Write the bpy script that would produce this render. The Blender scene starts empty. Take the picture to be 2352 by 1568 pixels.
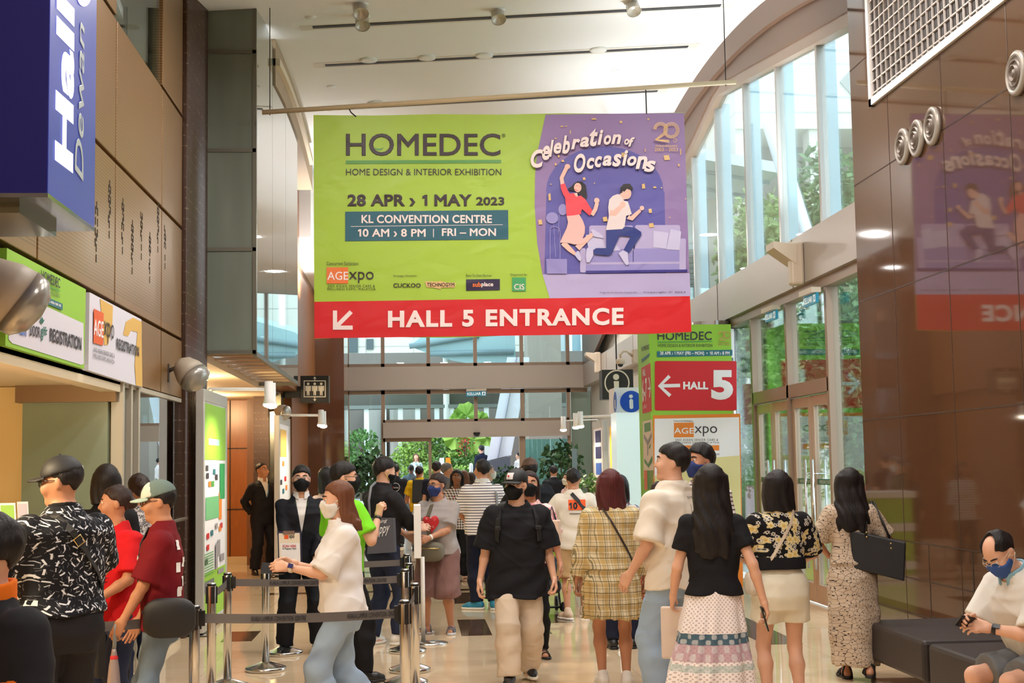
import bpy, bmesh, math, random
import numpy as np
from mathutils import Vector, Matrix

SC = bpy.context.scene
COL = SC.collection
random.seed(7)

# ---------------------------------------------------------------- camera
F_PX, CAM_H = 3238.0, 1.72
YAW, PITCH, ROLL = 0.07025686, 0.08681359, -0.01594937
_cy, _sy = math.cos(YAW), math.sin(YAW)
CF = np.array([_sy*math.cos(PITCH), _cy*math.cos(PITCH), math.sin(PITCH)])
_r0 = np.array([_cy, -_sy, 0.0]); _u0 = np.cross(_r0, CF)
CR = _r0*math.cos(ROLL)+_u0*math.sin(ROLL)
CU = _u0*math.cos(ROLL)-_r0*math.sin(ROLL)
CC = np.array([0, 0, CAM_H])
cam_d = bpy.data.cameras.new('camera')
cam_d.sensor_width = 36.0
cam_d.lens = F_PX/2352*36.0
cam_d.clip_start, cam_d.clip_end = 0.1, 400
cam = bpy.data.objects.new('camera', cam_d); COL.objects.link(cam)
cam.matrix_world = Matrix(((CR[0], CU[0], -CF[0], 0), (CR[1], CU[1], -CF[1], 0), (CR[2], CU[2], -CF[2], CAM_H), (0, 0, 0, 1)))
SC.camera = cam

# ---------------------------------------------------------------- world, sun, exposure
SC.view_settings.view_transform = 'Standard'
SC.view_settings.look = 'None'
SC.view_settings.gamma = 1.0
SC.view_settings.use_curve_mapping = False
SC.view_settings.exposure = 0.38
w = bpy.data.worlds.new('sky'); SC.world = w; w.use_nodes = True
nt = w.node_tree; nt.nodes.clear()
bg = nt.nodes.new('ShaderNodeBackground'); wo = nt.nodes.new('ShaderNodeOutputWorld')
tc = nt.nodes.new('ShaderNodeTexCoord'); sp = nt.nodes.new('ShaderNodeSeparateXYZ'); rp = nt.nodes.new('ShaderNodeValToRGB')
nt.links.new(tc.outputs['Generated'], sp.inputs[0]); nt.links.new(sp.outputs['Z'], rp.inputs[0])
rp.color_ramp.elements[0].position = 0.0; rp.color_ramp.elements[0].color = (0.86, 0.93, 1.0, 1)
rp.color_ramp.elements[1].position = 0.6; rp.color_ramp.elements[1].color = (0.72, 0.86, 1.0, 1)
nt.links.new(rp.outputs[0], bg.inputs[0]); bg.inputs[1].default_value = 2.8
nt.links.new(bg.outputs[0], wo.inputs[0])
SC.cycles.max_bounces = 8
SC.cycles.transparent_max_bounces = 16
SC.cycles.caustics_reflective = False
SC.cycles.caustics_refractive = False
SC.cycles.sample_clamp_indirect = 6.0
SC.cycles.use_denoising = True

def disk_light(name, loc, size, power, color=(1, 0.955, 0.91)):
    d = bpy.data.lights.new(name, 'AREA'); d.energy = power; d.color = color
    d.shape = 'DISK'; d.size = size
    o = bpy.data.objects.new(name, d); COL.objects.link(o); o.location = loc
    return o
# the hall's round ceiling lamps: rows in the ceiling nearer than the frame shows, and beyond the banner
for y in (-2.0, 2.0, 6.0, 10.0, 13.0):
    for x in (-0.6, 1.4, 3.4): disk_light('ceiling_lamp', (x, y, 6.42), 0.34, 34 if y < 5 else 56)
for y in (28.0, 33.0):
    for x in (-0.4, 1.6, 3.6): disk_light('ceiling_lamp', (x, y, 6.3), 0.34, 64)
# first uplight is the wedge lamp's; the rest are added to brighten the vault
for x, y, rx in ((4.0, 17.1, -0.30), (4.0, 21.5, -0.30), (4.0, 26.0, -0.30), (4.0, 31.0, -0.30), (-1.6, 25.5, 0.30), (-1.5, 31.0, 0.30)):
    d = bpy.data.lights.new('uplight', 'SPOT'); d.energy = 340; d.color = (0.96, 0.98, 1); d.spot_size = 2.5; d.spot_blend = 0.9; d.shadow_soft_size = 0.12
    o = bpy.data.objects.new('uplight', d); COL.objects.link(o); o.location = (x, y, 4.75); o.rotation_euler = (math.pi, -rx, 0)
sun_d = bpy.data.lights.new('sun', 'SUN'); sun_d.energy = 1.2; sun_d.angle = 0.35; sun_d.color = (1, 0.97, 0.92)
sun = bpy.data.objects.new('sun', sun_d); COL.objects.link(sun)
sun.rotation_euler = (math.radians(28), math.radians(24), 0)
# ---------------------------------------------------------------- pixel rays -> real places (photo frame 2352 x 1568)
def ray(px, py): return CR*(px-1176)/F_PX-CU*(py-784)/F_PX+CF
def atZ(px, py, z=0.0):
    d = ray(px, py); return CC+d*(z-CAM_H)/d[2]
def atX(px, py, x):
    d = ray(px, py); return CC+d*x/d[0]
def atY(px, py, y):
    d = ray(px, py); return CC+d*y/d[1]
def planeX(x): return lambda px, py: atX(px, py, x)
def planeY(y): return lambda px, py: atY(px, py, y)
def pt_plane(o, n):
    o = np.array(o, float); n = np.array(n, float)
    def g(px, py):
        d = ray(px, py); return CC+d*((o-CC)@n)/(d@n)
    return g

# ---------------------------------------------------------------- objects
def link(name, mesh, mat=None, parent=None):
    o = bpy.data.objects.new(name, mesh); COL.objects.link(o)
    if mat is not None and not mesh.materials: mesh.materials.append(mat)
    if parent is not None:
        o.parent = parent
        o.matrix_parent_inverse = Matrix.Identity(4) if parent.get('_loc') else Matrix.Translation(-Vector(parent.location))
    return o
def tag(o, label, cat, group=None, kind=None):
    o['label'] = label; o['category'] = cat
    if group: o['group'] = group
    if kind: o['kind'] = kind
    return o
def thing(name, label, cat, loc=(0, 0, 0), group=None):
    o = bpy.data.objects.new(name, None); COL.objects.link(o); o.location = loc; o.empty_display_size = 0.1
    return tag(o, label, cat, group)
def dup(root, label, delta):
    r = root.copy(); COL.objects.link(r); r.location = Vector(root.location)+Vector(delta); r['label'] = label
    for ch in root.children:
        c = ch.copy(); COL.objects.link(c); c.parent = r; c.matrix_parent_inverse = ch.matrix_parent_inverse.copy()
        for g in ch.children:
            e = g.copy(); COL.objects.link(e); e.parent = c; e.matrix_parent_inverse = g.matrix_parent_inverse.copy()
    return r

class MB:
    """collects shapes in world coordinates, links them as one mesh object"""
    def __init__(s): s.v = []; s.f = []; s.smooth = set()
    def add(s, vs, fs, smooth=False):
        b = len(s.v); s.v += [tuple(map(float, p)) for p in vs]
        for f in fs:
            if smooth: s.smooth.add(len(s.f))
            s.f.append(tuple(b+i for i in f))
        return s
    def box(s, lo, hi, bev=0.0):
        lo = np.array(lo, float); hi = np.array(hi, float)
        if bev <= 0:
            v = [(x, y, z) for x in (lo[0], hi[0]) for y in (lo[1], hi[1]) for z in (lo[2], hi[2])]
            return s.add(v, [(0, 1, 3, 2), (4, 6, 7, 5), (0, 4, 5, 1), (2, 3, 7, 6), (0, 2, 6, 4), (1, 5, 7, 3)])
        bm = bmesh.new(); bmesh.ops.create_cube(bm, size=1.0)
        c = (lo+hi)/2; d = hi-lo
        for vv in bm.verts: vv.co = Vector((c[0]+vv.co.x*d[0], c[1]+vv.co.y*d[1], c[2]+vv.co.z*d[2]))
        bmesh.ops.bevel(bm, geom=bm.edges[:], offset=min(bev, d.min()*0.45), segments=2, affect='EDGES', profile=0.5)
        bm.verts.index_update(); s.add([p.co[:] for p in bm.verts], [[p.index for p in f.verts] for f in bm.faces]); bm.free()
        return s
    def obox(s, c, ax, ay, az, hx, hy, hz):
        c, ax, ay, az = [np.array(q, float) for q in (c, ax, ay, az)]
        v = [c+ax*hx*i+ay*hy*j+az*hz*k for i in (-1, 1) for j in (-1, 1) for k in (-1, 1)]
        return s.add(v, [(0, 1, 3, 2), (4, 6, 7, 5), (0, 4, 5, 1), (2, 3, 7, 6), (0, 2, 6, 4), (1, 5, 7, 3)])
    def tube(s, pts, r, n=10, closed=False):
        pts = [np.array(p, float) for p in pts]; m = len(pts)
        rs = r if hasattr(r, '__len__') else [r]*m
        vs = []; up = None
        for i, p in enumerate(pts):
            a = pts[(i-1) % m] if (i > 0 or closed) else p; b = pts[(i+1) % m] if (i < m-1 or closed) else p
            t = b-a; t /= (np.linalg.norm(t)+1e-9)
            if up is None:
                up = np.array([0, 0, 1.0]) if abs(t[2]) < 0.9 else np.array([1.0, 0, 0])
            u = np.cross(t, up); u /= (np.linalg.norm(u)+1e-9); up = np.cross(u, t)
            for k in range(n):
                q = 2*math.pi*k/n; vs.append(p+(u*math.cos(q)+up*math.sin(q))*rs[i])
        fs = []
        for i in range(m if closed else m-1):
            for k in range(n):
                j = (i+1) % m; fs.append((i*n+k, i*n+(k+1) % n, j*n+(k+1) % n, j*n+k))
        s.add(vs, fs, True)
        if not closed:
            b = len(s.v)-len(vs); s.f.append(tuple(b+k for k in range(n))[::-1]); s.f.append(tuple(b+(m-1)*n+k for k in range(n)))
        return s
    def lathe(s, c, prof, n=28, axis=(0, 0, 1)):
        c = np.array(c, float); ax = np.array(axis, float); ax /= np.linalg.norm(ax)
        u = np.cross(ax, [0, 0, 1.0] if abs(ax[2]) < 0.9 else [1.0, 0, 0]); u /= np.linalg.norm(u); w2 = np.cross(ax, u)
        vs = []; m = len(prof)
        for (r, z) in prof:
            for k in range(n):
                q = 2*math.pi*k/n; vs.append(c+ax*z+(u*math.cos(q)+w2*math.sin(q))*r)
        fs = [(i*n+k, i*n+(k+1) % n, (i+1)*n+(k+1) % n, (i+1)*n+k) for i in range(m-1) for k in range(n)]
        s.add(vs, fs, True)
        b = len(s.v)-len(vs)
        if prof[0][0] > 1e-4: s.f.append(tuple(b+k for k in range(n))[::-1])
        if prof[-1][0] > 1e-4: s.f.append(tuple(b+(m-1)*n+k for k in range(n)))
        return s
    def prism(s, poly, vec):
        """closed polygon of 3d points swept along vec"""
        p = [np.array(q, float) for q in poly]; v = np.array(vec, float); n = len(p)
        s.add(p+[q+v for q in p], [tuple(range(n))[::-1], tuple(range(n, 2*n))]+[(i, (i+1) % n, n+(i+1) % n, n+i) for i in range(n)])
        return s
    def grid(s, fn, nu, nv, smooth=True):
        vs = [fn(i/nu, j/nv) for j in range(nv+1) for i in range(nu+1)]
        s.add(vs, [(j*(nu+1)+i, j*(nu+1)+i+1, (j+1)*(nu+1)+i+1, (j+1)*(nu+1)+i) for j in range(nv) for i in range(nu)], smooth)
        return s
    def ball(s, c, r, nu=14, nv=9):
        c = np.array(c, float); r = np.array(r if hasattr(r, '__len__') else (r, r, r), float)
        vs = []
        for j in range(nv+1):
            t = math.pi*j/nv
            for i in range(nu):
                q = 2*math.pi*i/nu; vs.append(c+r*np.array([math.sin(t)*math.cos(q), math.sin(t)*math.sin(q), -math.cos(t)]))
        return s.add(vs, [(j*nu+i, j*nu+(i+1) % nu, (j+1)*nu+(i+1) % nu, (j+1)*nu+i) for j in range(nv) for i in range(nu)], True)
    def build(s, name, mat, parent=None, label=None):
        me = bpy.data.meshes.new(name); me.from_pydata(s.v, [], s.f)
        sm = np.zeros(len(me.polygons), bool)
        if s.smooth: sm[list(s.smooth)] = True
        me.polygons.foreach_set('use_smooth', sm); me.update()
        bm = bmesh.new(); bm.from_mesh(me); bmesh.ops.recalc_face_normals(bm, faces=bm.faces[:]); bm.to_mesh(me); bm.free()
        o = link(name, me, mat, parent)
        if label: o['label'] = label
        return o
def struct(name, mb, mat, parent=None):
    o = mb.build(name, mat, parent)
    if parent is None: o['kind'] = 'structure'
    return o

# ---------------------------------------------------------------- materials
class X:
    """a shader value with arithmetic"""
    def __init__(s, t, k): s.t = t; s.k = k
    def _m(s, op, *a, clamp=False):
        n = s.t.nodes.new('ShaderNodeMath'); n.operation = op; n.use_clamp = clamp
        for i, q in enumerate((s,)+a):
            if isinstance(q, X): s.t.links.new(q.k, n.inputs[i])
            else: n.inputs[i].default_value = float(q)
        return X(s.t, n.outputs[0])
    def __add__(s, o): return s._m('ADD', o)
    __radd__ = __add__
    def __sub__(s, o): return s._m('SUBTRACT', o)
    def __rsub__(s, o): return (s*-1.0)+o
    def __mul__(s, o): return s._m('MULTIPLY', o)
    __rmul__ = __mul__
    def __truediv__(s, o): return s._m('DIVIDE', o)
    def sin(s): return s._m('SINE')
    def frac(s): return s._m('FRACT')
    def floor(s): return s._m('FLOOR')
    def abs(s): return s._m('ABSOLUTE')
    def lt(s, o): return s._m('LESS_THAN', o)
    def gt(s, o): return s._m('GREATER_THAN', o)
    def max(s, o): return s._m('MAXIMUM', o)
    def min(s, o): return s._m('MINIMUM', o)
    def atan2(s, o): return s._m('ARCTAN2', o)
    def pow(s, o): return s._m('POWER', o)
    def clip(s): return s._m('ADD', 0.0, clamp=True)
class MT:
    def __init__(s, name):
        s.m = bpy.data.materials.new(name); s.m.use_nodes = True; s.t = s.m.node_tree
        s.b = s.t.nodes['Principled BSDF']
    def coord(s, which='Object'):
        tc = s.t.nodes.new('ShaderNodeTexCoord'); sp = s.t.nodes.new('ShaderNodeSeparateXYZ')
        s.t.links.new(tc.outputs[which], sp.inputs[0])
        return [X(s.t, sp.outputs[i]) for i in range(3)]
    def vec(s, x, y, z=0.0):
        n = s.t.nodes.new('ShaderNodeCombineXYZ')
        for i, q in enumerate((x, y, z)):
            if isinstance(q, X): s.t.links.new(q.k, n.inputs[i])
            else: n.inputs[i].default_value = q
        return n.outputs[0]
    def noise(s, scale, detail=3, vec=None, rough=0.55, dist=0.0):
        n = s.t.nodes.new('ShaderNodeTexNoise'); n.inputs['Scale'].default_value = scale; n.inputs['Detail'].default_value = detail
        n.inputs['Roughness'].default_value = rough; n.inputs['Distortion'].default_value = dist
        if vec is None:
            tc = s.t.nodes.new('ShaderNodeTexCoord'); vec = tc.outputs['Object']
        s.t.links.new(vec, n.inputs['Vector']); return X(s.t, n.outputs[0])
    def voronoi2(s, vec, feature='F1', rnd=1.0):
        n = s.t.nodes.new('ShaderNodeTexVoronoi'); n.voronoi_dimensions = '2D'; n.feature = feature; n.inputs['Scale'].default_value = 1.0
        n.inputs['Randomness'].default_value = rnd
        s.t.links.new(vec, n.inputs['Vector']); return n
    def mix(s, f, a, b):
        n = s.t.nodes.new('ShaderNodeMix'); n.data_type = 'RGBA'
        for i, q in ((0, f), (6, a), (7, b)):
            if isinstance(q, X): s.t.links.new(q.k, n.inputs[i])
            elif hasattr(q, 'is_linked'): s.t.links.new(q, n.inputs[i])
            elif i == 0: n.inputs[0].default_value = q
            else: n.inputs[i].default_value = (*q, 1)
        return n.outputs[2]
    def col(s, c):
        if hasattr(c, 'is_linked'): s.t.links.new(c, s.b.inputs['Base Color'])
        else: s.b.inputs['Base Color'].default_value = (*c, 1)
        return s
    def set(s, rough=0.6, metal=0.0, spec=0.5, **k):
        s.b.inputs['Roughness'].default_value = rough; s.b.inputs['Metallic'].default_value = metal
        s.b.inputs['Specular IOR Level'].default_value = spec
        return s
    def bump(s, x, strength=0.3, dist=0.01):
        n = s.t.nodes.new('ShaderNodeBump'); n.inputs['Strength'].default_value = strength; n.inputs['Distance'].default_value = dist
        s.t.links.new(x.k, n.inputs['Height']); s.t.links.new(n.outputs[0], s.b.inputs['Normal']); return s
    def emit(s, c, st):
        s.b.inputs['Emission Color'].default_value = (*c, 1); s.b.inputs['Emission Strength'].default_value = st; return s
def srgb(r, g, b):
    f = lambda c: (c/255/12.92) if c/255 <= 0.04045 else ((c/255+0.055)/1.055)**2.4
    return (f(r), f(g), f(b))
_mc = {}
def flat(name, rgb, rough=0.55, metal=0.0, spec=0.5, emit=0.0):
    k = (name, rgb, rough, metal)
    if k not in _mc:
        m = MT(name).col(srgb(*rgb)).set(rough, metal, spec)
        if emit: m.emit(srgb(*rgb), emit)
        _mc[k] = m.m
    return _mc[k]
def glass(name, tint=(0.9, 0.97, 0.96), refl=1.0, rough=0.0, ior=1.5):
    """a thin pane: what passes keeps its direction, the rest mirrors by Fresnel"""
    m = bpy.data.materials.new(name); m.use_nodes = True; t = m.node_tree; t.nodes.clear()
    tr = t.nodes.new('ShaderNodeBsdfTransparent'); tr.inputs[0].default_value = (*tint, 1)
    gl = t.nodes.new('ShaderNodeBsdfGlossy'); gl.inputs['Roughness'].default_value = rough; gl.inputs[0].default_value = (0.9, 0.97, 1, 1)
    fr = t.nodes.new('ShaderNodeFresnel'); fr.inputs[0].default_value = ior
    mu = t.nodes.new('ShaderNodeMath'); mu.operation = 'MULTIPLY'; mu.inputs[1].default_value = refl; mu.use_clamp = True
    mx = t.nodes.new('ShaderNodeMixShader'); out = t.nodes.new('ShaderNodeOutputMaterial')
    t.links.new(fr.outputs[0], mu.inputs[0]); t.links.new(mu.outputs[0], mx.inputs[0]); t.links.new(tr.outputs[0], mx.inputs[1]); t.links.new(gl.outputs[0], mx.inputs[2])
    t.links.new(mx.outputs[0], out.inputs[0]); return m

# ---------------------------------------------------------------- flat printing and lettering
def _glyphs(txt, bold=0.0, shear=0.0, space=1.0):
    """lettering outlines as flat faces in the unit em; heavier weights get a rim around each stroke"""
    cu = bpy.data.curves.new('t', 'FONT'); cu.body = txt; cu.size = 1.0; cu.shear = shear; cu.space_character = space+bold*1.2
    cu.resolution_u = 4; cu.bevel_depth = bold if bold > 0.004 else 0.0; cu.bevel_resolution = 0
    o = bpy.data.objects.new('t', cu); COL.objects.link(o)
    dg = bpy.context.evaluated_depsgraph_get(); me = bpy.data.meshes.new_from_object(o.evaluated_get(dg))
    bpy.data.objects.remove(o)
    co = np.array([p.co[:] for p in me.vertices]); f = [list(p.vertices) for p in me.polygons if np.mean([co[k][2] for k in p.vertices]) > -1e-6]
    bpy.data.meshes.remove(me)
    use = sorted({k for q in f for k in q}); mp = {k: i for i, k in enumerate(use)}; f = [[mp[k] for k in q] for q in f]; co = co[use]
    z = np.maximum(co[:, 2], 0)/(bold+1e-9)*0.0012 if bold > 0.004 else np.zeros(len(co))
    return co[:, :2].copy(), f, z
def glyphs(txt, bold=0.0, shear=0.0, space=1.0):
    if '1' not in txt:
        v, f, glyphs.z = _glyphs(txt, bold, shear, space); return v, f
    hgt = _glyphs('2')[0][:, 1].max(); V, F, Z, x, n = [], [], [], 0.0, 0; st = 0.085+bold*2; gap = 0.10*space+bold
    for part in [q for q in txt.replace('1', '|1|').split('|') if q]:
        if part == '1':      # a figure one with its flag
            v = np.array([(0.13, 0), (0.13+st, 0), (0.13+st, hgt), (0.16, hgt), (0.0, hgt*0.86), (0.0, hgt*0.86-st), (0.13, hgt*0.93-st)]); f = [[0, 1, 2, 3, 6], [3, 4, 5, 6]]; z = np.full(len(v), 0.0012 if bold > 0.004 else 0.0)
            v[:, 0] += v[:, 1]*shear*0.5
        else:
            x += 0.26*(len(part)-len(part.lstrip())); v, f, z = _glyphs(part.strip(), bold, shear, space) if part.strip() else (np.zeros((0, 2)), [], np.zeros(0))
            if len(v): v[:, 0] -= v[:, 0].min()
        if len(v):
            v = v.copy(); w_ = v[:, 0].max(); v[:, 0] += x; V.append(v); F += [[k+n for k in q] for q in f]; Z.append(z); n += len(v); x += w_+gap
        if part != '1': x += 0.26*(len(part)-len(part.rstrip()))
    glyphs.z = np.concatenate(Z); return np.concatenate(V), F
def letter(name, txt, quad, mat, parent, plane, off=0.004, bold=0.0, shear=0.0, space=1.0, wave=None, normal=None, flipcheck=True):
    """text fitted into a quad of photo pixels (TL,TR,BL,BR) lying on a real plane; quad may be (x0,y0,x1,y1)"""
    if len(quad) == 4 and not hasattr(quad[0], '__len__'):
        x0, y0, x1, y1 = quad; quad = ((x0, y0), (x1, y0), (x0, y1), (x1, y1))
    v, f = glyphs(txt, bold, shear, space=space)
    lo, hi = v.min(0), v.max(0); uv = (v-lo)/(hi-lo)
    tl, tr, bl, br = [plane(*q) for q in quad]
    P = np.array([(bl*(1-a)+br*a)*(1-b)+(tl*(1-a)+tr*a)*b for a, b in uv])
    n = np.cross(tr-tl, bl-tl); n /= np.linalg.norm(n)
    if n@(CC-tl) < 0: n = -n
    if wave: P = P+np.array([wave(p) for p in P])
    P = P+n*(off+glyphs.z[:, None])
    mb = MB(); mb.add(P, f); 
    if wave:
        return dice(mb, name, mat, parent, wave=None)
    return mb.build(name, mat, parent)
def dice(mb, name, mat, parent, wave=None): return mb.build(name, mat, parent)
def decal(name, polys, mat, parent, plane, off=0.003, thick=0.0, wave=None):
    """flat printed shapes given as polygons of photo pixels on a real plane"""
    mb = MB(); off -= 0.0002
    for poly in polys:
        off += 0.0002; P = [plane(*q) for q in poly]
        n = np.zeros(3)
        for i in range(len(P)): n += np.cross(P[i]-P[0], P[(i+1) % len(P)]-P[0])
        n /= (np.linalg.norm(n)+1e-12)
        if n@(CC-P[0]) < 0: n = -n
        if wave: P = [p+wave(p) for p in P]
        P = [p+n*off for p in P]
        if thick: mb.prism(P, -n*thick)
        else:
            bm = bmesh.new(); vs = [bm.verts.new(p) for p in P]
            try:
                fc = bm.faces.new(vs); fc.normal_update(); r = bmesh.ops.triangulate(bm, faces=[fc], ngon_method='EAR_CLIP')
            except Exception: pass
            bm.verts.index_update(); mb.add([q.co[:] for q in bm.verts], [[q.index for q in g.verts] for g in bm.faces]); bm.free()
    return mb.build(name, mat, parent)
def rect(x0, y0, x1, y1): return [(x0, y0), (x1, y0), (x1, y1), (x0, y1)]
def ell(cx, cy, rx, ry, n=24, a0=0, a1=2*math.pi):
    return [(cx+rx*math.cos(a0+(a1-a0)*i/n), cy+ry*math.sin(a0+(a1-a0)*i/n)) for i in range(n+(0 if abs(a1-a0-2*math.pi) < 1e-6 else 1))]
def stroke(pts, w):
    """a polyline of pixels thickened to a polygon"""
    L, R = [], []
    for i, p in enumerate(pts):
        a = pts[max(0, i-1)]; b = pts[min(len(pts)-1, i+1)]
        dx, dy = b[0]-a[0], b[1]-a[1]; l = math.hypot(dx, dy)+1e-9
        ww = w[i] if hasattr(w, '__len__') else w
        L.append((p[0]-dy/l*ww/2, p[1]+dx/l*ww/2)); R.append((p[0]+dy/l*ww/2, p[1]-dx/l*ww/2))
    return L+R[::-1]
def rrect(x0, y0, x1, y1, r):
    o = []
    for cx, cy, a in ((x1-r, y0+r, -90), (x1-r, y1-r, 0), (x0+r, y1-r, 90), (x0+r, y0+r, 180)):
        for k in range(5): o.append((cx+r*math.cos(math.radians(a+22.5*k)), cy+r*math.sin(math.radians(a+22.5*k))))
    return o
# ---------------------------------------------------------------- materials of the hall
def mat_floor():
    m = MT('polished_marble'); x, y, z = m.coord('Object')
    n = m.noise(1.3, 5, dist=1.2); n2 = m.noise(9, 4)
    base = m.mix(n, srgb(222, 194, 156), srgb(240, 218, 184))
    base = m.mix(n2*0.35, base, srgb(204, 168, 126))
    tl = ((x*(1/0.9)).floor()*1.7+(y*(1/0.9)).floor()*2.9).sin()*0.5+0.5
    base = m.mix(tl*0.22, base, srgb(238, 214, 184))
    jx = (x*(1/0.9)).frac(); jy = (y*(1/0.9)).frac()
    j = jx.lt(0.006).max(jy.lt(0.006))
    base = m.mix(j*0.5, base, srgb(150, 118, 88))
    return m.col(base).set(0.055, spec=0.62).m
def mat_brown_marble():
    m = MT('brown_marble'); x, y, z = m.coord('Object')
    n = m.noise(5, 6, m.vec(x*1.2, y*4.0), 0.7, 2.0)
    r = n._m('SUBTRACT', 0.52)*7.0
    return m.col(m.mix(r.clip(), srgb(84, 62, 46), srgb(150, 124, 98))).set(0.07, spec=0.6).m
def mat_perforated():
    m = MT('bronze_perforated_panel'); x, y, z = m.coord('Object')
    s = (z*38.0).frac().gt(0.62)*z.gt(3.14); n = m.noise(0.8, 2)
    c = m.mix(n, srgb(132, 98, 58), srgb(150, 112, 68))
    return m.col(m.mix(s*0.75, c, srgb(100, 74, 46))).set(0.34, 0.35, 0.5).m
def mat_ribbed():
    m = MT('dark_ribbed_cladding'); x, y, z = m.coord('Object')
    d = m.noise(1.0, 2, m.vec(x*40, y*40, z*9)); st = (z*9.0).frac().lt(0.12)*d.gt(0.55)
    return m.col(m.mix(st*0.5, srgb(74, 52, 40), srgb(150, 126, 104))).set(0.25, 0.3, 0.6).m
def mat_granite(a=(94, 66, 46), b=(68, 48, 33), rough=0.045):
    m = MT('polished_brown_granite'); n = m.noise(60, 5, rough=0.7); n2 = m.noise(1.1, 3)
    c = m.mix(n, srgb(*b), srgb(*a)); c = m.mix(n2*0.3, c, srgb(110, 74, 54))
    return m.col(c).set(rough, spec=0.75).m
def mat_wood(a=(150, 88, 34), b=(116, 62, 22)):
    m = MT('wood_veneer'); x, y, z = m.coord('Object')
    n = m.noise(3.0, 5, m.vec(x*6, y*6, z*0.7), 0.6, 1.0)
    return m.col(m.mix(n, srgb(*b), srgb(*a))).set(0.3, spec=0.5).m
def mat_frosted():
    m = MT('frosted_green_glass'); x, y, z = m.coord('Object')
    n = m.noise(0.9, 2, m.vec(x*3, y*3, z*0.5))
    return m.col(m.mix(n, srgb(96, 104, 94), srgb(140, 150, 138))).set(0.22, spec=0.55).m
M_FLOOR = mat_floor(); M_BROWN = mat_brown_marble(); M_PERF = mat_perforated(); M_RIB = mat_ribbed(); M_GRAN = mat_granite()
M_WOOD = mat_wood(); M_FROST = mat_frosted()
M_CEIL = flat('white_plaster', (244, 243, 242), 0.8, spec=0.2)
M_ALU = flat('grey_aluminium_cladding', (176, 166, 156), 0.4, 0.25)
M_FRAME = flat('bronze_window_frame', (156, 134, 116), 0.4, 0.3)
M_FRAMED = flat('dark_gap', (40, 32, 27), 0.6)
M_STEEL = flat('brushed_steel', (206, 204, 200), 0.2, 1.0)
M_BLACK = flat('black_plastic', (20, 20, 22), 0.4)
M_WHITE = flat('white_paint', (240, 238, 234), 0.45)
M_GLASS = glass('facade_glass', (0.93, 0.98, 0.98), 0.5)
M_GLASSG = glass('green_tinted_glass', (0.50, 0.70, 0.66), 1.6)
M_PANE = glass('clear_pane', (0.94, 0.98, 0.98), 0.6)
M_LAMP = flat('lamp_glow', (255, 240, 214), 0.5, emit=22.0)
XL, XW, XF, YF = -2.4, 4.53, 4.79, 38.8

# ---------------------------------------------------------------- floor, ceiling
f = MB(); f.box((-9, -6, -0.2), (XF, YF, 0)); struct('floor', f, M_FLOOR)
def hc(x, y):
    return max(7.72-(y-21.5)**2/62.0, 6.55)+0.06*(x-1.4)
c = MB()
def vault(x0, x1, y0, y1, nx, ny):
    c.grid(lambda u, v: (x0+(x1-x0)*u, y0+(y1-y0)*v, hc(x0+(x1-x0)*u, y0+(y1-y0)*v)), nx, ny)
    c.grid(lambda u, v: (x0+(x1-x0)*u, y0+(y1-y0)*v, hc(x0+(x1-x0)*u, y0+(y1-y0)*v)+0.25), nx, ny)
vault(-2.6, 4.62, -4, 18.4, 4, 40); vault(-1.78, 4.62, 18.4, YF, 4, 40)
c.grid(lambda u, v: (-2.6+0.82*u, 18.4, hc(-2.6+0.82*u, 18.4)+0.25*v), 4, 1)
struct('ceiling', c, M_CEIL)
# the white barrel bulkhead where the vault ends, behind the banner
b = MB(); prof = [(25.6, 7.4), (25.6, 5.9)]+[(25.6+0.45-0.45*math.cos(q), 5.9-0.5*math.sin(q)) for q in np.linspace(0, math.pi/2, 7)]+[(30, 5.4), (30, 7.4)]
b.prism([(-2.3, y, z) for y, z in prof], (0.46, 0, 0)); struct('trim_1', b, M_CEIL)
# left arch beam under the vault edge, with its lower bead
M_BEAM = flat('beige_beam_paint', (176, 152, 124), 0.6)
b = MB()
def ribbon(mb, x0, x1, dz0, dz1, y0, y1, n=24, bx=-1.78):
    P = []
    for i in range(n+1):
        y = y0+(y1-y0)*i/n; h = hc(bx, y); P.append([(x0, y, h+dz0), (x1, y, h+dz0), (x1, y, h+dz1), (x0, y, h+dz1)])
    vs = [q for r in P for q in r]; fs = []
    for i in range(n):
        for k in range(4): fs.append((i*4+k, i*4+(k+1) % 4, i*4+4+(k+1) % 4, i*4+4+k))
    fs += [(0, 1, 2, 3), tuple(n*4+k for k in range(4))]
    mb.add(vs, fs)
ribbon(b, -2.3, -1.78, -0.62, 0.2, 18.42, 25.2)
struct('trim_2', b, M_BEAM)
b = MB(); ribbon(b, -1.82, -1.72, -0.36, -0.26, 18.42, 24.6); struct('trim_3', b, flat('beige_bead', (224, 206, 178), 0.5))
# right bulkhead between vault and glazing head: two stepped fascias
def head(y):   # height of the glazing head on the right facade
    return 7.41-0.148*(21.0-y) if y < 21.0 else 7.41-0.19*(y-21.0)
M_FASC = flat('brown_fascia', (118, 90, 70), 0.45, 0.2)
b = MB()
for x0, x1, dz in ((4.60, 4.68, -0.34), (4.68, 4.76, -0.62)):
    n = 40; P = []
    for i in range(n+1):
        y = 13.9+(YF-13.9)*i/n; h = hc(4.6, y); hb = min(h-0.36, head(y)+0.06) if dz < -0.5 else h+dz
        P += [(x0, y, h+0.3), (x1, y, h+0.3), (x1, y, hb), (x0, y, hb)]
    fs = []
    for i in range(n):
        for k in range(4): fs.append((i*4+k, i*4+(k+1) % 4, i*4+4+(k+1) % 4, i*4+4+k))
    b.add(P, fs)
struct('trim_4', b, M_FASC)
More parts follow.
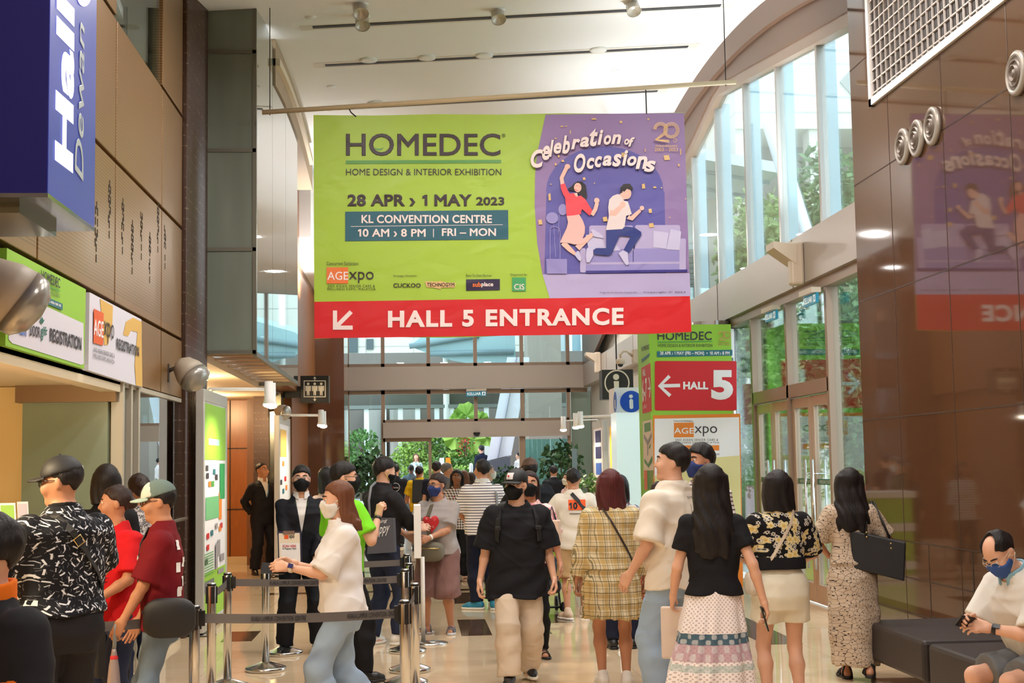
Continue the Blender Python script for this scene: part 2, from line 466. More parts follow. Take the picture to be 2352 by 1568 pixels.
# spandrel above the glazing head
b = MB(); n = 30; P = []
for i in range(n+1):
    y = 13.9+(27.5-13.9)*i/n; P += [(4.79, y, head(y)), (4.79, y, 8.6)]
b.add(P, [(i*2, i*2+1, i*2+3, i*2+2) for i in range(n)]); b.box((4.79, 27.5, 5.9), (4.85, YF, 8.6)); struct('wall_right', b, M_FASC)

# ---------------------------------------------------------------- brown marble inlay tiles
b = MB()
for x0, y0 in ((0.46, 14.45), (1.07, 14.45), (1.40, 15.42), (-1.95, 14.45), (-0.5, 16.3), (0.46, 17.8), (2.2, 16.4), (1.07, 17.6), (-1.2, 17.8)):
    b.box((x0, y0, -0.01), (x0+0.31, y0+(0.86 if x0 != 0.46 else 1.5), 0.002))
b.box((3.25, 13.2, -0.01), (3.62, 19.2, 0.002))
for y in (19.6, 21.0, 23.2, 25.5): b.box((-2.0, y, -0.01), (3.0, y+0.28, 0.002))
struct('trim_5', b, M_BROWN)

# ---------------------------------------------------------------- left wall: bronze panels with slots
b = MB(); yj = [0.0, 2.4, 4.7, 6.95, 9.15, 11.5, 13.6, 14.8]; zj = [3.06, 4.23, 5.42, 7.3]
for i in range(7):
    for k in range(3):
        if i == 5 and k == 2: continue
        b.box((XL-0.12, yj[i]+0.018, zj[k]+0.018), (XL, yj[i+1]-0.018, zj[k+1]-0.018), 0.006)
    if i < 5: pass
# plain band below the panels, around the signs
for y0, y1 in ((0, 8.15), (10.19, 10.24), (12.42, 13.58), (13.62, 14.8)): b.box((XL-0.12, y0, 2.46), (XL, y1, 3.045))
wl = struct('wall_left', b, M_PERF)
bk = MB(); bk.box((XL-0.2, 0, 2.46), (XL-0.1, 11.5, 7.3)); bk.box((XL-0.2, 11.5, 2.46), (XL-0.1, 13.6, 5.42)); bk.box((XL-0.2, 13.6, 2.46), (XL-0.1, 14.8, 7.3))
bk.build('joint_backing', M_FRAMED, wl)
sl = MB(); rnd = random.Random(3)
for i in range(7):
    for q in range(5 if i < 6 else 1):
        yc = yj[i]+(q+0.6)*(yj[i+1]-yj[i])/5.2
        for k in range(2):
            zc = rnd.uniform(3.25, 3.55) if (q+k) % 2 else rnd.uniform(3.5, 3.8)
            if k: continue
            for col in range(3):
                nz = (4, 6, 3)[col]; 
                for r in range(nz):
                    if rnd.random() < 0.2: continue
                    z = zc+r*0.082+(0.12, 0.0, 0.2)[col]
                    sl.box((XL-0.002, yc+col*0.035, z), (XL+0.003, yc+col*0.035+0.018, z+0.06))
sl.build('sound_slots', M_FRAMED, wl)
# clerestory opening in the left wall with a dim upper room behind it
b = MB(); b.box((XL-3.0, 11.3, 5.3), (XL-2.9, 13.9, 7.4)); b.box((XL-3.0, 13.6, 5.3), (XL-0.12, 13.7, 7.4)); b.box((XL-3, 11.4, 5.3), (XL-0.12, 11.5, 7.4)); b.box((XL-3, 11.4, 5.3), (XL-0.12, 13.7, 5.4)); b.box((XL-3, 11.4, 7.3), (XL, 13.7, 7.45))
struct('wall_upper', b, flat('dim_grey_wall', (86, 76, 68), 0.7))
b = MB(); b.box((XL-0.9, 13.15, 5.42), (XL-0.6, 13.6, 7.3)); struct('trim_6', b, M_WOOD)
b = MB(); 
for k in range(3): b.prism([(XL-2.0, 11.9+k*0.45, 6.62-k*0.23), (XL-0.3, 11.9+k*0.45, 6.62-k*0.23), (XL-0.3, 12.3+k*0.45, 6.52-k*0.23), (XL-2.0, 12.3+k*0.45, 6.52-k*0.23)], (0, 0, -0.1))
struct('trim_7', b, M_CEIL)
b = MB(); b.box((XL-0.03, 11.52, 5.43), (XL-0.02, 13.58, 7.3)); struct('window_1', b, M_PANE)

# dark ribbed column at the end of the panels
b = MB(); n = 150; P = []
for k in range(n+1):
    y = 14.82+(16.28-14.82)*k/n; x = XL+0.035+0.016*abs(math.sin(math.pi*k/5.0)); P += [(x, y, 0), (x, y, 7.2)]
b.add(P, [(2*k, 2*k+1, 2*k+3, 2*k+2) for k in range(n)]); b.box((XL-0.9, 14.82, 0), (XL+0.034, 16.28, 7.2)); struct('trim_8', b, M_RIB)

# registration room behind the counter opening
b = MB(); b.box((-6.0, 11.8, 0), (XL-0.08, 11.95, 2.415)); b.box((-6.1, 3, 0), (-6, 11.95, 2.5)); struct('wall_registration', b, flat('cream_wall', (238, 208, 144), 0.7))
b = MB(); b.box((-6.0, 0, 2.42), (XL-0.0, 11.95, 2.50)); b.box((XL-0.14, 0, 2.36), (XL, 11.75, 2.455)); struct('ceiling_registration', b, flat('cream_ceiling', (232, 218, 190), 0.7))
b = MB(); b.box((-3.17, 11.70, 0.0), (-2.49, 11.79, 2.28)); struct('window_2', b, flat('back_painted_green_glass', (142, 156, 132), 0.12, spec=0.7))
b = MB(); b.box((-3.22, 11.66, 2.28), (-2.42, 11.8, 2.42)); struct('trim_9', b, flat('bronze_trim', (128, 98, 62), 0.4, 0.4))
# glazed front between the room and the ribbed column
b = MB(); b.box((XL-0.03, 11.95, 0.1), (XL-0.02, 14.78, 2.44)); pn = struct('window_3', b, glass('teal_glass', (0.35, 0.52, 0.48), 2.2))
fr = MB()
for y in (11.76, 12.1, 12.42): fr.box((XL-0.075, y, 0), (XL+0.02, y+0.07, 2.45))
fr.box((XL-0.05, 11.84, 0), (XL, 14.8, 0.1)); fr.box((XL-0.05, 11.84, 2.41), (XL, 14.8, 2.45)); fr.build('window_frame', flat('pale_frame', (186, 178, 160), 0.4, 0.2), pn)
hr = MB(); hr.tube([(XL+0.06, 12.6, 1.22), (XL+0.06, 14.75, 1.22)], 0.018); hr.build('handrail', M_STEEL, pn)
b = MB(); b.box((-4.2, 12.2, 0), (-4.1, 14.8, 2.46)); b.box((-4.2, 14.75, 0), (XL-0.1, 14.82, 2.46)); struct('wall_lobby', b, flat('dim_teal_wall', (110, 128, 118), 0.5))
# frosted glass lift shaft that juts out over the lobby
b = MB(); zb = [3.05, 4.24, 5.40, 6.57, 7.3]
for k in range(4): b.box((XL+0.03, 16.30, zb[k]+0.02), (-1.84, 16.34, zb[k+1]-0.02))
shaft = struct('wall_shaft', b, M_FROST)
fr = MB()
for z in zb: fr.box((XL, 16.285, z-0.022), (-1.8, 16.35, z+0.022))
for x in (XL, -1.84): fr.box((x, 16.285, 3.03), (x+0.045, 16.35, 7.3))
fr.box((-1.83, 16.3, 3.0), (-1.79, 22.2, 3.05)); fr.box((XL, 22.15, 3.0), (-1.79, 22.2, 3.05)); fr.build('shaft_frame', flat('grey_metal_frame', (112, 110, 98), 0.4, 0.4), shaft)
sg = MB(); 
for y0, y1 in ((16.36, 18.2), (18.22, 20.1), (20.12, 22.15)): sg.box((-1.812, y0, 3.06), (-1.80, y1, 7.25))
sgm = MT('mirror_glass'); sgm.col(srgb(166, 178, 176)).set(0.02, 0.85, 0.9); sg.build('side_glazing', sgm.m, shaft)
sf = MB(); sf.box((XL, 16.35, 3.10), (-1.84, 22.15, 3.14)); sf.build('shaft_soffit', M_WOOD, shaft)
fn = MB()
for k in range(9): fn.box((XL, 16.6+k*0.62, 3.03), (-1.84, 16.66+k*0.62, 3.06))
fn.build('soffit_bars', flat('pale_bars', (196, 178, 150), 0.4), shaft)
# lift lobby: timber back wall, ceiling, columns
b = MB(); b.box((-6, 26.0, 0), (-2.62, 26.1, 3.0)); lw = struct('wall_back', b, mat_wood((176, 104, 34), (140, 76, 22)))
g = MB(); 
for z in (0.98, 2.08): g.box((-6, 25.985, z), (-2.62, 26.0, z+0.015))
g.box((-3.35, 25.985, 0), (-3.33, 26.0, 3)); g.build('panel_joint', M_FRAMED, lw)
b = MB(); b.box((-6, 25.93, 0), (-2.62, 26.0, 0.14)); struct('baseboard_back', b, flat('pale_stone', (214, 194, 160), 0.3))
b = MB(); b.box((-6, 16.3, 2.96), (XL, 26.0, 3.06)); struct('ceiling_lobby', b, flat('lobby_ceiling', (232, 214, 188), 0.7))
b = MB(); b.box((-6, 16.25, 0), (-4.3, 16.35, 3)); b.box((-6, 16.3, 0), (-5.9, 26, 3)); struct('wall_lobby_left', b, M_WOOD)
b = MB(); b.box((-2.76, 24.6, 0), (-2.5, 25.2, 3.0)); struct('trim_10', b, M_RIB)
b = MB(); b.box((-2.5, 24.7, 0), (-2.3, 25.2, 3.0)); struct('trim_11', b, flat('polished_steel_panel', (150, 146, 128), 0.15, 0.8))
b = MB(); b.box((-3.0, 22.2, 3.06), (-2.05, 30.0, 7.6)); b.box((-3.0, 25.7, 0), (-2.2, 30.0, 3.06)); b.box((-3, 31.4, 0), (-2.1, YF, 8)); struct('wall_far_left', b, mat_wood((130, 84, 46), (104, 62, 32)))
b = MB(); b.box((-2.6, 29.6, 0), (-1.45, 31.4, 8.0)); struct('trim_12', b, mat_granite((98, 62, 44), (74, 44, 30)))
for x, y in ((-3.0, 19.0), (-3.5, 24.0)):
    d = bpy.data.lights.new('lobby_downlight', 'POINT'); d.energy = 85; d.color = (1, 0.72, 0.38); d.shadow_soft_size = 0.12
    o = bpy.data.objects.new('lobby_downlight', d); COL.objects.link(o); o.location = (x, y, 2.75)
d = bpy.data.lights.new('room_downlight', 'POINT'); d.energy = 120; d.color = (1, 0.82, 0.55); d.shadow_soft_size = 0.12
o = bpy.data.objects.new('room_downlight', d); COL.objects.link(o); o.location = (-2.95, 7.2, 2.25)

# ---------------------------------------------------------------- right: polished stone wall with ledges and joints
b = MB(); b.box((XW, -4, 0.0), (XW+0.35, 14.0, 7.6)); rw = struct('wall_stone', b, M_GRAN)
g = MB()
for z in (0.30, 0.62, 0.95, 2.1, 3.3, 4.5, 5.7): g.box((XW-0.002, -4, z), (XW+0.001, 14, z+0.012))
for k in range(12): g.box((XW-0.002, 12.9-1.35*k, 0), (XW+0.001, 12.91-1.35*k, 7.6))
g.build('stone_joint', flat('joint_dark', (52, 28, 16), 0.5), rw)
g = MB(); g.box((XW-0.003, 11.3, 0.30), (XW, 12.3, 0.33)); g.box((XW-0.003, 11.3, 0.30), (XW, 11.315, 0.95)); g.box((XW-0.003, 12.29, 0.30), (XW, 12.30, 0.95)); g.build('access_panel_gap', M_FRAMED, rw)

# ---------------------------------------------------------------- right facade
YM = [14.1, 15.96, 17.8, 19.6, 21.5, 23.4, 25.3, 27.3]
b = MB()
for i in range(len(YM)-1):
    P = [(4.80, YM[i], 4.42), (4.80, YM[i+1], 4.42)]+[(4.80, y, head(y)) for y in ([YM[i+1], 21.0, YM[i]] if YM[i] < 21 < YM[i+1] else [YM[i+1], YM[i]])]
    b.prism(P, (0.012, 0, 0))
ww = struct('window_4', b, M_GLASS)
fr = MB()
for y in YM: fr.box((4.76, y-0.035, 4.42), (4.86, y+0.035, head(y)))
fr.build('mullion', flat('silver_mullion', (176, 172, 166), 0.35, 0.5), ww)
fn = MB()
for y in YM: fn.box((4.86, y-0.012, 4.42), (5.0, y+0.012, head(y)))
fn.build('glass_fin', flat('pale_blue_fin', (176, 204, 216), 0.2, spec=0.6), ww)
hd = MB()
for a, bb in ((13.9, 21.0), (21.0, 27.4)):
    hd.prism([(4.70, a, head(a)-0.09), (4.70, bb, head(bb)-0.09), (4.70, bb, head(bb)+0.09), (4.70, a, head(a)+0.09)], (0.16, 0, 0))
hd.build('head_rail', M_FRAME, ww)
b = MB(); b.box((4.66, 14.0, 3.82), (5.0, YF, 4.42)); struct('trim_13', b, M_ALU)
g = MB()
for y in (16.9, 21.2, 25.4, 29.6, 33.8): g.box((4.655, y, 3.82), (4.661, y+0.012, 4.42))
struct('trim_14', g, flat('joint_grey', (110, 100, 92), 0.6))
# transoms, panes and two pairs of doors
b = MB(); YD = [14.1, 15.83, 17.6, 19.46]
for i in range(3):
    b.box((4.80, YD[i], 2.66 if i else 0.1), (4.812, YD[i+1], 3.72))
b.box((4.80, 19.5, 0.1), (4.812, 27.0, 3.72))
ww = struct('window_5', b, M_GLASS)
fr = MB()
fr.box((4.72, 14.0, 3.70), (4.88, 27.0, 3.82))
for y in YD[:]: fr.box((4.73, y-0.045, 0), (4.87, y+0.045, 3.72))
for y in (21.4, 23.4, 25.3, 27.0): fr.box((4.73, y-0.045, 0), (4.87, y+0.045, 3.72))
fr.box((4.73, 15.83, 2.50), (4.87, 19.46, 2.66)); fr.build('window_frame', M_FRAME, ww)
dk = MB()
for y in YD[1:]: dk.box((4.88, y+0.06, 2.7), (4.90, y+0.34, 3.7))
dk.build('blind_strip', flat('dark_blind', (52, 62, 66), 0.5), ww)
M_DFR = flat('champagne_door_frame', (184, 158, 136), 0.35, 0.35)
M_EXIT = flat('green_exit_tape', (44, 104, 76), 0.5)
k = 0
for y0, y1 in ((15.88, 16.70), (16.72, 17.55), (17.65, 18.52), (18.54, 19.41)):
    k += 1
    d = MB(); t = 0.11
    d.box((4.77, y0, 0.02), (4.83, y0+t, 2.48), 0.004); d.box((4.77, y1-t, 0.02), (4.83, y1, 2.48), 0.004); d.box((4.77, y0+t, 2.36), (4.83, y1-t, 2.48)); d.box((4.77, y0+t, 0.02), (4.83, y1-t, 0.24))
    dr = struct('door_%d' % k, d, M_DFR)
    g = MB(); g.box((4.795, y0+t, 0.24), (4.805, y1-t, 2.36)); g.build('door_glass', M_PANE, dr)
    hy = y0+t+0.04 if k % 2 == 0 else y1-t-0.04
    h = MB()
    for s in (-1, 1):
        h.tube([(4.80+s*0.075, hy, 0.42), (4.80+s*0.075, hy, 1.72)], 0.017)
        for z in (0.62, 1.55): h.tube([(4.80, hy, z), (4.80+s*0.075, hy, z)], 0.010)
    h.build('door_handle', M_STEEL, dr)
    tp = MB(); tp.box((4.792, y0+t, 1.42), (4.794, y1-t, 1.49)); tape = tp.build('exit_tape', M_EXIT, dr)
    v, fc = glyphs('EMERGENCY EXIT'); v = (v-v.min(0))/(v.max(0)-v.min(0))
    q = MB(); q.add([(4.7905, y1-t-0.08-(y1-y0-2*t-0.16)*a, 1.435+0.04*bb) for a, bb in v], fc); q.build('exit_lettering', flat('pale_print', (206, 214, 200), 0.5), tape)

# ---------------------------------------------------------------- far facade
def fx(px): return atY(px, 950, YF)[0]
b = MB()
xm = [fx(p) for p in (798, 880, 985, 1093, 1200, 1306, 1362, 1440)]
b.box((xm[0], YF+0.03, 4.45), (XF, YF+0.04, 8.3))
for i in range(7): b.box((xm[i], YF+0.03, 2.95 if 0 < i < 5 else 0.1), (xm[i+1], YF+0.04, 3.72))
ww = struct('window_6', b, glass('far_glass', (0.88, 0.96, 0.95), 0.8))
fr = MB()
for i, x in enumerate(xm): fr.box((x-0.05, YF-0.06, 0 if i in (0, 1, 4, 5, 6, 7) else 2.92), (x+0.05, YF+0.1, 3.79)); fr.box((x-0.05, YF-0.06, 4.43), (x+0.05, YF+0.1, 8.3))
fr.box((xm[0], YF-0.06, 3.68), (XF, YF+0.1, 3.79)); fr.box((xm[0], YF-0.06, 4.43), (XF, YF+0.1, 4.52))
fr.box((xm[1], YF-0.06, 2.88), (xm[5], YF+0.1, 2.98)); fr.build('window_frame', M_FRAME, ww)
b = MB(); b.box((-2.0, YF-0.3, 3.80), (XF, YF, 4.42)); struct('trim_15', b, M_ALU)
b = MB(); b.box((xm[1], YF-0.25, 2.48), (xm[5], YF+0.1, 2.90)); struct('trim_16', b, M_ALU)
b = MB(); b.box((xm[2]-0.02, YF-0.08, 0), (xm[2]+0.06, YF+0.12, 2.5)); b.box((xm[4]-0.1, YF-0.08, 0), (xm[4]+0.06, YF+0.12, 2.5)); b.box((xm[1], YF-0.06, 2.38), (xm[2], YF+0.1, 2.48)); struct('trim_17', b, M_FRAME)
b = MB(); b.box((xm[1]+0.05, YF, 0.05), (xm[2]-0.02, YF+0.012, 2.4)); struct('door_5', b, M_PANE)
b = MB(); b.box((xm[4]+0.06, YF, 0.05), (xm[5]-0.05, YF+0.012, 2.4)); struct('door_6', b, glass('teal_door_glass', (0.55, 0.85, 0.84), 1.5))
b = MB(); b.box((xm[5]+0.1, YF+0.3, 0), (XF+0.4, YF+0.6, 3.8)); struct('wall_far_right', b, flat('pale_travertine', (196, 190, 176), 0.5))
b = MB(); b.box((4.9, 27.0, 0), (5.1, YF, 3.82)); b.box((4.95, 27.3, 4.42), (5.1, YF, 7.9)); struct('wall_right_far', b, flat('pale_travertine', (196, 190, 176), 0.5))

# unseen end wall behind the viewer, added with side closings to block the sky
b = MB(); b.box((-2.6, -6.2, 0), (XW+0.4, -6.0, 6.7)); b.box((-6.1, -6.2, 0), (-2.6, -6.0, 2.5)); struct('wall_rear_added', b, flat('rear_wall_beige', (190, 168, 140), 0.7))
b = MB(); b.box((XL-0.2, -6.0, 2.46), (XL, 0.0, 7.3)); b.box((-6.2, -6.0, 0), (-6.1, 3.0, 2.5)); struct('wall_left_near', b, M_PERF)
b = MB(); b.box((-6.1, -6.0, 2.42), (XL, 0.0, 2.5)); struct('ceiling_near', b, flat('cream_ceiling', (232, 218, 190), 0.7))
b = MB(); b.box((XW, -6.0, 0), (XW+0.35, -4.0, 7.6)); struct('wall_stone_near', b, M_GRAN)
# ---------------------------------------------------------------- signs
def crop(x0, y0, s):
    return lambda *pts: [(x0+p[0]/s, y0+p[1]/s) for p in pts]
def vinyl(name, rgb, rough=0.42):
    m = MT(name).col(srgb(*rgb)).set(rough, spec=0.4); x, y, z = m.coord('Object')
    n = m.noise(2.2, 2, m.vec(x*1.0+z*0.5, 0.0, z*1.6-x*0.6), 0.4, 0.6); m.bump(n, 0.35, 0.05); return m.m
P16 = planeY(16.0)
bn = thing('hanging_banner', 'large green and purple banner with a red HALL 5 ENTRANCE strip hanging across the hall', 'banner', P16(1150, 770))
V_GREEN = vinyl('banner_green', (168, 200, 64)); V_RED = vinyl('banner_red', (214, 30, 36)); V_PURP = vinyl('banner_purple', (150, 122, 172))
V_ARCH = vinyl('banner_violet', (98, 92, 168)); V_DARK = vinyl('banner_dark_print', (56, 40, 44)); V_WHITE = vinyl('banner_white_print', (246, 226, 222))
V_TEAL = vinyl('banner_teal', (40, 96, 112)); V_GR2 = vinyl('banner_leaf_green', (92, 154, 74)); V_ORA = vinyl('banner_orange', (238, 122, 60))
V_GOLD = vinyl('banner_gold', (226, 186, 124)); V_LIL = vinyl('banner_lilac', (186, 172, 212)); V_LIL2 = vinyl('banner_pale_lilac', (204, 196, 226)); V_LIL3 = vinyl('banner_mid_lilac', (152, 142, 200))
V_SKIN = vinyl('banner_skin_print', (240, 190, 174)); V_CORAL = vinyl('banner_coral', (236, 72, 84)); V_PINK = vinyl('banner_pink', (246, 186, 178)); V_JEAN = vinyl('banner_denim', (46, 58, 128)); V_HAIR = vinyl('banner_hair', (34, 24, 30)); V_SHIRT = vinyl('banner_shirt', (232, 214, 212))
sheet = [(720, 264)]+[(720+851*t/12, 264-6*t/12+2.2*math.sin(t*math.pi/4)**2*(1 if t % 12 else 0)) for t in range(1, 12)]+[(1571, 258), (1588, 763)]+[(1588-866*t/14, 763+15*t/14+2.5*math.sin(t*0.9)) for t in range(1, 14)]+[(722, 778)]
mb = MB(); P = [P16(*q) for q in sheet]; mb.prism(P, (0, 0.012, 0)); mb.build('banner_cloth', V_GREEN, bn)
_layer = [0.0015]
def bdecal(name, polys, mat, parent=bn):
    _layer[0] += 0.0006; r = decal(name, polys, mat, parent, P16, _layer[0]); _layer[0] += 0.0002*len(polys); return r
def btext(txt, quad, mat, bold=0.0, shear=0.0, space=1.0):
    return letter('lettering', txt, quad, mat, bn, P16, _layer[0]+0.003, bold, shear, space)
bdecal('purple_picture', [[(1253, 263), (1243, 310), (1234, 350), (1229, 400), (1228, 474), (1234, 560), (1246, 630), (1263, 686), (1585, 681), (1571, 259)]], V_PURP)
bdecal('arch_niche', [[(1250, 629), (1255, 440)]+[(1389+135*math.cos(a), 440-104*math.sin(a)) for a in np.linspace(math.pi, 0, 18)]+[(1526, 440), (1530, 629)]], V_ARCH)
bdecal('picture_floor', [[(1246, 630), (1584, 627), (1586, 681), (1263, 686)]], V_LIL)
bdecal('red_strip', [[(722, 693), (1584.5, 680), (1588, 762), (1500, 766), (722, 777)]], V_RED)
c3 = crop(720, 250, 2.904); c4 = crop(1200, 250, 2.9025); c5 = crop(1215, 370, 5.807)
def bt(txt, a, b, mat, cc=c3, **k):
    (p, q) = cc(a, b); return btext(txt, (p[0], p[1], q[0], q[1]), mat, **k)
bt('HOMEDEC', (217, 165), (1247, 314), V_DARK, bold=0.012)
bt('®', (1255, 166), (1280, 190), V_DARK)
bdecal('smile', [[(870.5+10.5*math.cos(a), 337+8.5*math.sin(a)) for a in np.linspace(0, math.pi, 10)]+[(870.5+10.5*math.cos(a), 337+4.5*math.sin(a)) for a in np.linspace(math.pi, 0, 10)]], V_GR2)
bdecal('green_bar', [c3((217, 345), (1252, 340), (1252, 362), (217, 368))], V_GR2)
bt('HOME DESIGN & INTERIOR EXHIBITION', (217, 400), (1252, 443), V_DARK)
bt('28 APR › 1 MAY', (228, 570), (1057, 650), V_DARK, bold=0.035)
bt('2023', (1085, 588), (1272, 643), V_DARK, bold=0.03)
bdecal('teal_box', [c3((212, 686), (1298, 675), (1300, 870), (212, 882))], V_TEAL)
bt('KL CONVENTION CENTRE', (320, 708), (1190, 763), V_WHITE, bold=0.025)
bdecal('white_rule', [c3((250, 783), (1262, 771), (1262, 774), (250, 786)), c3((798, 800), (803, 800), (803, 856), (798, 856))], V_WHITE)
bt('10 AM › 8 PM', (297, 801), (748, 854), V_WHITE, bold=0.025); bt('FRI – MON', (856, 797), (1217, 849), V_WHITE, bold=0.025)
bt('Concurrent Exhibition:', (88, 1020), (303, 1043), V_DARK)
bdecal('orange_box', [c3((88, 1057), (232, 1057), (232, 1165), (88, 1165))], V_ORA)
bt('AGE', (92, 1086), (232, 1142), V_WHITE, bold=0.012); bt('xpo', (237, 1086), (402, 1162), V_DARK)
bt('2ND ASEAN SENIOR CARE &', (95, 1173), (410, 1191), V_DARK, space=1.2); bt('WELLNESS EXPO, MALAYSIA', (90, 1194), (415, 1212), V_DARK, space=1.2)
bt('Strategic Partners:', (533, 1107), (690, 1123), V_DARK); bt('CUCKOO', (533, 1163), (715, 1192), V_DARK, bold=0.02)
bdecal('yellow_badge', [[(p[0], p[1]) for p in c3((743, 1150), (838, 1152), (838, 1146), (890, 1158), (948, 1160), (942, 1192), (850, 1192), (850, 1203), (800, 1192), (756, 1190))]], V_GOLD)
bt('TECHNOGYM', (757, 1160), (940, 1186), V_DARK, bold=0.02)
bt('Rent To Own Partner:', (1018, 1103), (1190, 1119), V_DARK)
bdecal('navy_box', [c3((1018, 1137), (1243, 1135), (1243, 1208), (1018, 1212))], vinyl('banner_navy', (40, 28, 62)))
bt('sub', (1061, 1156), (1117, 1188), V_ORA, bold=0.03); bt('place', (1119, 1156), (1199, 1192), V_WHITE, bold=0.03)
bt('Organised By:', (1311, 1099), (1427, 1115), V_DARK); bdecal('green_box', [c3((1325, 1125), (1416, 1125), (1416, 1216), (1325, 1216))], vinyl('banner_emerald', (72, 164, 100)))
bt('CIS', (1338, 1168), (1406, 1206), V_WHITE, bold=0.01)
bdecal('white_arrow', [stroke(c3((252, 1353), (150, 1455)), 9.6), stroke(c3((144, 1345), (144, 1473)), 9.6), stroke(c3((130, 1459), (262, 1459)), 9.6)], V_WHITE)
btext('HALL 5 ENTRANCE', ((891, 713.5), (1432, 706.5), (891, 752.5), (1432, 746.5)), V_WHITE, bold=0.04, space=1.1)
bt('*Images Are For Illustration Purposes Only', (512, 1219), (764, 1230), V_DARK, c4); bt('Copyright © 2023', (805, 1217), (1085, 1229), V_DARK, c4)
# picture on the banner
bdecal('sofa', [rrect(1353, 518, 1454, 580, 5), rrect(1458, 517, 1562, 580, 5)], V_LIL); bdecal('sofa_seat', [rrect(1340, 572, 1453, 606, 4), rrect(1455, 571, 1560, 606, 4), [(1338, 604), (1562, 602), (1562, 624), (1338, 626)]], V_LIL3)
bdecal('sofa_arm', [rrect(1560, 548, 1575, 624, 4), rrect(1332, 570, 1345, 626, 4), [(1345, 603), (1562, 601), (1562, 606), (1345, 608)]], V_LIL); bdecal('sofa_shade_line', [[(1345, 622), (1578, 619), (1578, 625), (1345, 628)]], vinyl('banner_indigo', (58, 48, 132)))
bdecal('pillow', [[(1345, 540), (1378, 535), (1390, 570), (1352, 575)], [(1500, 530), (1535, 535), (1530, 572), (1500, 568)], [(1540, 526), (1564, 532), (1560, 575), (1530, 573)], [(1405, 550), (1425, 575), (1385, 578)]], V_LIL2)
bdecal('planter', [[(1254, 595), (1302, 595), (1302, 629), (1256, 629)], stroke([(1263, 595), (1263, 528), (1266, 522), (1275, 521), (1283, 524), (1286, 532), (1286, 595)], 1.6), stroke([(1271, 515), (1276, 590)], 1.2), stroke([(1284, 492), (1282, 540)], 1.2), ell(1268, 501, 14, 13), ell(1292, 482, 10, 13)], V_LIL3)
bdecal('gold_confetti', [c4(*[(x+dx, y+dy) for dx, dy in ((-a, -b), (a*0.6, -b*1.3), (a, b), (-a*0.7, b*1.2))]) for x, y, a, b in ((475, 70, 18, 5), (262, 120, 10, 4), (290, 118, 7, 3), (318, 158, 4, 10), (220, 200, 8, 4), (655, 90, 10, 6), (838, 72, 8, 5), (960, 328, 22, 14), (268, 350, 10, 6), (220, 372, 7, 7), (410, 468, 10, 8), (805, 518, 12, 14), (880, 525, 12, 5), (925, 528, 5, 4), (180, 590, 9, 20), (118, 757, 14, 14), (850, 682, 12, 12), (550, 737, 17, 13), (858, 778, 18, 12), (1040, 378, 7, 7), (1085, 602, 4, 4), (680, 310, 24, 14), (816, 278, 4, 9), (980, 726, 6, 3), (188, 505, 4, 4), (478, 498, 4, 4), (1052, 290, 4, 18), (240, 318, 7, 7))], V_GOLD)
bdecal('woman_skin_print', [c5(*stroke([(445, 318), (432, 230), (470, 150), (500, 90)], 52)), c5(*ell(510, 78, 37, 34)), c5(*stroke([(835, 725), (880, 650), (905, 560)], 52)), c5(*ell(900, 530, 36, 36)), c5(*stroke([(450, 1090), (540, 1180), (615, 1245)], [75, 66, 40])), c5(*stroke([(640, 1165), (760, 1050), (845, 975)], [80, 70, 48])), c5(*stroke([(615, 430), (625, 480)], 50))], V_SKIN)
bdecal('woman_hair_print', [c5((515, 375), (560, 345), (600, 300), (650, 272), (705, 280), (755, 330), (765, 420), (772, 495), (745, 520), (690, 475), (640, 430), (600, 395), (550, 402))], V_HAIR)
bdecal('woman_face_print', [c5(*ell(646, 358, 50, 62))], V_SKIN)
bdecal('woman_face_lines', [c5(*stroke([(604, 378), (625, 396), (650, 398)], 8)), c5(*stroke([(625, 330), (645, 338)], 6)), c5(*stroke([(668, 345), (688, 355)], 6))], V_CORAL)
bdecal('woman_skirt_print', [c5((498, 735), (665, 715), (715, 800), (742, 880), (740, 960), (712, 1032), (770, 1045), (760, 1085), (690, 1112), (600, 1117), (500, 1092), (408, 1092), (440, 1020), (498, 900), (518, 820))], V_PINK)
bdecal('woman_blouse_print', [c5((415, 318), (475, 303), (510, 390), (540, 440), (590, 430), (625, 482), (685, 465), (745, 512), (800, 600), (840, 660), (808, 738), (705, 645), (690, 680), (690, 712), (600, 728), (498, 738), (488, 600), (478, 490), (450, 450), (425, 380))], V_CORAL)
bdecal('woman_shoe_print', [c5((635, 1205), (665, 1205), (695, 1300), (684, 1340), (652, 1320), (606, 1258)), c5((818, 925), (850, 912), (980, 998), (985, 1032), (860, 1012))], V_LIL2)
bdecal('man_skin_print', [c5(*stroke([(1075, 690), (1130, 700), (1245, 590)], [85, 85, 56])), c5(*ell(1245, 585, 40, 44)), c5(*stroke([(1318, 745), (1360, 772), (1480, 660)], [70, 62, 40])), c5(*ell(1500, 632, 30, 30)), c5(*ell(1298, 438, 60, 76)), c5(*stroke([(1240, 430), (1250, 520)], 60))], V_SKIN)
bdecal('man_hair_print', [c5((1212, 440), (1214, 360), (1256, 312), (1340, 308), (1382, 368), (1370, 402), (1300, 376), (1262, 420), (1240, 390), (1226, 432))], V_HAIR)
bdecal('man_jeans_print', [c5((1025, 920), (1240, 905), (1290, 878), (1400, 890), (1490, 950), (1490, 1000), (1400, 1130), (1325, 1225), (1255, 1190), (1350, 1012), (1205, 1000), (1125, 1180), (1100, 1240), (1050, 1265), (870, 1248), (850, 1195), (890, 1165), (1025, 1165))], V_JEAN)
bdecal('man_shirt_print', [c5((1170, 448), (1205, 450), (1262, 535), (1312, 545), (1330, 600), (1365, 715), (1290, 735), (1270, 870), (1240, 912), (1020, 925), (1060, 740), (1050, 620), (1065, 520), (1110, 472))], V_SHIRT)
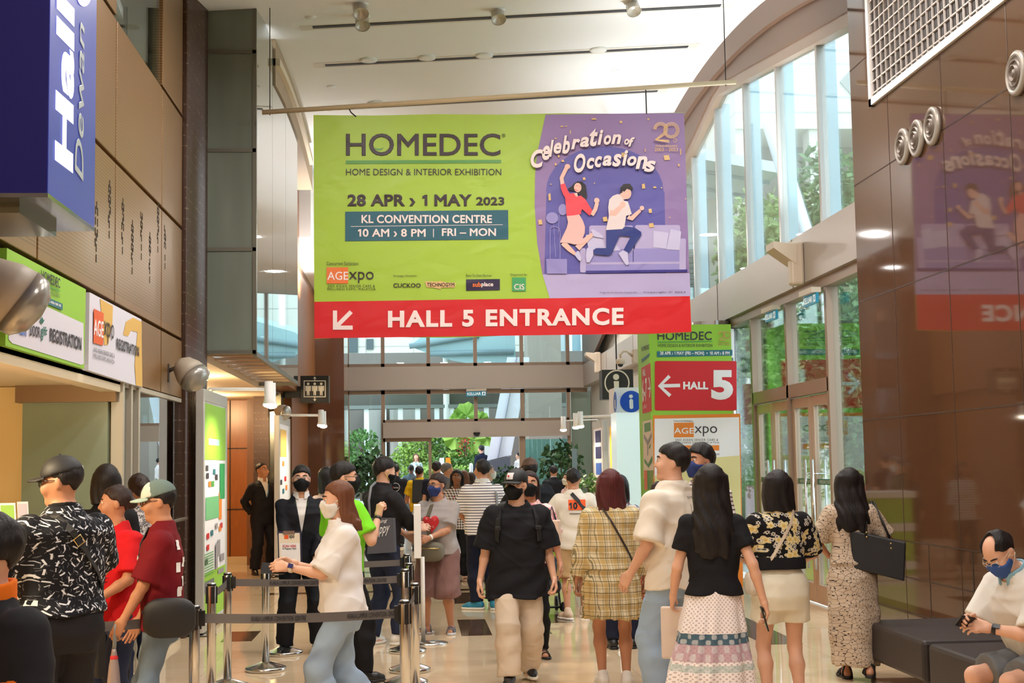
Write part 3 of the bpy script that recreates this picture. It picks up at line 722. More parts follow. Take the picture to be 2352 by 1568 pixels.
bdecal('man_forearm_print', [c5(*stroke([(1075, 690), (1130, 705), (1240, 600)], [80, 80, 52])), c5(*ell(1245, 588, 38, 42))], V_SKIN)
bdecal('man_shoe_print', [c5((770, 1160), (850, 1180), (852, 1262), (800, 1357), (762, 1352), (752, 1260)), c5((1188, 1232), (1250, 1195), (1310, 1222), (1322, 1380), (1290, 1392), (1240, 1322))], V_LIL2)
CELE = [('C', 52, 275, 145, 398), ('e', 128, 250, 182, 347), ('l', 175, 212, 207, 325), ('e', 205, 230, 258, 305), ('b', 262, 183, 314, 305), ('r', 322, 205, 383, 275), ('a', 380, 192, 442, 260), ('t', 444, 135, 500, 255), ('i', 497, 145, 535, 245), ('o', 538, 180, 588, 245), ('n', 588, 175, 655, 240), ('o', 675, 205, 708, 245), ('f', 702, 195, 745, 257), ('O', 340, 303, 417, 430), ('c', 425, 330, 477, 405), ('c', 478, 320, 527, 395), ('a', 530, 315, 592, 385), ('s', 594, 305, 658, 390), ('i', 660, 280, 700, 383), ('o', 694, 320, 757, 385), ('n', 750, 320, 830, 405), ('s', 806, 350, 885, 425)]
for ch, x0, y0, x1, y1 in CELE:
    for dx, mm, ly in ((4, vinyl('banner_shadow_print', (62, 44, 86)) if ch == 'C' and x0 == 52 else bpy.data.materials['banner_shadow_print'], 0.0), (0, V_WHITE, 0.0012)):
        (p, q) = c4((x0+dx, y0+dx), (x1+dx, y1+dx)); letter('lettering', ch, (p[0], p[1], q[0], q[1]), mm, bn, P16, _layer[0]+0.003+ly, 0.035, 0.25)
def twenty(ccx, parent, plane, mat, off):
    def seg(pts, w, closed=False):
        n = len(pts); o = []
        for i in range(n if closed else n-1):
            a, b = pts[i], pts[(i+1) % n]; o.append(ccx(*stroke([a, b], w)))
        return o
    arc = lambda cx, cy, r, a0, a1, n=22: [(cx+r*math.cos(a), cy+r*math.sin(a)) for a in np.linspace(a0, a1, n)]
    two = arc(915, 145, 38, math.pi, 2.35*math.pi, 14)+[(880, 224), (972, 224)]
    q = []
    for dr in (-8, 0, 8): q += seg(arc(987, 150, 43+dr, 0, 2*math.pi, 30), 4.5)
    for dr in (-8, 0, 8): q += seg(arc(915, 145, 38+dr, math.pi, 2.25*math.pi, 14)+[(882+dr*0.5, 224-8+dr*0.2), (972, 224+dr)], 4.5)
    q += seg(arc(1010, 218, 11, 0, 2*math.pi, 14), 3)
    decal('anniversary_mark', q, mat, parent, plane, off)
    for t, a, b in (('ANNIVERSARY', (880, 246), (1030, 260)), ('2003 - 2023', (877, 264), (1032, 287))):
        (p, q) = ccx(a, b); letter('lettering', t, (p[0], p[1], q[0], q[1]), mat, parent, plane, off+0.001, 0.01)
twenty(c4, bn, P16, V_GOLD, _layer[0]+0.001)
# pole that carries the banner, its wires and the clips
po = thing('hanging_pole', 'long pale wooden pole hung by thin wires above the green and purple banner', 'pole', P16(1150, 222))
mb = MB(); mb.tube([P16(602, 258), P16(1150, 223), P16(1690, 188)], 0.028, 14); mb.build('pole', flat('pale_timber_pole', (214, 194, 158), 0.5), po)
for px, py in ((620, 257), (1667, 190)):
    p = P16(px, py); mb = MB(); mb.tube([p+[0, 0, -0.04], (p[0], 16.0, 7.0 if px < 1000 else 7.35)], 0.006, 6); mb.build('wire', M_BLACK, po)
for pts in (((799, 240), (803, 252), (806, 258), (818, 268)), ((1483, 202), (1484, 230), (1485, 262))):
    c = tag(MB().tube([P16(*q) for q in pts], 0.008, 6).build('banner_hook', M_BLACK), 'black hook tying the banner to the pole %s' % ('above its green end' if pts[0][0] < 1000 else 'above its purple corner'), 'hook')

# ---- green tower with the HALL 5 arrow
TX0, TX1, TY = 3.27, 4.43, 19.35
tw = thing('sign_tower', 'tall square green tower sign with a red HALL 5 arrow panel facing the hall', 'sign', ((TX0+TX1)/2, TY+0.5, 0))
mb = MB(); mb.box((TX0, TY, 0), (TX1, TY+1.0, 3.62)); mb.build('tower_body', flat('print_green', (148, 204, 62), 0.45), tw)
PT = planeY(TY); PS = planeX(TX0); cT = crop(1380, 640, 3.267)
W_ = flat('print_white', (242, 242, 246), 0.5); D_ = flat('print_dark', (52, 50, 58), 0.5); T_ = flat('print_teal', (38, 112, 128), 0.5); R_ = flat('print_red', (206, 30, 40), 0.45); O_ = flat('print_orange', (232, 134, 44), 0.5); G_ = flat('print_green2', (84, 160, 76), 0.5); GD_ = flat('print_gold', (206, 166, 106), 0.5)
def tt(txt, a, b, m, **k): (p, q) = cT(a, b); letter('lettering', txt, (p[0], p[1], q[0], q[1]), m, tw, PT, 0.008, **k)
tt('HOMEDEC', (425, 395), (832, 460), D_, bold=0.012); decal('green_rule', [cT((427, 472), (835, 466), (835, 474), (427, 481))], G_, tw, PT, 0.005)
tt('HOME DESIGN & INTERIOR EXHIBITION', (428, 489), (836, 512), D_)
decal('teal_box', [cT((421, 544), (987, 532), (987, 576), (421, 588))], T_, tw, PT, 0.005); tt('28 APR › 1 MAY (FRI – MON)  •  10 AM › 8 PM', (443, 545), (965, 578), W_, bold=0.03)
(p, q) = cT((405, 617), (1018, 988)); decal('red_panel', [rrect(p[0], p[1], q[0], q[1], 4)], R_, tw, PT, 0.005)
decal('arrow', [cT(*stroke([(445, 804), (594, 800)], 26)), cT(*stroke([(515, 730), (440, 804), (520, 878)], 26))], W_, tw, PT, 0.009)
tt('HALL', (617, 772), (805, 830), W_, bold=0.045); tt('5', (828, 685), (992, 908), W_, bold=0.05)
twenty(lambda *ps: cT(*[(875+(x-866)*0.575, 392+(y-95)*0.56) for x, y in ps]), tw, PT, GD_, 0.006)
decal('orange_board', [cT((391, 1024), (1045, 1012), (1068, 2310), (391, 2340))], O_, tw, PT, 0.004)
decal('white_board', [cT((403, 1050), (1036, 1038), (1054, 1862), (403, 1872))], W_, tw, PT, 0.006)
decal('yellow_swirl', [cT((403, 1480), (600, 1420), (800, 1345), (1040, 1325), (1054, 1862), (403, 1872))], flat('print_pale_yellow', (226, 218, 156), 0.5), tw, PT, 0.007)
tt('Concurrent Exhibition:', (545, 1060), (690, 1072), D_)
decal('orange_box', [cT((548, 1080), (697, 1078), (697, 1188), (548, 1190))], O_, tw, PT, 0.0075); tt('AGE', (549, 1118), (697, 1162), W_, bold=0.01); tt('xpo', (702, 1106), (872, 1182), D_)
tt('2ND ASEAN SENIOR CARE &', (557, 1200), (880, 1217), D_, space=1.2); tt('WELLNESS EXPO, MALAYSIA', (552, 1222), (888, 1237), D_, space=1.2)
decal('orange_bar', [cT((630, 1250), (888, 1248), (888, 1288), (630, 1290))], O_, tw, PT, 0.0075); tt('8 PM', (852, 1310), (888, 1323), D_)
# left flank of the tower
def sq(a, b, c, d): return (a, b, c, d)
cI = crop(1330, 800, 6.032)
decal('red_panel', [cI((868, 272), (993, 198), (1013, 868), (884, 904))], R_, tw, PS, 0.005)
def ts(txt, quad, m, **k): letter('lettering', txt, tuple(cI(*quad)), m, tw, PS, 0.008, **k)
ts('HALL', ((888, 290), (928, 275), (890, 388), (930, 372)), W_, bold=0.02); ts('6-7', ((880, 430), (948, 398), (884, 752), (946, 735)), W_, bold=0.03)
decal('arrow', [cI(*stroke([(960, 560), (992, 548)], 26)), cI(*stroke([(975, 398), (996, 548), (982, 680)], 11))], W_, tw, PS, 0.008); ts('(LEVEL 3)', ((897, 790), (945, 770), (898, 850), (945, 830)), W_)
decal('teal_box', [cI((868, 150), (985, 62), (985, 100), (870, 198))], T_, tw, PS, 0.005); ts('HOMEDEC', ((868, -20), (985, -60), (870, 45), (985, 0)), D_, bold=0.01)
decal('map_board', [cI((888, 1012), (1018, 980), (1046, 1800), (900, 1810))], flat('print_cream', (236, 218, 204), 0.5), tw, PS, 0.005)
decal('map_print', [cI((905, 1180), (960, 1270), (1012, 1160), (1012, 1230), (962, 1340), (962, 1480), (952, 1480), (952, 1340), (905, 1240)), ], flat('print_grey', (150, 146, 150), 0.5), tw, PS, 0.008)
decal('map_green', [cI((910, 1040), (992, 1020), (996, 1140), (914, 1165)), cI((975, 1370), (1000, 1310), (1000, 1360), (975, 1400)), cI((910, 1520), (965, 1600), (1020, 1480), (1024, 1560), (970, 1650), (915, 1580))], flat('print_map_green', (84, 142, 84), 0.5), tw, PS, 0.008)
cJ = crop(1340, 1040, 6.032)
decal('colour_key', [cJ((848, 240), (890, 240), (897, 505), (853, 510))], flat('print_key_orange', (226, 116, 78), 0.5), tw, PS, 0.009); decal('colour_key', [cJ((892, 240), (928, 240), (935, 505), (899, 505))], flat('print_key_green', (94, 152, 88), 0.5), tw, PS, 0.009); decal('colour_key', [cJ((930, 240), (976, 240), (972, 505), (937, 505))], flat('print_key_olive', (140, 160, 78), 0.5), tw, PS, 0.009)

# ---- white information column with the blue i
ic = thing('information_column', 'slim white column topped with a round blue i emblem beside the green tower', 'sign', (3.44, 22.7, 0))
IX0, IX1, IY = 3.24, 3.68, 22.5
mb = MB(); mb.box((IX0, IY, 0), (IX1, IY+0.6, 2.52)); mb.build('lit_column', flat('white_lit_acrylic', (226, 244, 250), 0.4, emit=0.3), ic)
mb = MB(); mb.box((IX0-0.02, IY-0.02, 2.52), (IX1+0.02, IY+0.62, 2.92)); mb.build('header_box', W_, ic)
PI_ = planeY(IY-0.02); PIs = planeX(IX0-0.02)
BL = flat('emblem_blue', (38, 84, 200), 0.3)
decal('emblem', [ell(1449.5, 922, 25, 25, 36)], BL, ic, PI_, 0.004); decal('emblem_i', [ell(1449, 910, 4.6, 4.4), stroke([(1449.6, 920), (1450.2, 935)], 8.6), ell(1449.6, 920, 4.3, 4), ell(1450.2, 935, 4.3, 4)], W_, ic, PI_, 0.007)
decal('side_emblem', [ell(1413.3, 923, 3.8, 24)], BL, ic, PIs, 0.004); decal('side_i', [stroke([(1413.3, 918), (1413.8, 938)], 2)], W_, ic, PIs, 0.006)

# ---- dark hanging signs
def hang_sign(name, label, px0, py0, px1, py1, Y, thick=0.12):
    a = atY(px0, py1, Y); b = atY(px1, py0, Y)
    t = thing(name, label, 'sign', ((a[0]+b[0])/2, Y, a[2])); MB().box((a[0], Y, a[2]), (b[0], Y+thick, b[2]), 0.004).build('sign_box', flat('sign_charcoal', (34, 32, 30), 0.35), t)
    return t, planeY(Y)
t, pl = hang_sign('lift_sign', 'square black lift sign with three white figures between arrows', 690, 862, 755, 925, 25.0, 0.3)
cL = crop(440, 860, 3.5625); iv = flat('sign_ivory', (238, 228, 208), 0.4)
fig = []
for cx in (954, 1008, 1061):
    fig += [cL(*ell(cx, 76, 11, 11, 12)), cL((cx-24, 92), (cx+24, 92), (cx+22, 135), (cx+14, 135), (cx+12, 108), (cx+10, 170), (cx+3, 170), (cx, 130), (cx-3, 170), (cx-10, 170), (cx-12, 108), (cx-14, 135), (cx-22, 135))]
fig += [cL(*q) for q in (rect(918, 48, 1098, 55), rect(918, 178, 1098, 185), rect(918, 48, 925, 185), rect(1091, 48, 1098, 185), stroke([(1008, 48), (1008, 20)], 6), stroke([(1008, 185), (1008, 214)], 6), [(992, 36), (1008, 16), (1024, 36), (1008, 28)], [(992, 198), (1008, 218), (1024, 198), (1008, 206)])]
decal('lift_pictogram', fig, iv, t, pl, 0.004); MB().box((-2.3, 25.05, 2.95), (-2.0, 25.2, 3.15)).build('wall_bracket', M_BLACK, t)
t, pl = hang_sign('information_sign', 'square black hanging sign with a large cream i in a ring', 1384, 848, 1454, 917, 24.2, 0.4)
ring = [(1417+29*math.cos(a), 879+30*math.sin(a)) for a in np.linspace(0, 2*math.pi, 32)]+[(1417+26*math.cos(a), 879+27*math.sin(a)) for a in np.linspace(2*math.pi, 0, 32)]
decal('i_pictogram', [ring, ell(1415, 865.5, 7, 7), [(1409.5, 875), (1421.5, 875), (1421.5, 899), (1411, 899)]], iv, t, pl, 0.004)
MB().tube([(atY(1420, 848, 24.2)[0], 24.4, atY(1420, 848, 24.2)[2]), (atY(1420, 848, 24.2)[0], 24.4, 8.0)], 0.012, 6).build('hanger_rod', M_BLACK, t)

# ---- exit signs
def exit_sign(label, quadpx, plane, nrm, Yc):
    P = [plane(*q) for q in quadpx]; t = thing('exit_sign', label, 'exit sign', np.mean(P, 0), 'exit signs over the glass doors')
    n = np.array(nrm, float); mb = MB(); mb.prism([p for p in (P[0], P[1], P[3], P[2])], -n*0.03); mb.build('sign_plate', flat('exit_blue', (20, 122, 150), 0.4, emit=0.25), t)
    v = P[0]-P[2]; 
    mb = MB(); a = P[0]+v*0.02; b = P[1]+v*0.02; mb.prism([a-n*0.06, b-n*0.06, b+n*0.05, a+n*0.05], v*0.5); mb.build('lamp_housing', flat('housing_cream', (206, 196, 180), 0.5), t)
    q = lambda u, w: P[2]*(1-u)*(1-w)+P[3]*u*(1-w)+P[0]*(1-u)*w+P[1]*u*w
    gv, gf = glyphs('KELUAR', 0.02); gv = (gv-gv.min(0))/(gv.max(0)-gv.min(0)); mb = MB(); mb.add([q(0.05+0.68*a, 0.2+0.6*b)+n*(0.006+zz) for (a, b), zz in zip(gv, glyphs.z)], gf); mb.build('lettering', flat('exit_white', (230, 240, 236), 0.4, emit=0.3), t)
    mb = MB(); mb.add([q(*c)+n*0.004 for c in ((0.78, 0.15), (0.96, 0.15), (0.96, 0.85), (0.78, 0.85))], [(0, 1, 2, 3)]); mb.build('running_man_box', flat('exit_white', (230, 240, 236), 0.4, emit=0.3), t)
    mb = MB(); mb.add([q(*c)+n*0.006 for c in ((0.82, 0.2), (0.86, 0.2), (0.89, 0.42), (0.93, 0.3), (0.95, 0.36), (0.9, 0.55), (0.92, 0.65), (0.88, 0.78), (0.84, 0.6))], [tuple(range(9))]); mb.build('running_man', flat('exit_blue', (20, 122, 150), 0.4, emit=0.25), t)
exit_sign('blue exit sign hanging at the middle of the far glass wall', ((1071, 899), (1117, 897.5), (1071, 910), (1117, 909)), planeY(YF-0.4), (0, -1, 0), YF)
cE = crop(1560, 440, 4.9)
for lab, qd in (('blue exit sign over the farther pair of glass doors', ((965, 1375), (1087, 1325), (968, 1472), (1088, 1430))), ('blue exit sign over the nearer pair of glass doors', ((1394, 1190), (1540, 1132), (1402, 1305), (1542, 1245)))):
    exit_sign(lab, cE(*qd), planeX(4.62), (-1, 0, 0), 0)

# ---- registration signs above the counter
PR = planeX(XL+0.045); PRb = planeX(XL+0.04); cR = crop(0, 540, 3.0158)
def sign_board(name, label, quad, mat):
    P = [PRb(*q) for q in cR(*quad)]; t = thing(name, label, 'sign', np.mean(P, 0)); 
    mb = MB(); mb.prism(P, (-0.05, 0, 0)); mb.build('sign_board', mat, t)
    return t
t = sign_board('registration_sign', 'green and white registration sign above the counter, nearer of the two', ((48, 88), (595, 375), (583, 925), (37, 765)), flat('print_green', (148, 204, 62), 0.45))
def rt(txt, quad, m, **k): letter('lettering', txt, tuple(cR(*quad)), m, t, PR, 0.004, **k)
decal('white_field', [cR((62, 480), (150, 440), (200, 440), (575, 610), (578, 890), (560, 898), (80, 748), (56, 720))], flat('print_silver', (222, 220, 232), 0.5), t, PRb, 0.003)
rt('HOMEDEC', ((281, 238), (413, 300), (283, 308), (412, 370)), D_, bold=0.012); rt('HOME DESIGN & INTERIOR EXHIBITION', ((281, 362), (411, 410), (281, 388), (411, 435)), D_)
decal('green_rule', [cR((282, 328), (412, 382), (412, 392), (282, 340))], G_, t, PR, 0.003); decal('teal_box', [cR((258, 400), (431, 475), (431, 520), (258, 450))], T_, t, PR, 0.003)
rt('28 APR - 1 MAY (FRI - MON) • 10 AM - 8 PM', ((275, 425), (418, 480), (275, 448), (418, 505)), W_, bold=0.02)
NV = flat('print_navy', (46, 44, 92), 0.5); BU = flat('print_blue', (70, 110, 200), 0.5)
rt('REGISTER', ((82, 540), (185, 560), (82, 575), (185, 605)), NV, bold=0.03); rt('&', ((92, 618), (105, 622), (92, 652), (105, 655)), D_, bold=0.02); rt('VISIT', ((108, 600), (186, 622), (108, 680), (186, 705)), BU, bold=0.035)
rt('DOOR', ((203, 618), (274, 635), (203, 695), (274, 712)), D_, bold=0.025); rt('gift', ((272, 612), (325, 640), (282, 735), (322, 705)), flat('print_deep_green', (30, 108, 92), 0.5), bold=0.02, shear=0.25)
decal('leaf_mark', [cR((284, 615), (268, 590), (282, 592), (276, 565), (288, 580), (292, 562), (298, 590), (310, 580), (292, 612))], flat('print_deep_green', (30, 108, 92), 0.5), t, PR, 0.003)
rt('REGISTRATION', ((343, 640), (561, 706), (343, 735), (561, 800)), D_, bold=0.03)
t = sign_board('registration_sign', 'white and gold registration sign above the counter, farther of the two', ((621, 395), (979, 583), (986, 1055), (612, 935)), flat('print_silver', (222, 220, 232), 0.5))
decal('gold_swirl', [cR((690, 440), (780, 490), (775, 640), (745, 760), (720, 760)), cR((850, 690), (870, 600), (920, 570), (978, 600), (980, 680), (905, 660), (885, 700)), cR((950, 670), (978, 680), (984, 1050), (940, 1040), (930, 900))], flat('print_straw', (222, 178, 92), 0.5), t, PRb, 0.003)
decal('orange_box', [cR((648, 508), (716, 540), (712, 765), (645, 745))], flat('print_deep_orange', (226, 96, 44), 0.5), t, PR, 0.003)
rt('AGE', ((648, 578), (714, 600), (646, 690), (712, 715)), W_, bold=0.01); rt('xpo', ((718, 590), (788, 625), (718, 740), (786, 770)), D_)
rt('2ND ASEAN SENIOR CARE &', ((646, 775), (790, 820), (646, 805), (790, 852)), D_); rt('WELLNESS EXPO, MALAYSIA', ((642, 818), (790, 866), (642, 850), (790, 896)), D_)
rt('REGISTRATION', ((807, 710), (960, 772), (807, 790), (960, 842)), D_, bold=0.03)

# ---- big blue hall sign on the left wall
hs = thing('hall_sign', 'tall blue box sign lettered Hall Dewan, fixed to the bronze wall', 'sign', (-2.0, 6.9, 2.95))
Y0 = 6.5; X0 = atY(110, 443, Y0)[0]; Z0 = atY(110, 443, Y0)[2]; Y1 = atX(217, 500, X0)[1]
mb = MB(); mb.box((XL+0.01, Y0, Z0), (X0-0.004, Y1, 6.2)); mb.build('sign_case', flat('deep_blue', (14, 16, 104), 0.35, emit=0.03), hs)
mb = MB(); mb.box((X0-0.004, Y0, Z0), (X0, Y1, 6.2)); mb.build('lit_face', flat('lit_blue', (44, 60, 160), 0.3, emit=0.16), hs)
mb = MB(); mb.box((XL+0.08, Y0+0.12, Z0-0.07), (X0-0.16, Y1-0.14, Z0)); mb.build('base_tray', flat('grey_green_metal', (140, 146, 130), 0.12, 0.9), hs)
mb = MB(); mb.box((XL+0.01, Y0, Z0-0.02), (X0, Y1, Z0)); mb.build('underside', flat('polished_steel_dark', (150, 158, 170), 0.12, 0.9), hs)
PH = planeX(X0); cH = crop(0, 0, 2.904)
def ht(txt, tl, tr, bl, br, m, **k): letter('lettering', txt, tuple(cH(tl, tr, bl, br)), m, hs, PH, 0.004, **k)
WG = flat('lit_white', (240, 242, 255), 0.4, emit=0.6)
ht('Hall', (360, 1065), (374, -68), (483, 1157), (493, 62), WG, bold=0.045)
ht('Dewan', (494, 1130), (518, 100), (550, 1212), (558, 190), flat('lit_grey', (160, 170, 172), 0.4, emit=0.15), bold=0.01)
decal('numeral_disc', [cH(*ell(556, -40, 50, 85, 20))], flat('lit_lavender', (150, 150, 240), 0.4, emit=0.5), hs, PH, 0.004)

# ---- mirrored round pillar with printed panel beside the doors
pc = thing('wrapped_pillar', 'round mirror-clad pillar wrapped with a printed SDG TASKFORCE graphic beside the doors', 'pillar', (4.52, 20.9, 0))
mb = MB(); mb.lathe((4.52, 20.9, 0), [(0.33, 0), (0.33, 3.8)], 40); mb.build('pillar_cladding', flat('dull_mirror_cladding', (176, 166, 160), 0.12, 0.75), pc)
def cyl(u, z, r=0.334): # u px-angle around the pillar's visible side
    a = -math.pi/2-0.25+u; return np.array([4.52+r*math.cos(a), 20.9+r*math.sin(a), z])
def wrap(name, u0, u1, z0, z1, mat):
    mb = MB(); mb.grid(lambda a, b: tuple(cyl(u0+(u1-u0)*a, z0+(z1-z0)*b)), 10, 1); return mb.build(name, mat, pc)
wrap('grey_panel', -1.2, 1.15, 2.95, 3.68, flat('print_stone', (196, 186, 180), 0.4))
for u, m, in ((-0.62, (206, 146, 92)), (-0.08, (98, 118, 96)), (0.45, (168, 74, 76))): wrap('goal_tile', u, u+0.5, 2.25, 2.85, flat('goal_%d' % m[0], m, 0.4))
for u, m, in ((-0.62, (90, 130, 150)), (-0.08, (120, 140, 110)), (0.45, (178, 88, 110))): wrap('goal_tile', u, u+0.5, 0.6, 1.35, flat('goalb_%d' % m[0], m, 0.4))
def wtext(txt, u0, u1, z0, z1, m, **k):
    v, fc = glyphs(txt, **k); v = (v-v.min(0))/(v.max(0)-v.min(0)); mb = MB(); mb.add([cyl(u0+(u1-u0)*a, z0+(z1-z0)*b, 0.340+zz) for (a, b), zz in zip(v, glyphs.z)], fc); mb.build('lettering', m, pc)
wtext('SDG', -0.55, -0.02, 3.3, 3.52, D_, bold=0.03); wtext('TASKFORCE', -0.55, 1.0, 3.02, 3.25, D_, bold=0.03)
for k in range(4): wtext('›', 0.1+k*0.17, 0.22+k*0.17, 3.32, 3.5, (R_, flat('goal_168', (168, 74, 76), 0.4), BU, R_)[k], bold=0.03)
# ---------------------------------------------------------------- ceiling fittings
def ceil_pt(px, py):
    d = ray(px, py); y = 18.0
    for _ in range(30):
        p = CC+d*(y/d[1]); y = ((hc(p[0], y)-CAM_H)/d[2])*d[1]*0.5+y*0.5
    return CC+d*(y/d[1])
ORD = ['nearest', 'second', 'third']
for i, (a, b) in enumerate((((718, 60), (1655, 10)), ((747, 148), (1580, 105)), ((1190, 225), (1510, 207)))):
    p, q = ceil_pt(*a), ceil_pt(*b)
    if i == 2: p = np.array([-1.2, p[1], hc(-1.2, p[1])])
    t = thing('air_slot', 'long dark linear air slot in the white ceiling, %s of three from the hall' % ORD[i], 'air slot', (p+q)/2, 'linear slots in the ceiling')
    dx = (q-p)/np.linalg.norm(q-p); ay = np.cross([0, 0, 1.0], dx); ay /= np.linalg.norm(ay); az = np.cross(dx, ay)
    L = np.linalg.norm(q-p)/2
    MB().obox((p+q)/2, dx, ay, az, L+0.16, 0.13, 0.012).build('slot_surround', flat('pale_surround', (228, 220, 210), 0.6), t)
    MB().obox((p+q)/2-az*0.013, dx, ay, az, L, 0.045, 0.008).build('slot', flat('slot_dark', (52, 52, 56), 0.6), t)
def spot_lamp(px, py, label):
    p = ceil_pt(px, py); t = thing('ceiling_spot', label, 'spotlight', p, 'tilted spotlights in the ceiling')
    mb = MB(); mb.lathe(p, [(0.10, -0.03), (0.10, 0.02)], 24); mb.build('lamp_base', M_WHITE, t)
    ax = (0.1, -0.55, -0.83); mb = MB(); mb.lathe(p+[0, -0.02, -0.05], [(0.07, -0.03), (0.085, 0.02), (0.088, 0.13), (0.094, 0.135), (0.078, 0.12), (0.02, 0.06)], 24, ax); mb.build('lamp_can', flat('lamp_can', (214, 208, 196), 0.35, 0.3), t)
for (px, py, l) in ((827, 8, 'tilted white spotlight at the top of the ceiling, leftmost of the nearer row'), (831, 36, 'tilted white spotlight just above the nearest dark slot, near its left end'), (1142, 22, 'tilted white spotlight above the middle of the nearest dark slot'), (1451, 4, 'tilted white spotlight high on the ceiling, above the right end of the nearest slot')):
    spot_lamp(px, py, l)
DL = [(846, 135), (1112, 125), (1374, 112), (861, 236), (980, 130)]
for i, (px, py) in enumerate(DL):
    p = ceil_pt(px, py); t = thing('ceiling_downlight', ('round downlight beside the left end of the second dark slot', 'round downlight at the middle of the second dark slot', 'round downlight toward the right end of the second dark slot', 'round downlight just above the banner pole near its left clip', 'round unlit ceiling speaker beside the second dark slot')[i], 'downlight', p, 'round fittings in the ceiling')
    mb = MB(); mb.lathe(p-[0, 0, 0.03], [(0.08, 0.0), (0.125, 0.0), (0.13, 0.04)], 28); mb.build('lamp_ring', M_WHITE, t)
    mb = MB(); mb.lathe(p-[0, 0, 0.024], [(0.085, 0.0), (0.085, 0.02)], 24); mb.build('lamp_lens', flat('speaker_mesh', (196, 190, 178), 0.7) if i == 4 else flat('warm_lens', (255, 236, 206), 0.4, emit=2.5), t)
for i, (px, py) in enumerate(((713, 38), (761, 198), (1415, 162))):
    p = ceil_pt(px, py); o = MB().lathe(p-[0, 0, 0.012], [(0.0001, 0), (0.07, 0.0), (0.08, 0.02)], 20).build('smoke_detector', M_CEIL)
    tag(o, ('small round white detector on the ceiling above the left end of the nearest slot', 'small round white detector on the ceiling above the banner pole', 'small round white detector on the ceiling between second and third slots')[i], 'detector', 'detectors on the ceiling')

# ---------------------------------------------------------------- upright display boards with lamps
def display_board(label, x, y0, y1, h, face, lamps, group):
    """a double sided frame whose long side runs along the hall; face +1 looks toward +x"""
    t = thing('display_board', label, 'display board', (x, (y0+y1)/2, 0), group)
    xa, xb = (x-0.085, x) if face > 0 else (x, x+0.085); fx_ = x+0.001*face
    fr = MB(); fr.box((xa, y0, 0.03), (xb, y0+0.09, h), 0.006); fr.box((xa, y1-0.09, 0.03), (xb, y1, h), 0.006); fr.box((xa, y0+0.09, h-0.12), (xb, y1-0.09, h)); fr.box((xa, y0+0.09, 0.03), (xb, y1-0.09, 0.10)); fr.build('board_frame', flat('silver_board_frame', (200, 198, 192), 0.35, 0.4), t)
    bd = MB(); bd.box((xa+0.015, y0+0.09, 0.10), (xb-0.015, y1-0.09, h-0.12)); bd.build('poster', flat('poster_white', (236, 234, 240), 0.5), t)
    px_ = (xb-0.013) if face > 0 else (xa+0.013)
    cnt = [0]
    def pr(nm, u0, u1, z0, z1, m, off=0.002):
        cnt[0] += 1; off += 0.00025*cnt[0]
        a = y0+0.09+(y1-y0-0.18)*u0; b = y0+0.09+(y1-y0-0.18)*u1
        mb = MB(); X_ = px_+off*face; mb.add([(X_, a, z0), (X_, b, z0), (X_, b, z1), (X_, a, z1)], [(0, 1, 2, 3)]); return mb.build(nm, m, t)
    ft = MB()
    for y in (y0+0.12, y1-0.12): ft.lathe((x-0.04*face, y, 0), [(0.16, 0.0), (0.16, 0.012), (0.03, 0.03)], 24)
    ft.build('floor_plate', flat('plate_dark', (70, 66, 62), 0.3, 0.6), t)
    for y in lamps:
        arm = MB(); arm.tube([(x-0.04*face, y, h), (x-0.02*face, y, h+0.03), (x+0.62*face, y, h+0.02)], 0.010, 8); ar = arm.build('lamp_arm', M_WHITE, t)
        hd = MB(); hd.lathe((x+0.62*face, y, h+0.10), [(0.0001, 0.0), (0.045, 0.0), (0.048, -0.2), (0.062, -0.24), (0.060, -0.245)], 20); hd.build('lamp_head', M_WHITE, t)
        bl = MB(); bl.ball((x+0.62*face, y, h-0.155), (0.062, 0.062, 0.03)); bl.build('lamp_bulb', M_LAMP, t)
        d = bpy.data.lights.new('board_lamp', 'SPOT'); d.energy = 30; d.color = (1, 0.86, 0.6); d.spot_size = 2.2; d.spot_blend = 0.6; d.shadow_soft_size = 0.06
        o = bpy.data.objects.new('board_lamp', d); COL.objects.link(o); o.location = (x+0.58*face, y, h-0.21); o.rotation_euler = (0, math.radians(26*face), 0)
    return t, pr
t, pr = display_board('tall silver-framed directory board with floor plan and two lamps, beside the ribbed column', -2.19, 14.93, 16.8, 2.56, 1, (15.45, 15.75), 'framed directory boards')
pr('green_header', 0.04, 1.0, 1.82, 2.42, flat('print_green', (148, 204, 62), 0.45)); pr('green_footer', 0, 1, 0.12, 0.62, flat('print_green', (148, 204, 62), 0.45))
fl = flat('plan_green', (112, 184, 128), 0.5)
pr('floor_plan', 0.08, 0.68, 1.18, 1.42, fl); pr('plan_hall', 0.68, 0.82, 1.15, 1.45, O_); pr('green_tag', 0.72, 0.97, 1.38, 1.78, flat('tag_green', (42, 160, 90), 0.5))
pr('date_bar', 0.2, 0.7, 1.98, 2.05, flat('pale_teal', (150, 190, 190), 0.5))
for u, z, m in ((0.08, 1.7, D_), (0.4, 1.66, T_), (0.2, 1.53, O_), (0.34, 1.53, G_), (0.1, 1.62, D_), (0.5, 1.6, D_), (0.3, 1.0, T_), (0.12, 0.98, R_), (0.12, 0.86, R_), (0.68, 1.02, O_), (0.74, 1.05, R_), (0.06, 0.72, D_), (0.5, 1.06, flat('print_grey', (150, 146, 150), 0.5))): pr('exhibitor_mark', u, u+0.11, z, z+0.06, m)
for k in range(9): pr('print_line', 0.02, 0.42, 0.82-k*0.028, 0.83-k*0.028, G_)
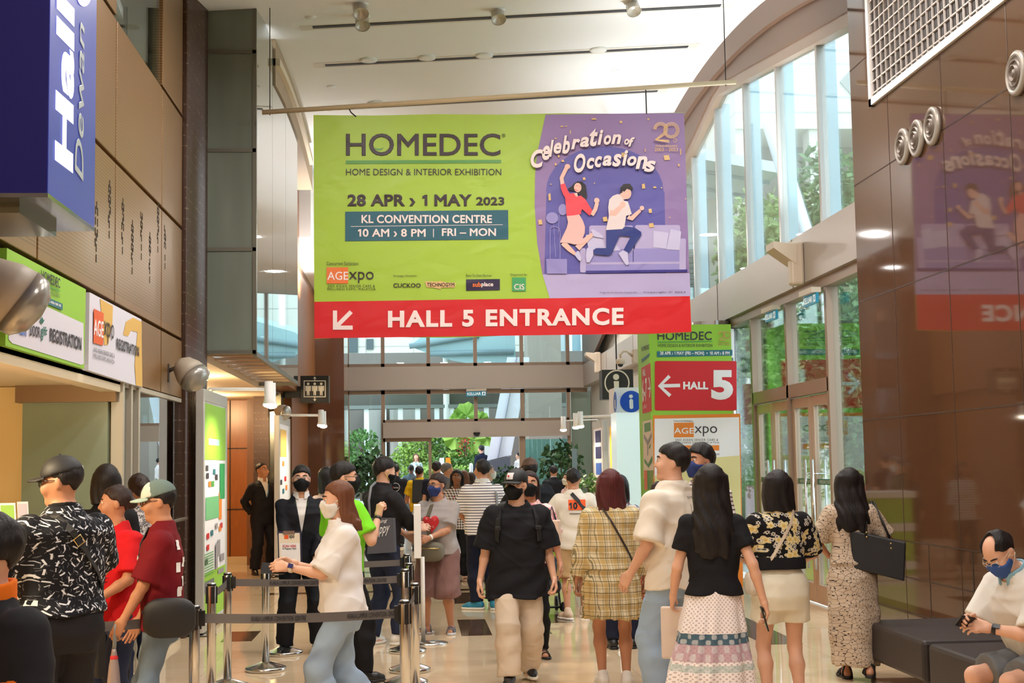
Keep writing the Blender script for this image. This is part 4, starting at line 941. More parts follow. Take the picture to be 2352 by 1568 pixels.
for u0, u1, z0, z1 in ((0.5, 0.6, 0.62, 0.9), (0.6, 0.72, 0.75, 0.93), (0.72, 0.92, 0.68, 0.76), (0.62, 0.9, 0.55, 0.6)): pr('site_map', u0, u1, z0, z1, flat('print_grey', (150, 146, 150), 0.5))
pr('key_block', 0.0, 0.42, 0.42, 0.54, flat('print_slate', (110, 112, 124), 0.5), 0.004)
t, pr = display_board('second silver-framed directory board with lamps, farther along the left wall near the lift sign', -2.14, 22.7, 24.7, 2.56, 1, (23.3, 23.9), 'framed directory boards')
pr('gold_header', 0.1, 0.7, 1.9, 2.35, flat('print_straw', (222, 178, 92), 0.5))
for u, z, m in ((0.3, 1.75, O_), (0.1, 1.45, D_), (0.5, 1.5, R_), (0.3, 1.3, T_), (0.6, 1.35, O_), (0.2, 1.1, G_), (0.6, 1.1, D_), (0.3, 0.9, G_), (0.65, 0.8, G_)): pr('exhibitor_mark', u, u+0.18, z, z+0.08, m)
t, pr = display_board('narrow lit board with red and yellow poster behind the information column', 3.46, 23.6, 25.1, 2.5, -1, (24.0, 24.7), 'lit boards behind the information column')
pr('yellow_poster', 0.1, 0.95, 1.0, 2.35, flat('print_sun_yellow', (250, 206, 70), 0.5)); pr('red_bottle', 0.3, 0.7, 1.25, 1.85, R_, 0.004)
t, pr = display_board('narrow lit board with blue and green squares, farther behind the information column', 3.42, 25.5, 27.0, 2.5, -1, (26.4,), 'lit boards behind the information column')
for z, m in ((2.1, NV), (1.8, NV), (1.5, BU), (1.2, BU), (0.9, flat('print_lime', (180, 206, 70), 0.5))): pr('square_print', 0.2, 0.8, z, z+0.22, m)

# ---------------------------------------------------------------- wall speakers
def speaker(label, p, axis, s=1.0):
    t = thing('wall_speaker', label, 'speaker', (XL+0.02, p[1], p[2]), 'horn speakers along the left wall')
    p = np.array(p, float); ax = np.array(axis, float); ax /= np.linalg.norm(ax)
    mb = MB(); mb.lathe(p, [(0.0001, -0.17*s), (0.06*s, -0.16*s), (0.11*s, -0.11*s), (0.145*s, -0.02*s), (0.155*s, 0.06*s)], 28, ax); mb.build('speaker_shell', flat('speaker_beige', (176, 164, 148), 0.5), t)
    mb = MB(); mb.lathe(p, [(0.157*s, 0.055*s), (0.15*s, 0.12*s), (0.09*s, 0.17*s), (0.0001, 0.185*s)], 28, ax); mb.build('speaker_grille', flat('speaker_silver', (170, 168, 162), 0.25, 0.5), t)
    mb = MB(); mb.box((XL, p[1]-0.03, p[2]-0.09), (XL+0.012, p[1]+0.03, p[2]+0.09)); mb.tube([(XL, p[1], p[2]+0.02), p-ax*0.12*s], 0.02, 8); mb.build('wall_bracket', flat('bracket_dark', (84, 74, 64), 0.4, 0.5), t)
speaker('grey horn speaker on the wall beside the ribbed column', atY(436, 856, 14.0)+[0.0, 0, 0], (0.55, -0.25, -0.55), 1.0)
speaker('grey horn speaker in front of the green registration sign', atY(14, 672, 8.0), (0.6, 0.25, -0.45), 1.25)
speaker('small grey horn speaker above the second directory board', atY(648, 945, 23.5)+[0.0, 0, 0], (0.8, -0.3, -0.3), 0.8)
# security dome on a curved arm, beam uplights, door sensor
t = thing('dome_camera', 'beige dome camera on a curved arm above the black i sign', 'camera', atY(1425, 835, 23.9))
p = atY(1425, 832, 23.9); q = atY(1453, 818, 23.9)
MB().tube([p+[0, 0, 0.05], p+[0, 0, 0.13], p+[0.05, 0, 0.19], p+[0.12, 0, 0.19], q], 0.022, 10).build('curved_arm', flat('camera_beige', (206, 186, 164), 0.5), t)
MB().lathe(p, [(0.04, 0.07), (0.075, 0.05), (0.08, -0.02), (0.06, -0.03)], 20).build('dome_housing', flat('camera_beige', (206, 186, 164), 0.5), t)
MB().ball(p-[0, 0, 0.035], (0.05, 0.05, 0.045)).build('dome_lens', M_BLACK, t); MB().box(q+[0, -0.07, -0.12], [4.82, q[1]+0.12, q[2]+0.12], 0.01).build('wall_box', flat('camera_beige', (206, 186, 164), 0.5), t)
def uplight(label, y, z, s=1.0):
    t = thing('wall_uplight', label, 'uplight', (4.66, y, z), 'angled uplights on the grey beam'); m = flat('uplight_beige', (206, 190, 170), 0.45)
    MB().box((4.50, y-0.09*s, z-0.30*s), (4.66, y+0.09*s, z+0.22*s), 0.03).build('lamp_bracket', m, t)
    mb = MB(); a = np.array([4.55, y, z]); mb.prism([a+[0.02, -0.1*s, 0.18*s], a+[-0.26*s, -0.1*s, 0.22*s], a+[-0.26*s, -0.1*s, 0.14*s], a+[0.02, -0.1*s, -0.06*s]], (0, 0.36*s, 0)); mb.build('lamp_wedge', m, t)
    mb = MB(); mb.add([a+[-0.24*s, -0.05*s, 0.222*s], a+[0, -0.05*s, 0.19*s], a+[0, 0.24*s, 0.19*s], a+[-0.24*s, 0.24*s, 0.222*s]], [(0, 1, 2, 3)]); mb.build('lamp_lens', flat('uplight_lens', (250, 248, 240), 0.4, emit=1.0), t)
p = atX(1835, 598, 4.62); uplight('beige wedge uplight on the grey beam above the glass doors', p[1], p[2])
p = atX(1376, 838, 4.62); uplight('small beige wedge uplight at the far beam end above the black i sign', p[1], p[2]+0.1)
p = atY(1095, 996, YF-0.3); tag(MB().lathe(p, [(0.09, 0.04), (0.09, 0.0), (0.06, -0.06), (0.0001, -0.08)], 20).build('door_sensor', M_BLACK), 'small black dome sensor over the far sliding doors', 'sensor')

# ---------------------------------------------------------------- stone wall fittings
t = thing('air_grille', 'large white egg-crate air grille high in the stone wall', 'grille', (XW, 11.2, 5.17)); y0, y1, z0, z1 = 8.4, 13.36, 5.17, 6.75
fr = MB(); fr.box((XW-0.03, y0, z0), (XW, y1, z0+0.07)); fr.box((XW-0.03, y1-0.07, z0), (XW, y1, z1)); fr.box((XW-0.03, y0, z0), (XW, y0+0.07, z1)); fr.box((XW-0.03, y0, z1-0.07), (XW, y1, z1)); fr.build('grille_frame', M_WHITE, t)
gr = MB()
for k in range(int((z1-z0)/0.115)): gr.box((XW-0.02, y0, z0+0.1+k*0.115), (XW, y1, z0+0.112+k*0.115))
for k in range(int((y1-y0)/0.135)): gr.box((XW-0.02, y1-0.1-k*0.135, z0), (XW, y1-0.09-k*0.135, z1))
gr.build('grille_bars', flat('grille_grey', (204, 196, 190), 0.5), t)
MB().box((XW-0.003, y0, z0), (XW-0.001, y1, z1)).build('grille_dark', flat('duct_dark', (44, 36, 32), 0.7), t)
for i, (px, py) in enumerate(((2078, 337), (2110, 318), (2146, 290), (2341, 168))):
    p = atX(px, py, XW); t = thing('round_vent', ('round ribbed air nozzle in the stone wall, lowest and farthest of the close three', 'round ribbed air nozzle in the stone wall, middle of the close three', 'round ribbed air nozzle in the stone wall, nearest of the close three', 'round ribbed air nozzle standing apart at the picture edge')[i], 'vent', p, 'round air nozzles in the stone wall')
    MB().lathe(p, [(0.165, 0.0), (0.17, 0.03), (0.135, 0.05), (0.13, 0.03)], 32, (-1, 0, 0)).build('nozzle_rim', flat('nozzle_rim', (168, 160, 150), 0.35, 0.3), t)
    MB().lathe(p, [(0.13, 0.035), (0.125, 0.004), (0.105, 0.004), (0.10, 0.05), (0.092, 0.05), (0.088, 0.006), (0.066, 0.006), (0.062, 0.06), (0.054, 0.06), (0.05, 0.01), (0.034, 0.01), (0.03, 0.05), (0.0001, 0.05)], 32, (-1, 0, 0)).build('nozzle_rings', flat('nozzle_grey', (112, 100, 90), 0.45, 0.3), t)

# ---------------------------------------------------------------- queue barriers
M_BELT = flat('belt_grey', (96, 92, 92), 0.7); M_BELTX = flat('belt_print', (38, 38, 46), 0.6); HP = 0.905
def post(x, y, label):
    t = thing('queue_post', label, 'queue post', (x, y, 0), 'steel queue posts')
    MB().lathe((x, y, 0), [(0.172, 0.0), (0.175, 0.03), (0.165, 0.036), (0.05, 0.075), (0.034, 0.08)], 40).build('base', M_STEEL, t)
    MB().lathe((x, y, 0), [(0.032, 0.07), (0.032, HP-0.012), (0.026, HP)], 28).build('pole', M_STEEL, t)
    hd = MB()
    for a in range(4):
        dx, dy = math.cos(a*math.pi/2+0.35), math.sin(a*math.pi/2+0.35)
        hd.obox((x+dx*0.034, y+dy*0.034, HP-0.085), (dx, dy, 0), (-dy, dx, 0), (0, 0, 1), 0.006, 0.012, 0.06)
    hd.lathe((x, y, 0), [(0.0325, HP-0.006), (0.0335, HP-0.014), (0.0325, HP-0.022)], 24); hd.build('belt_slots', M_BLACK, t)
    return t
def belt(a, b, t, text):
    """retractable belt from post a to post b"""
    z0, z1 = HP-0.108, HP-0.052; d = np.array([b[0]-a[0], b[1]-a[1], 0]); L = np.linalg.norm(d); d /= L; n = np.array([d[1], -d[0], 0])
    if n[1] > 0: n = -n
    A = np.array([a[0], a[1], 0])+d*0.04; Bq = np.array([b[0], b[1], 0])-d*0.04
    mb = MB()
    for p in (A, Bq): mb.obox(p+[0, 0, HP-0.08], d, n, (0, 0, 1), 0.022, 0.016, 0.045)
    mb.build('belt_clip', M_BLACK, t)
    mb = MB(); P = [];N = 16
    for i in range(N+1):
        u = i/N; q = A*(1-u)+Bq*u; s = -0.014*math.sin(math.pi*u)*min(1, L)
        P += [q+[0, 0, z0+s], q+[0, 0, z1+s]]
    mb.add(P+[p+n*0.003 for p in P], [(2*i, 2*i+1, 2*i+3, 2*i+2) for i in range(N)]+[(2*N+2+2*i, 2*N+4+2*i, 2*N+5+2*i, 2*N+3+2*i) for i in range(N)]); bo = mb.build('belt', M_BELT, t)
    for (u0, u1) in text:
        gv, gf = glyphs('KUALA LUMPUR CONVENTION CENTRE', 0.012, 0.25); gv = (gv-gv.min(0))/(gv.max(0)-gv.min(0)); mb = MB()
        mb.add([A*(1-(u0+(u1-u0)*q))+Bq*(u0+(u1-u0)*q)+n*(0.007+zz)+[0, 0, z0+0.013+0.031*w2-0.014*math.sin(math.pi*(u0+(u1-u0)*q))*min(1, L)] for (q, w2), zz in zip(gv, glyphs.z)], gf); mb.build('belt_lettering', M_BELTX, bo)
def ph(px, ytop):
    d = ray(px, ytop); k = (HP-CAM_H)/d[2]; return (d[0]*k, d[1]*k)
PL = [ph(447, 1389), ph(486, 1338), ph(523, 1314), (-1.28, 12.33), (-1.22, 13.35)]
PRR = [ph(929, 1377), ph(952, 1338), ph(930, 1306), ph(939, 1292), (-0.08, 13.3)]
LL = ['steel queue post beside the boy\'s black bag, front of the left row', 'second steel queue post from the front in the row beside the directory board', 'third steel queue post from the front, in front of the directory board', 'steel queue post with its wide round base in full view before the suited young man', 'steel queue post standing right beside the suited young man with the clipboard']
RL = ['front steel queue post at the right end of the nearest belt', 'steel queue post just behind the front one, near the woman in brown shorts', 'steel queue post at the right end of the middle belt', 'half hidden steel queue post behind the middle belt end', 'farthest steel queue post, beside the white scan board']
PT_ = [post(*p, l) for p, l in zip(PL, LL)]; PQ_ = [post(*p, l) for p, l in zip(PRR, RL)]
belt(PL[0], PRR[0], PT_[0], ((0.25, 0.53), (0.74, 1.0))); belt(PL[2], PRR[2], PT_[2], ((0.22, 0.52), (0.62, 0.92))); belt(PL[4], PRR[4], PT_[4], ((0.05, 0.35),))
belt(PL[1], PL[2], PT_[1], ((0.2, 0.8),)); belt(PL[3], PL[4], PT_[3], ((0.2, 0.8),)); belt(PRR[0], PRR[1], PQ_[0], ()); belt(PRR[3], PRR[4], PQ_[3], ())
belt((-2.35, 8.3), PL[0], PT_[0], ())

# white scan board on a round foot
t = thing('scan_board', 'slim white board on a round-footed steel pole by the woman in the grey shirt', 'sign', (0.09, 13.75, 0))
a = atY(951, 1282, 13.75); b = atY(966, 1160, 13.75)
MB().box((a[0], 13.75, a[2]), (b[0], 14.2, b[2]), 0.004).build('board_panel', M_WHITE, t); MB().box((b[0], 13.80, a[2]+0.03), (b[0]+0.003, 14.15, b[2]-0.03)).build('printed_face', flat('print_lavender', (214, 208, 226), 0.5), t)
MB().box((b[0]+0.003, 13.85, a[2]+0.06), (b[0]+0.005, 14.1, a[2]+0.12)).build('orange_stripe', O_, t)
MB().tube([(0.07, 13.97, 0.01), (0.07, 13.97, a[2])], 0.022).build('pole', flat('pole_white', (226, 222, 214), 0.35), t); MB().lathe((0.12, 13.9, 0), [(0.19, 0.0), (0.19, 0.012), (0.02, 0.02)], 32).build('round_foot', M_STEEL, t)

# ---------------------------------------------------------------- benches
def bench(label, x0, x1, y0, y1):
    t = thing('bench', label, 'bench', ((x0+x1)/2, (y0+y1)/2, 0), 'black upholstered benches by the stone wall')
    MB().box((x0, y0, 0.16), (x1, y1, 0.45), 0.03).build('seat_cushion', flat('black_leatherette', (46, 38, 36), 0.5), t)
    for x in (x0+0.06, x1-0.06):
        for y in (y0+0.06, y1-0.06): MB().tube([(x, y, 0), (x, y, 0.17)], 0.022).build('leg', M_STEEL, t)
    return t
bench('black upholstered bench behind the woman with the black tote', 3.52, 4.42, 9.75, 11.1)
bench('black upholstered bench the seated man sits on', 3.50, 4.42, 7.3, 9.6)

# ---------------------------------------------------------------- counters
t = thing('registration_counter', 'cream registration counter with a pale top at the left of the queue', 'counter', (-2.9, 9.6, 0))
MB().box((-3.5, 9.2, 0), (-2.52, 11.0, 0.98)).build('counter_body', mat_wood((196, 160, 104), (176, 138, 86)), t); MB().box((-3.55, 9.15, 0.98), (-2.47, 11.05, 1.03), 0.008).build('counter_top', flat('counter_cream', (236, 224, 196), 0.35), t); MB().box((-2.53, 9.14, 0), (-2.47, 9.2, 0.98)).build('steel_corner', M_STEEL, t)
for i, (px, py0, py1, w2, m, lab) in enumerate(((27, 1155, 1252, 38, flat('print_green', (148, 204, 62), 0.45), 'clear sign holder with green scan card, nearer one on the cream counter'), (62, 1152, 1215, 26, flat('print_lilac', (214, 206, 220), 0.5), 'small sign holder with a pale card, farther one on the cream counter'))):
    y = 9.5+0.5*i; a = atY(px-w2/2, py1, y); b = atY(px+w2/2, py0, y); a[2] = 1.03
    t = thing('sign_holder', lab, 'sign holder', (a+b)/2, 'card holders on the counter'); lean = 0.10
    def quad3(u0, u1, v0, v1, o): return [np.array([a[0]+(b[0]-a[0])*u-0.06*v, y+lean*v-o, a[2]+(b[2]-a[2])*v]) for u, v in ((u0, v0), (u1, v0), (u1, v1), (u0, v1))]
    mb = MB(); mb.prism(quad3(0, 1, 0, 1, 0), (0, 0.008, 0)); mb.build('card', W_, t); mb = MB(); mb.add(quad3(0.08, 0.92, 0.68 if not i else 0.1, 0.97, 0.002), [(0, 1, 2, 3)]); mb.build('card_header', m, t)
    if not i:
        for s, v0, v1 in (('SCAN HERE', 0.5, 0.6), ('to register now', 0.41, 0.48)):
            gv, gf = glyphs(s, 0.02); gv = (gv-gv.min(0))/(gv.max(0)-gv.min(0)); q4 = quad3(0.15, 0.85, v0, v1, 0.003); mb = MB(); mb.add([(q4[0]*(1-u)+q4[1]*u)*(1-v)+(q4[3]*(1-u)+q4[2]*u)*v-np.array([0, zz+0.003, 0]) for (u, v), zz in zip(gv, glyphs.z)], gf); mb.build('lettering', T_, t)
t = thing('information_counter', 'small green and white information counter behind the man in the numbered shirt', 'counter', (1.95, 21.2, 0))
MB().box((1.55, 21.0, 0), (2.35, 21.6, 1.12)).build('counter_body', flat('print_green', (148, 204, 62), 0.45), t); MB().box((1.5, 20.95, 1.12), (2.4, 21.65, 1.22), 0.01).build('counter_top', M_WHITE, t)
for z in (0.62, 0.05): MB().box((1.53, 20.985, z), (2.37, 21.0, z+0.12)).build('white_band', M_WHITE, t)

# ---------------------------------------------------------------- plants
def leaf_cloud(n, fn, size, seed, rng=None):
    r = np.random.default_rng(seed); mb = MB(); V = []; Fq = []
    for i in range(n):
        c = np.array(fn(r)); d = r.normal(size=3); d[2] -= 0.3; d /= np.linalg.norm(d); s = size*r.uniform(0.6, 1.25)
        u = np.cross(d, r.normal(size=3)); u /= np.linalg.norm(u); k = len(V); nn = np.cross(d, u)
        V += [c, c+d*s*0.5+u*s*0.27+nn*s*0.05, c+d*s, c+d*s*0.5-u*s*0.27+nn*s*0.05]; Fq.append((k, k+1, k+2, k+3))
    mb.v = V; mb.f = Fq; return mb
def mat_leaf(name, a, b, scale=3.0):
    m = MT(name); n = m.noise(scale, 2); m.col(m.mix(n, srgb(*a), srgb(*b))).set(0.5, spec=0.35)
    m.b.inputs['Subsurface Weight'].default_value = 0.0; return m.m
M_LEAFD = mat_leaf('dark_leaf', (26, 52, 34), (62, 104, 62)); M_LEAFM = mat_leaf('mid_leaf', (52, 92, 44), (112, 152, 76)); M_LEAFL = mat_leaf('light_leaf', (104, 150, 60), (168, 196, 96)); M_TRUNK = flat('bark', (92, 74, 58), 0.8)
def potted(name, label, x, y, h, r, n, mat, seed, leaf=0.14):
    t = thing(name, label, 'potted plant', (x, y, 0), 'potted plants by the far doors')
    MB().lathe((x, y, 0), [(0.14, 0), (0.2, 0.38), (0.21, 0.4), (0.17, 0.4), (0.16, 0.34), (0.0001, 0.34)], 28).build('pot', flat('dark_pot', (60, 54, 50), 0.5), t)
    MB().tube([(x, y, 0.3), (x+0.02, y, h*0.55), (x-0.03, y, h*0.85)], [0.025, 0.02, 0.012]).build('stem', M_TRUNK, t)
    def fn(g):
        v = g.normal(size=3); v /= np.linalg.norm(v); k = g.uniform(0.3, 1)**0.5; return (x+v[0]*r*k, y+v[1]*r*k, h*0.74+v[2]*h*0.26*k)
    leaf_cloud(n, fn, leaf, seed).build('foliage', mat, t)
X_ = lambda px, y: atY(px, 1000, y)[0]
potted('potted_tree', 'tall leafy potted tree in front of the teal glass door', X_(1288, 33.0), 33.0, 2.25, 0.48, 420, M_LEAFD, 4, 0.19)
potted('potted_tree', 'leafy potted tree before the far glass, beside the dark timber pier', X_(852, 34.0), 34.0, 2.05, 0.62, 460, M_LEAFD, 5, 0.2)
potted('potted_bush', 'bushy dark potted plant before the dark stone plinth', X_(1160, 35.0), 35.0, 1.65, 0.42, 380, M_LEAFD, 6, 0.16)
potted('potted_bush', 'small bright green potted plant behind the red-haired woman', X_(1352, 24.0), 24.0, 1.55, 0.22, 200, M_LEAFM, 8, 0.12)
t = thing('door_pylon', 'slim blue-grey pylon beside the teal glass door', 'pylon', (X_(1322, 31.0), 31.0, 0)); a = atY(1317, 1100, 31.0); b = atY(1325, 1030, 31.0); MB().box((a[0], 31, 0), (b[0], 31.2, b[2])).build('pylon_body', flat('pylon_blue_grey', (104, 128, 138), 0.4), t)
# ---------------------------------------------------------------- people: smooth distance fields meshed as one surface each
def snet(fn, lo, hi, h):
    """surface nets: a closed smooth mesh of fn < 0"""
    lo = np.array(lo, np.float32); hi = np.array(hi, np.float32); c = 4
    n = np.ceil((hi-lo)/h).astype(int)+1; nc = (n//c)+2
    g = np.stack(np.meshgrid(*[np.arange(k) for k in nc], indexing='ij'), -1).reshape(-1, 3).astype(np.float32)
    dc = fn(lo+g*(c*h)).reshape(nc)
    ix = [np.minimum(np.round(np.arange(k)/c).astype(int), nc[i]-1) for i, k in enumerate(n)]
    D = dc[np.ix_(*ix)].astype(np.float32); near = np.argwhere(np.abs(D) < c*h*1.7)
    D[near[:, 0], near[:, 1], near[:, 2]] = fn(lo+near.astype(np.float32)*h)
    D[0], D[-1] = np.maximum(D[0], 1e-3), np.maximum(D[-1], 1e-3); D[:, 0] = np.maximum(D[:, 0], 1e-3); D[:, -1] = np.maximum(D[:, -1], 1e-3); D[:, :, 0] = np.maximum(D[:, :, 0], 1e-3); D[:, :, -1] = np.maximum(D[:, :, -1], 1e-3)
    S = D < 0
    if not S.any(): return np.zeros((0, 3)), []
    corners = [(i, j, k) for i in (0, 1) for j in (0, 1) for k in (0, 1)]
    sl = lambda a, o: a[o[0]:a.shape[0]-1+o[0], o[1]:a.shape[1]-1+o[1], o[2]:a.shape[2]-1+o[2]]
    cnt = sum(sl(S, o).astype(np.int8) for o in corners); act = (cnt > 0) & (cnt < 8)
    idx = np.argwhere(act); acc = np.zeros((len(idx), 3)); num = np.zeros(len(idx))
    dv = {o: D[idx[:, 0]+o[0], idx[:, 1]+o[1], idx[:, 2]+o[2]] for o in corners}
    for a in corners:
        for ax in range(3):
            if a[ax] == 0:
                b = list(a); b[ax] = 1; b = tuple(b); da, db = dv[a], dv[b]; m = (da < 0) != (db < 0)
                t = np.where(m, da/(da-db+1e-12), 0); p = np.array(a, float)[None]+np.zeros((len(idx), 3)); p[:, ax] += t
                acc[m] += p[m]; num[m] += 1
    V = lo+(idx+acc/num[:, None])*h
    vid = -np.ones(act.shape, int); vid[idx[:, 0], idx[:, 1], idx[:, 2]] = np.arange(len(idx)); Fc = []
    for ax in range(3):
        b1, b2 = (ax+1) % 3, (ax+2) % 3; s0 = [slice(None)]*3; s1 = [slice(None)]*3; s0[ax] = slice(0, -1); s1[ax] = slice(1, None)
        A, B = S[tuple(s0)], S[tuple(s1)]; e = np.argwhere(A != B); e = e[(e[:, b1] > 0) & (e[:, b2] > 0)]
        e = e[(e[:, b1] < act.shape[b1]) & (e[:, b2] < act.shape[b2])]
        if not len(e): continue
        q = []
        for o1, o2 in ((0, 0), (-1, 0), (-1, -1), (0, -1)):
            k = e.copy(); k[:, b1] += o1; k[:, b2] += o2; q.append(vid[k[:, 0], k[:, 1], k[:, 2]])
        q = np.stack(q, 1); fl = A[e[:, 0], e[:, 1], e[:, 2]]; q[~fl] = q[~fl][:, ::-1]; Fc.append(q)
    Fc = np.concatenate(Fc); Fc = Fc[(Fc >= 0).all(1)]
    return V, Fc
def to_obj(name, parts, mat, parent, scale):
    vs, fs, b = [], [], 0
    for V, Fq in parts:
        if len(V) == 0: continue
        vs.append(V); fs.append(np.asarray(Fq)+b); b += len(V)
    if not vs: return None
    V = np.concatenate(vs)*scale; Fq = np.concatenate(fs)
    me = bpy.data.meshes.new(name); me.vertices.add(len(V)); me.vertices.foreach_set('co', V.astype(np.float32).ravel())
    me.loops.add(Fq.size); me.loops.foreach_set('vertex_index', Fq.astype(np.int32).ravel()); me.polygons.add(len(Fq))
    me.polygons.foreach_set('loop_start', np.arange(0, Fq.size, 4, dtype=np.int32)); me.polygons.foreach_set('use_smooth', np.ones(len(Fq), bool)); me.update(calc_edges=True); me.validate()
    return link(name, me, mat, parent)
def smax(a, b, k=0.016): return -smin(-a, -b, k)
def smin(a, b, k):
    h = np.clip(0.5+0.5*(b-a)/k, 0, 1); return b+(a-b)*h-k*h*(1-h)
def cap(P, a, b, ra, rb):
    a = np.asarray(a, np.float32); b = np.asarray(b, np.float32); ba = b-a; t = np.clip(((P-a)@ba)/(ba@ba+1e-12), 0, 1)
    return np.linalg.norm(P-a-t[:, None]*ba, axis=1)-(ra+(rb-ra)*t)
def elp(P, c, r):
    r = np.asarray(r, np.float32); q = (P-np.asarray(c, np.float32))/r; k = np.linalg.norm(q, axis=1)
    return (k-1)*min(r)*0.6+(k-1)*np.linalg.norm(P-np.asarray(c, np.float32), axis=1)/(k+1e-6)*0.4
def loft(P, keys, ex=2.4):
    """stack of super-ellipses: keys (z, half width, half depth, y centre)"""
    K = np.array(keys, np.float32); z = P[:, 2]; o = np.argsort(K[:, 0]); K = K[o]
    def sm(col):
        zs = K[:, 0]; u = np.clip(z, zs[0], zs[-1]); i = np.clip(np.searchsorted(zs, u)-1, 0, len(zs)-2); t = (u-zs[i])/(zs[i+1]-zs[i]+1e-9); t = t*t*(3-2*t)*0.6+t*0.4
        return K[i, col]*(1-t)+K[i+1, col]*t
    w, d, yc = sm(1), sm(2), sm(3); q = ((np.abs(P[:, 0])/w)**ex+(np.abs(P[:, 1]-yc)/d)**ex)**(1/ex)
    dd = (q-1)*np.minimum(w, d); return np.maximum(dd, np.maximum(K[0, 0]-z, z-K[-1, 0]))
def rotm(yaw=0, pitch=0, roll=0):
    return np.array(Matrix.Rotation(math.radians(yaw), 3, 'Z') @ Matrix.Rotation(math.radians(pitch), 3, 'X') @ Matrix.Rotation(math.radians(roll), 3, 'Y'), np.float32)
def ik(S, T, l1, l2, pole):
    S, T, pole = [np.array(q, float) for q in (S, T, pole)]; d = T-S; L = np.linalg.norm(d); mx = (l1+l2)*0.995
    if L > mx: T = S+d/L*mx; d = T-S; L = mx
    a = (l1*l1-l2*l2+L*L)/(2*L); hh = math.sqrt(max(l1*l1-a*a, 0)); u = d/L; p = pole-u*(pole@u); p /= (np.linalg.norm(p)+1e-9)
    return S+u*a+p*hh, T
def folds(P, amp, s=1.0, ph=0.0):
    x, y, z = P[:, 0]*s+ph, P[:, 1]*s+ph*0.7, P[:, 2]*s
    cr = (1-np.abs(np.sin(9*z+7*x+5*y+1.5*np.sin(6*x-4*z)+0.9*np.sin(9*y))))**5+0.8*(1-np.abs(np.sin(11*z-9*x+6*y+1.3*np.sin(7*z+5*y)+ph)))**5
    return amp*0.75*cr+amp*(np.sin(19*x+11*z+2.4*np.sin(13*z+7*y))*0.5+np.sin(17*y-14*z+2.0*np.sin(11*x+5*z))*0.35+np.sin(38*z+16*x+9*y+1.7*np.sin(21*y))*0.3)
TORSO_M = [(0.74, 0.13, 0.10, 0.0), (0.84, 0.165, 0.118, -0.005), (0.92, 0.166, 0.115, -0.005), (1.03, 0.146, 0.100, 0.005), (1.15, 0.155, 0.106, 0.008), (1.28, 0.172, 0.116, 0.008), (1.35, 0.166, 0.100, 0.0), (1.395, 0.125, 0.080, -0.008), (1.435, 0.078, 0.062, -0.008), (1.485, 0.058, 0.056, -0.008)]
TORSO_F = [(0.74, 0.13, 0.10, -0.005), (0.84, 0.172, 0.120, -0.012), (0.92, 0.166, 0.112, -0.008), (1.04, 0.124, 0.088, 0.004), (1.15, 0.134, 0.096, 0.010), (1.26, 0.150, 0.116, 0.020), (1.34, 0.146, 0.092, 0.004), (1.385, 0.108, 0.070, -0.006), (1.43, 0.068, 0.056, -0.006), (1.485, 0.050, 0.048, -0.006)]
SKIN = {}
def skin(name, rgb):
    if name not in SKIN:
        m = MT('skin_'+name); n = m.noise(14, 3); m.col(m.mix(n, srgb(*[int(c*0.94) for c in rgb]), srgb(*rgb))).set(0.5, spec=0.35); m.b.inputs['Subsurface Weight'].default_value = 0.08; m.b.inputs['Subsurface Radius'].default_value = (0.02, 0.008, 0.005); SKIN[name] = m.m
    return SKIN[name]
SK = {'l': (222, 172, 144), 'm': (194, 138, 106), 'd': (146, 96, 70), 'k': (84, 56, 44)}
def hairmat(name, a, b):
    m = MT('hair_'+name); x, y, z = m.coord('Object'); n = m.noise(4.0, 4, m.vec(x*28, y*28, z*1.6)); m.col(m.mix(n, srgb(*a), srgb(*b))).set(0.46, spec=0.28); m.bump(n, 0.5, 0.01); return m.m
H_BLACK = hairmat('black', (12, 10, 11), (38, 32, 32)); H_RED = hairmat('dark_red', (44, 14, 18), (104, 44, 44)); H_BROWN = hairmat('brown', (58, 32, 22), (134, 84, 56)); H_GREY = hairmat('grey', (70, 64, 62), (130, 122, 116)); H_DARK = hairmat('dark', (22, 14, 14), (58, 40, 36))
def cloth(name, rgb, rough=0.8, var=0.12):
    m = MT('cloth_'+name); n = m.noise(5, 3); m.col(m.mix(n, srgb(*[max(0, int(c*(1-var))) for c in rgb]), srgb(*rgb))).set(rough, spec=0.2)
    w2 = m.noise(220, 2); m.bump(w2, 0.12, 0.004); return m.m

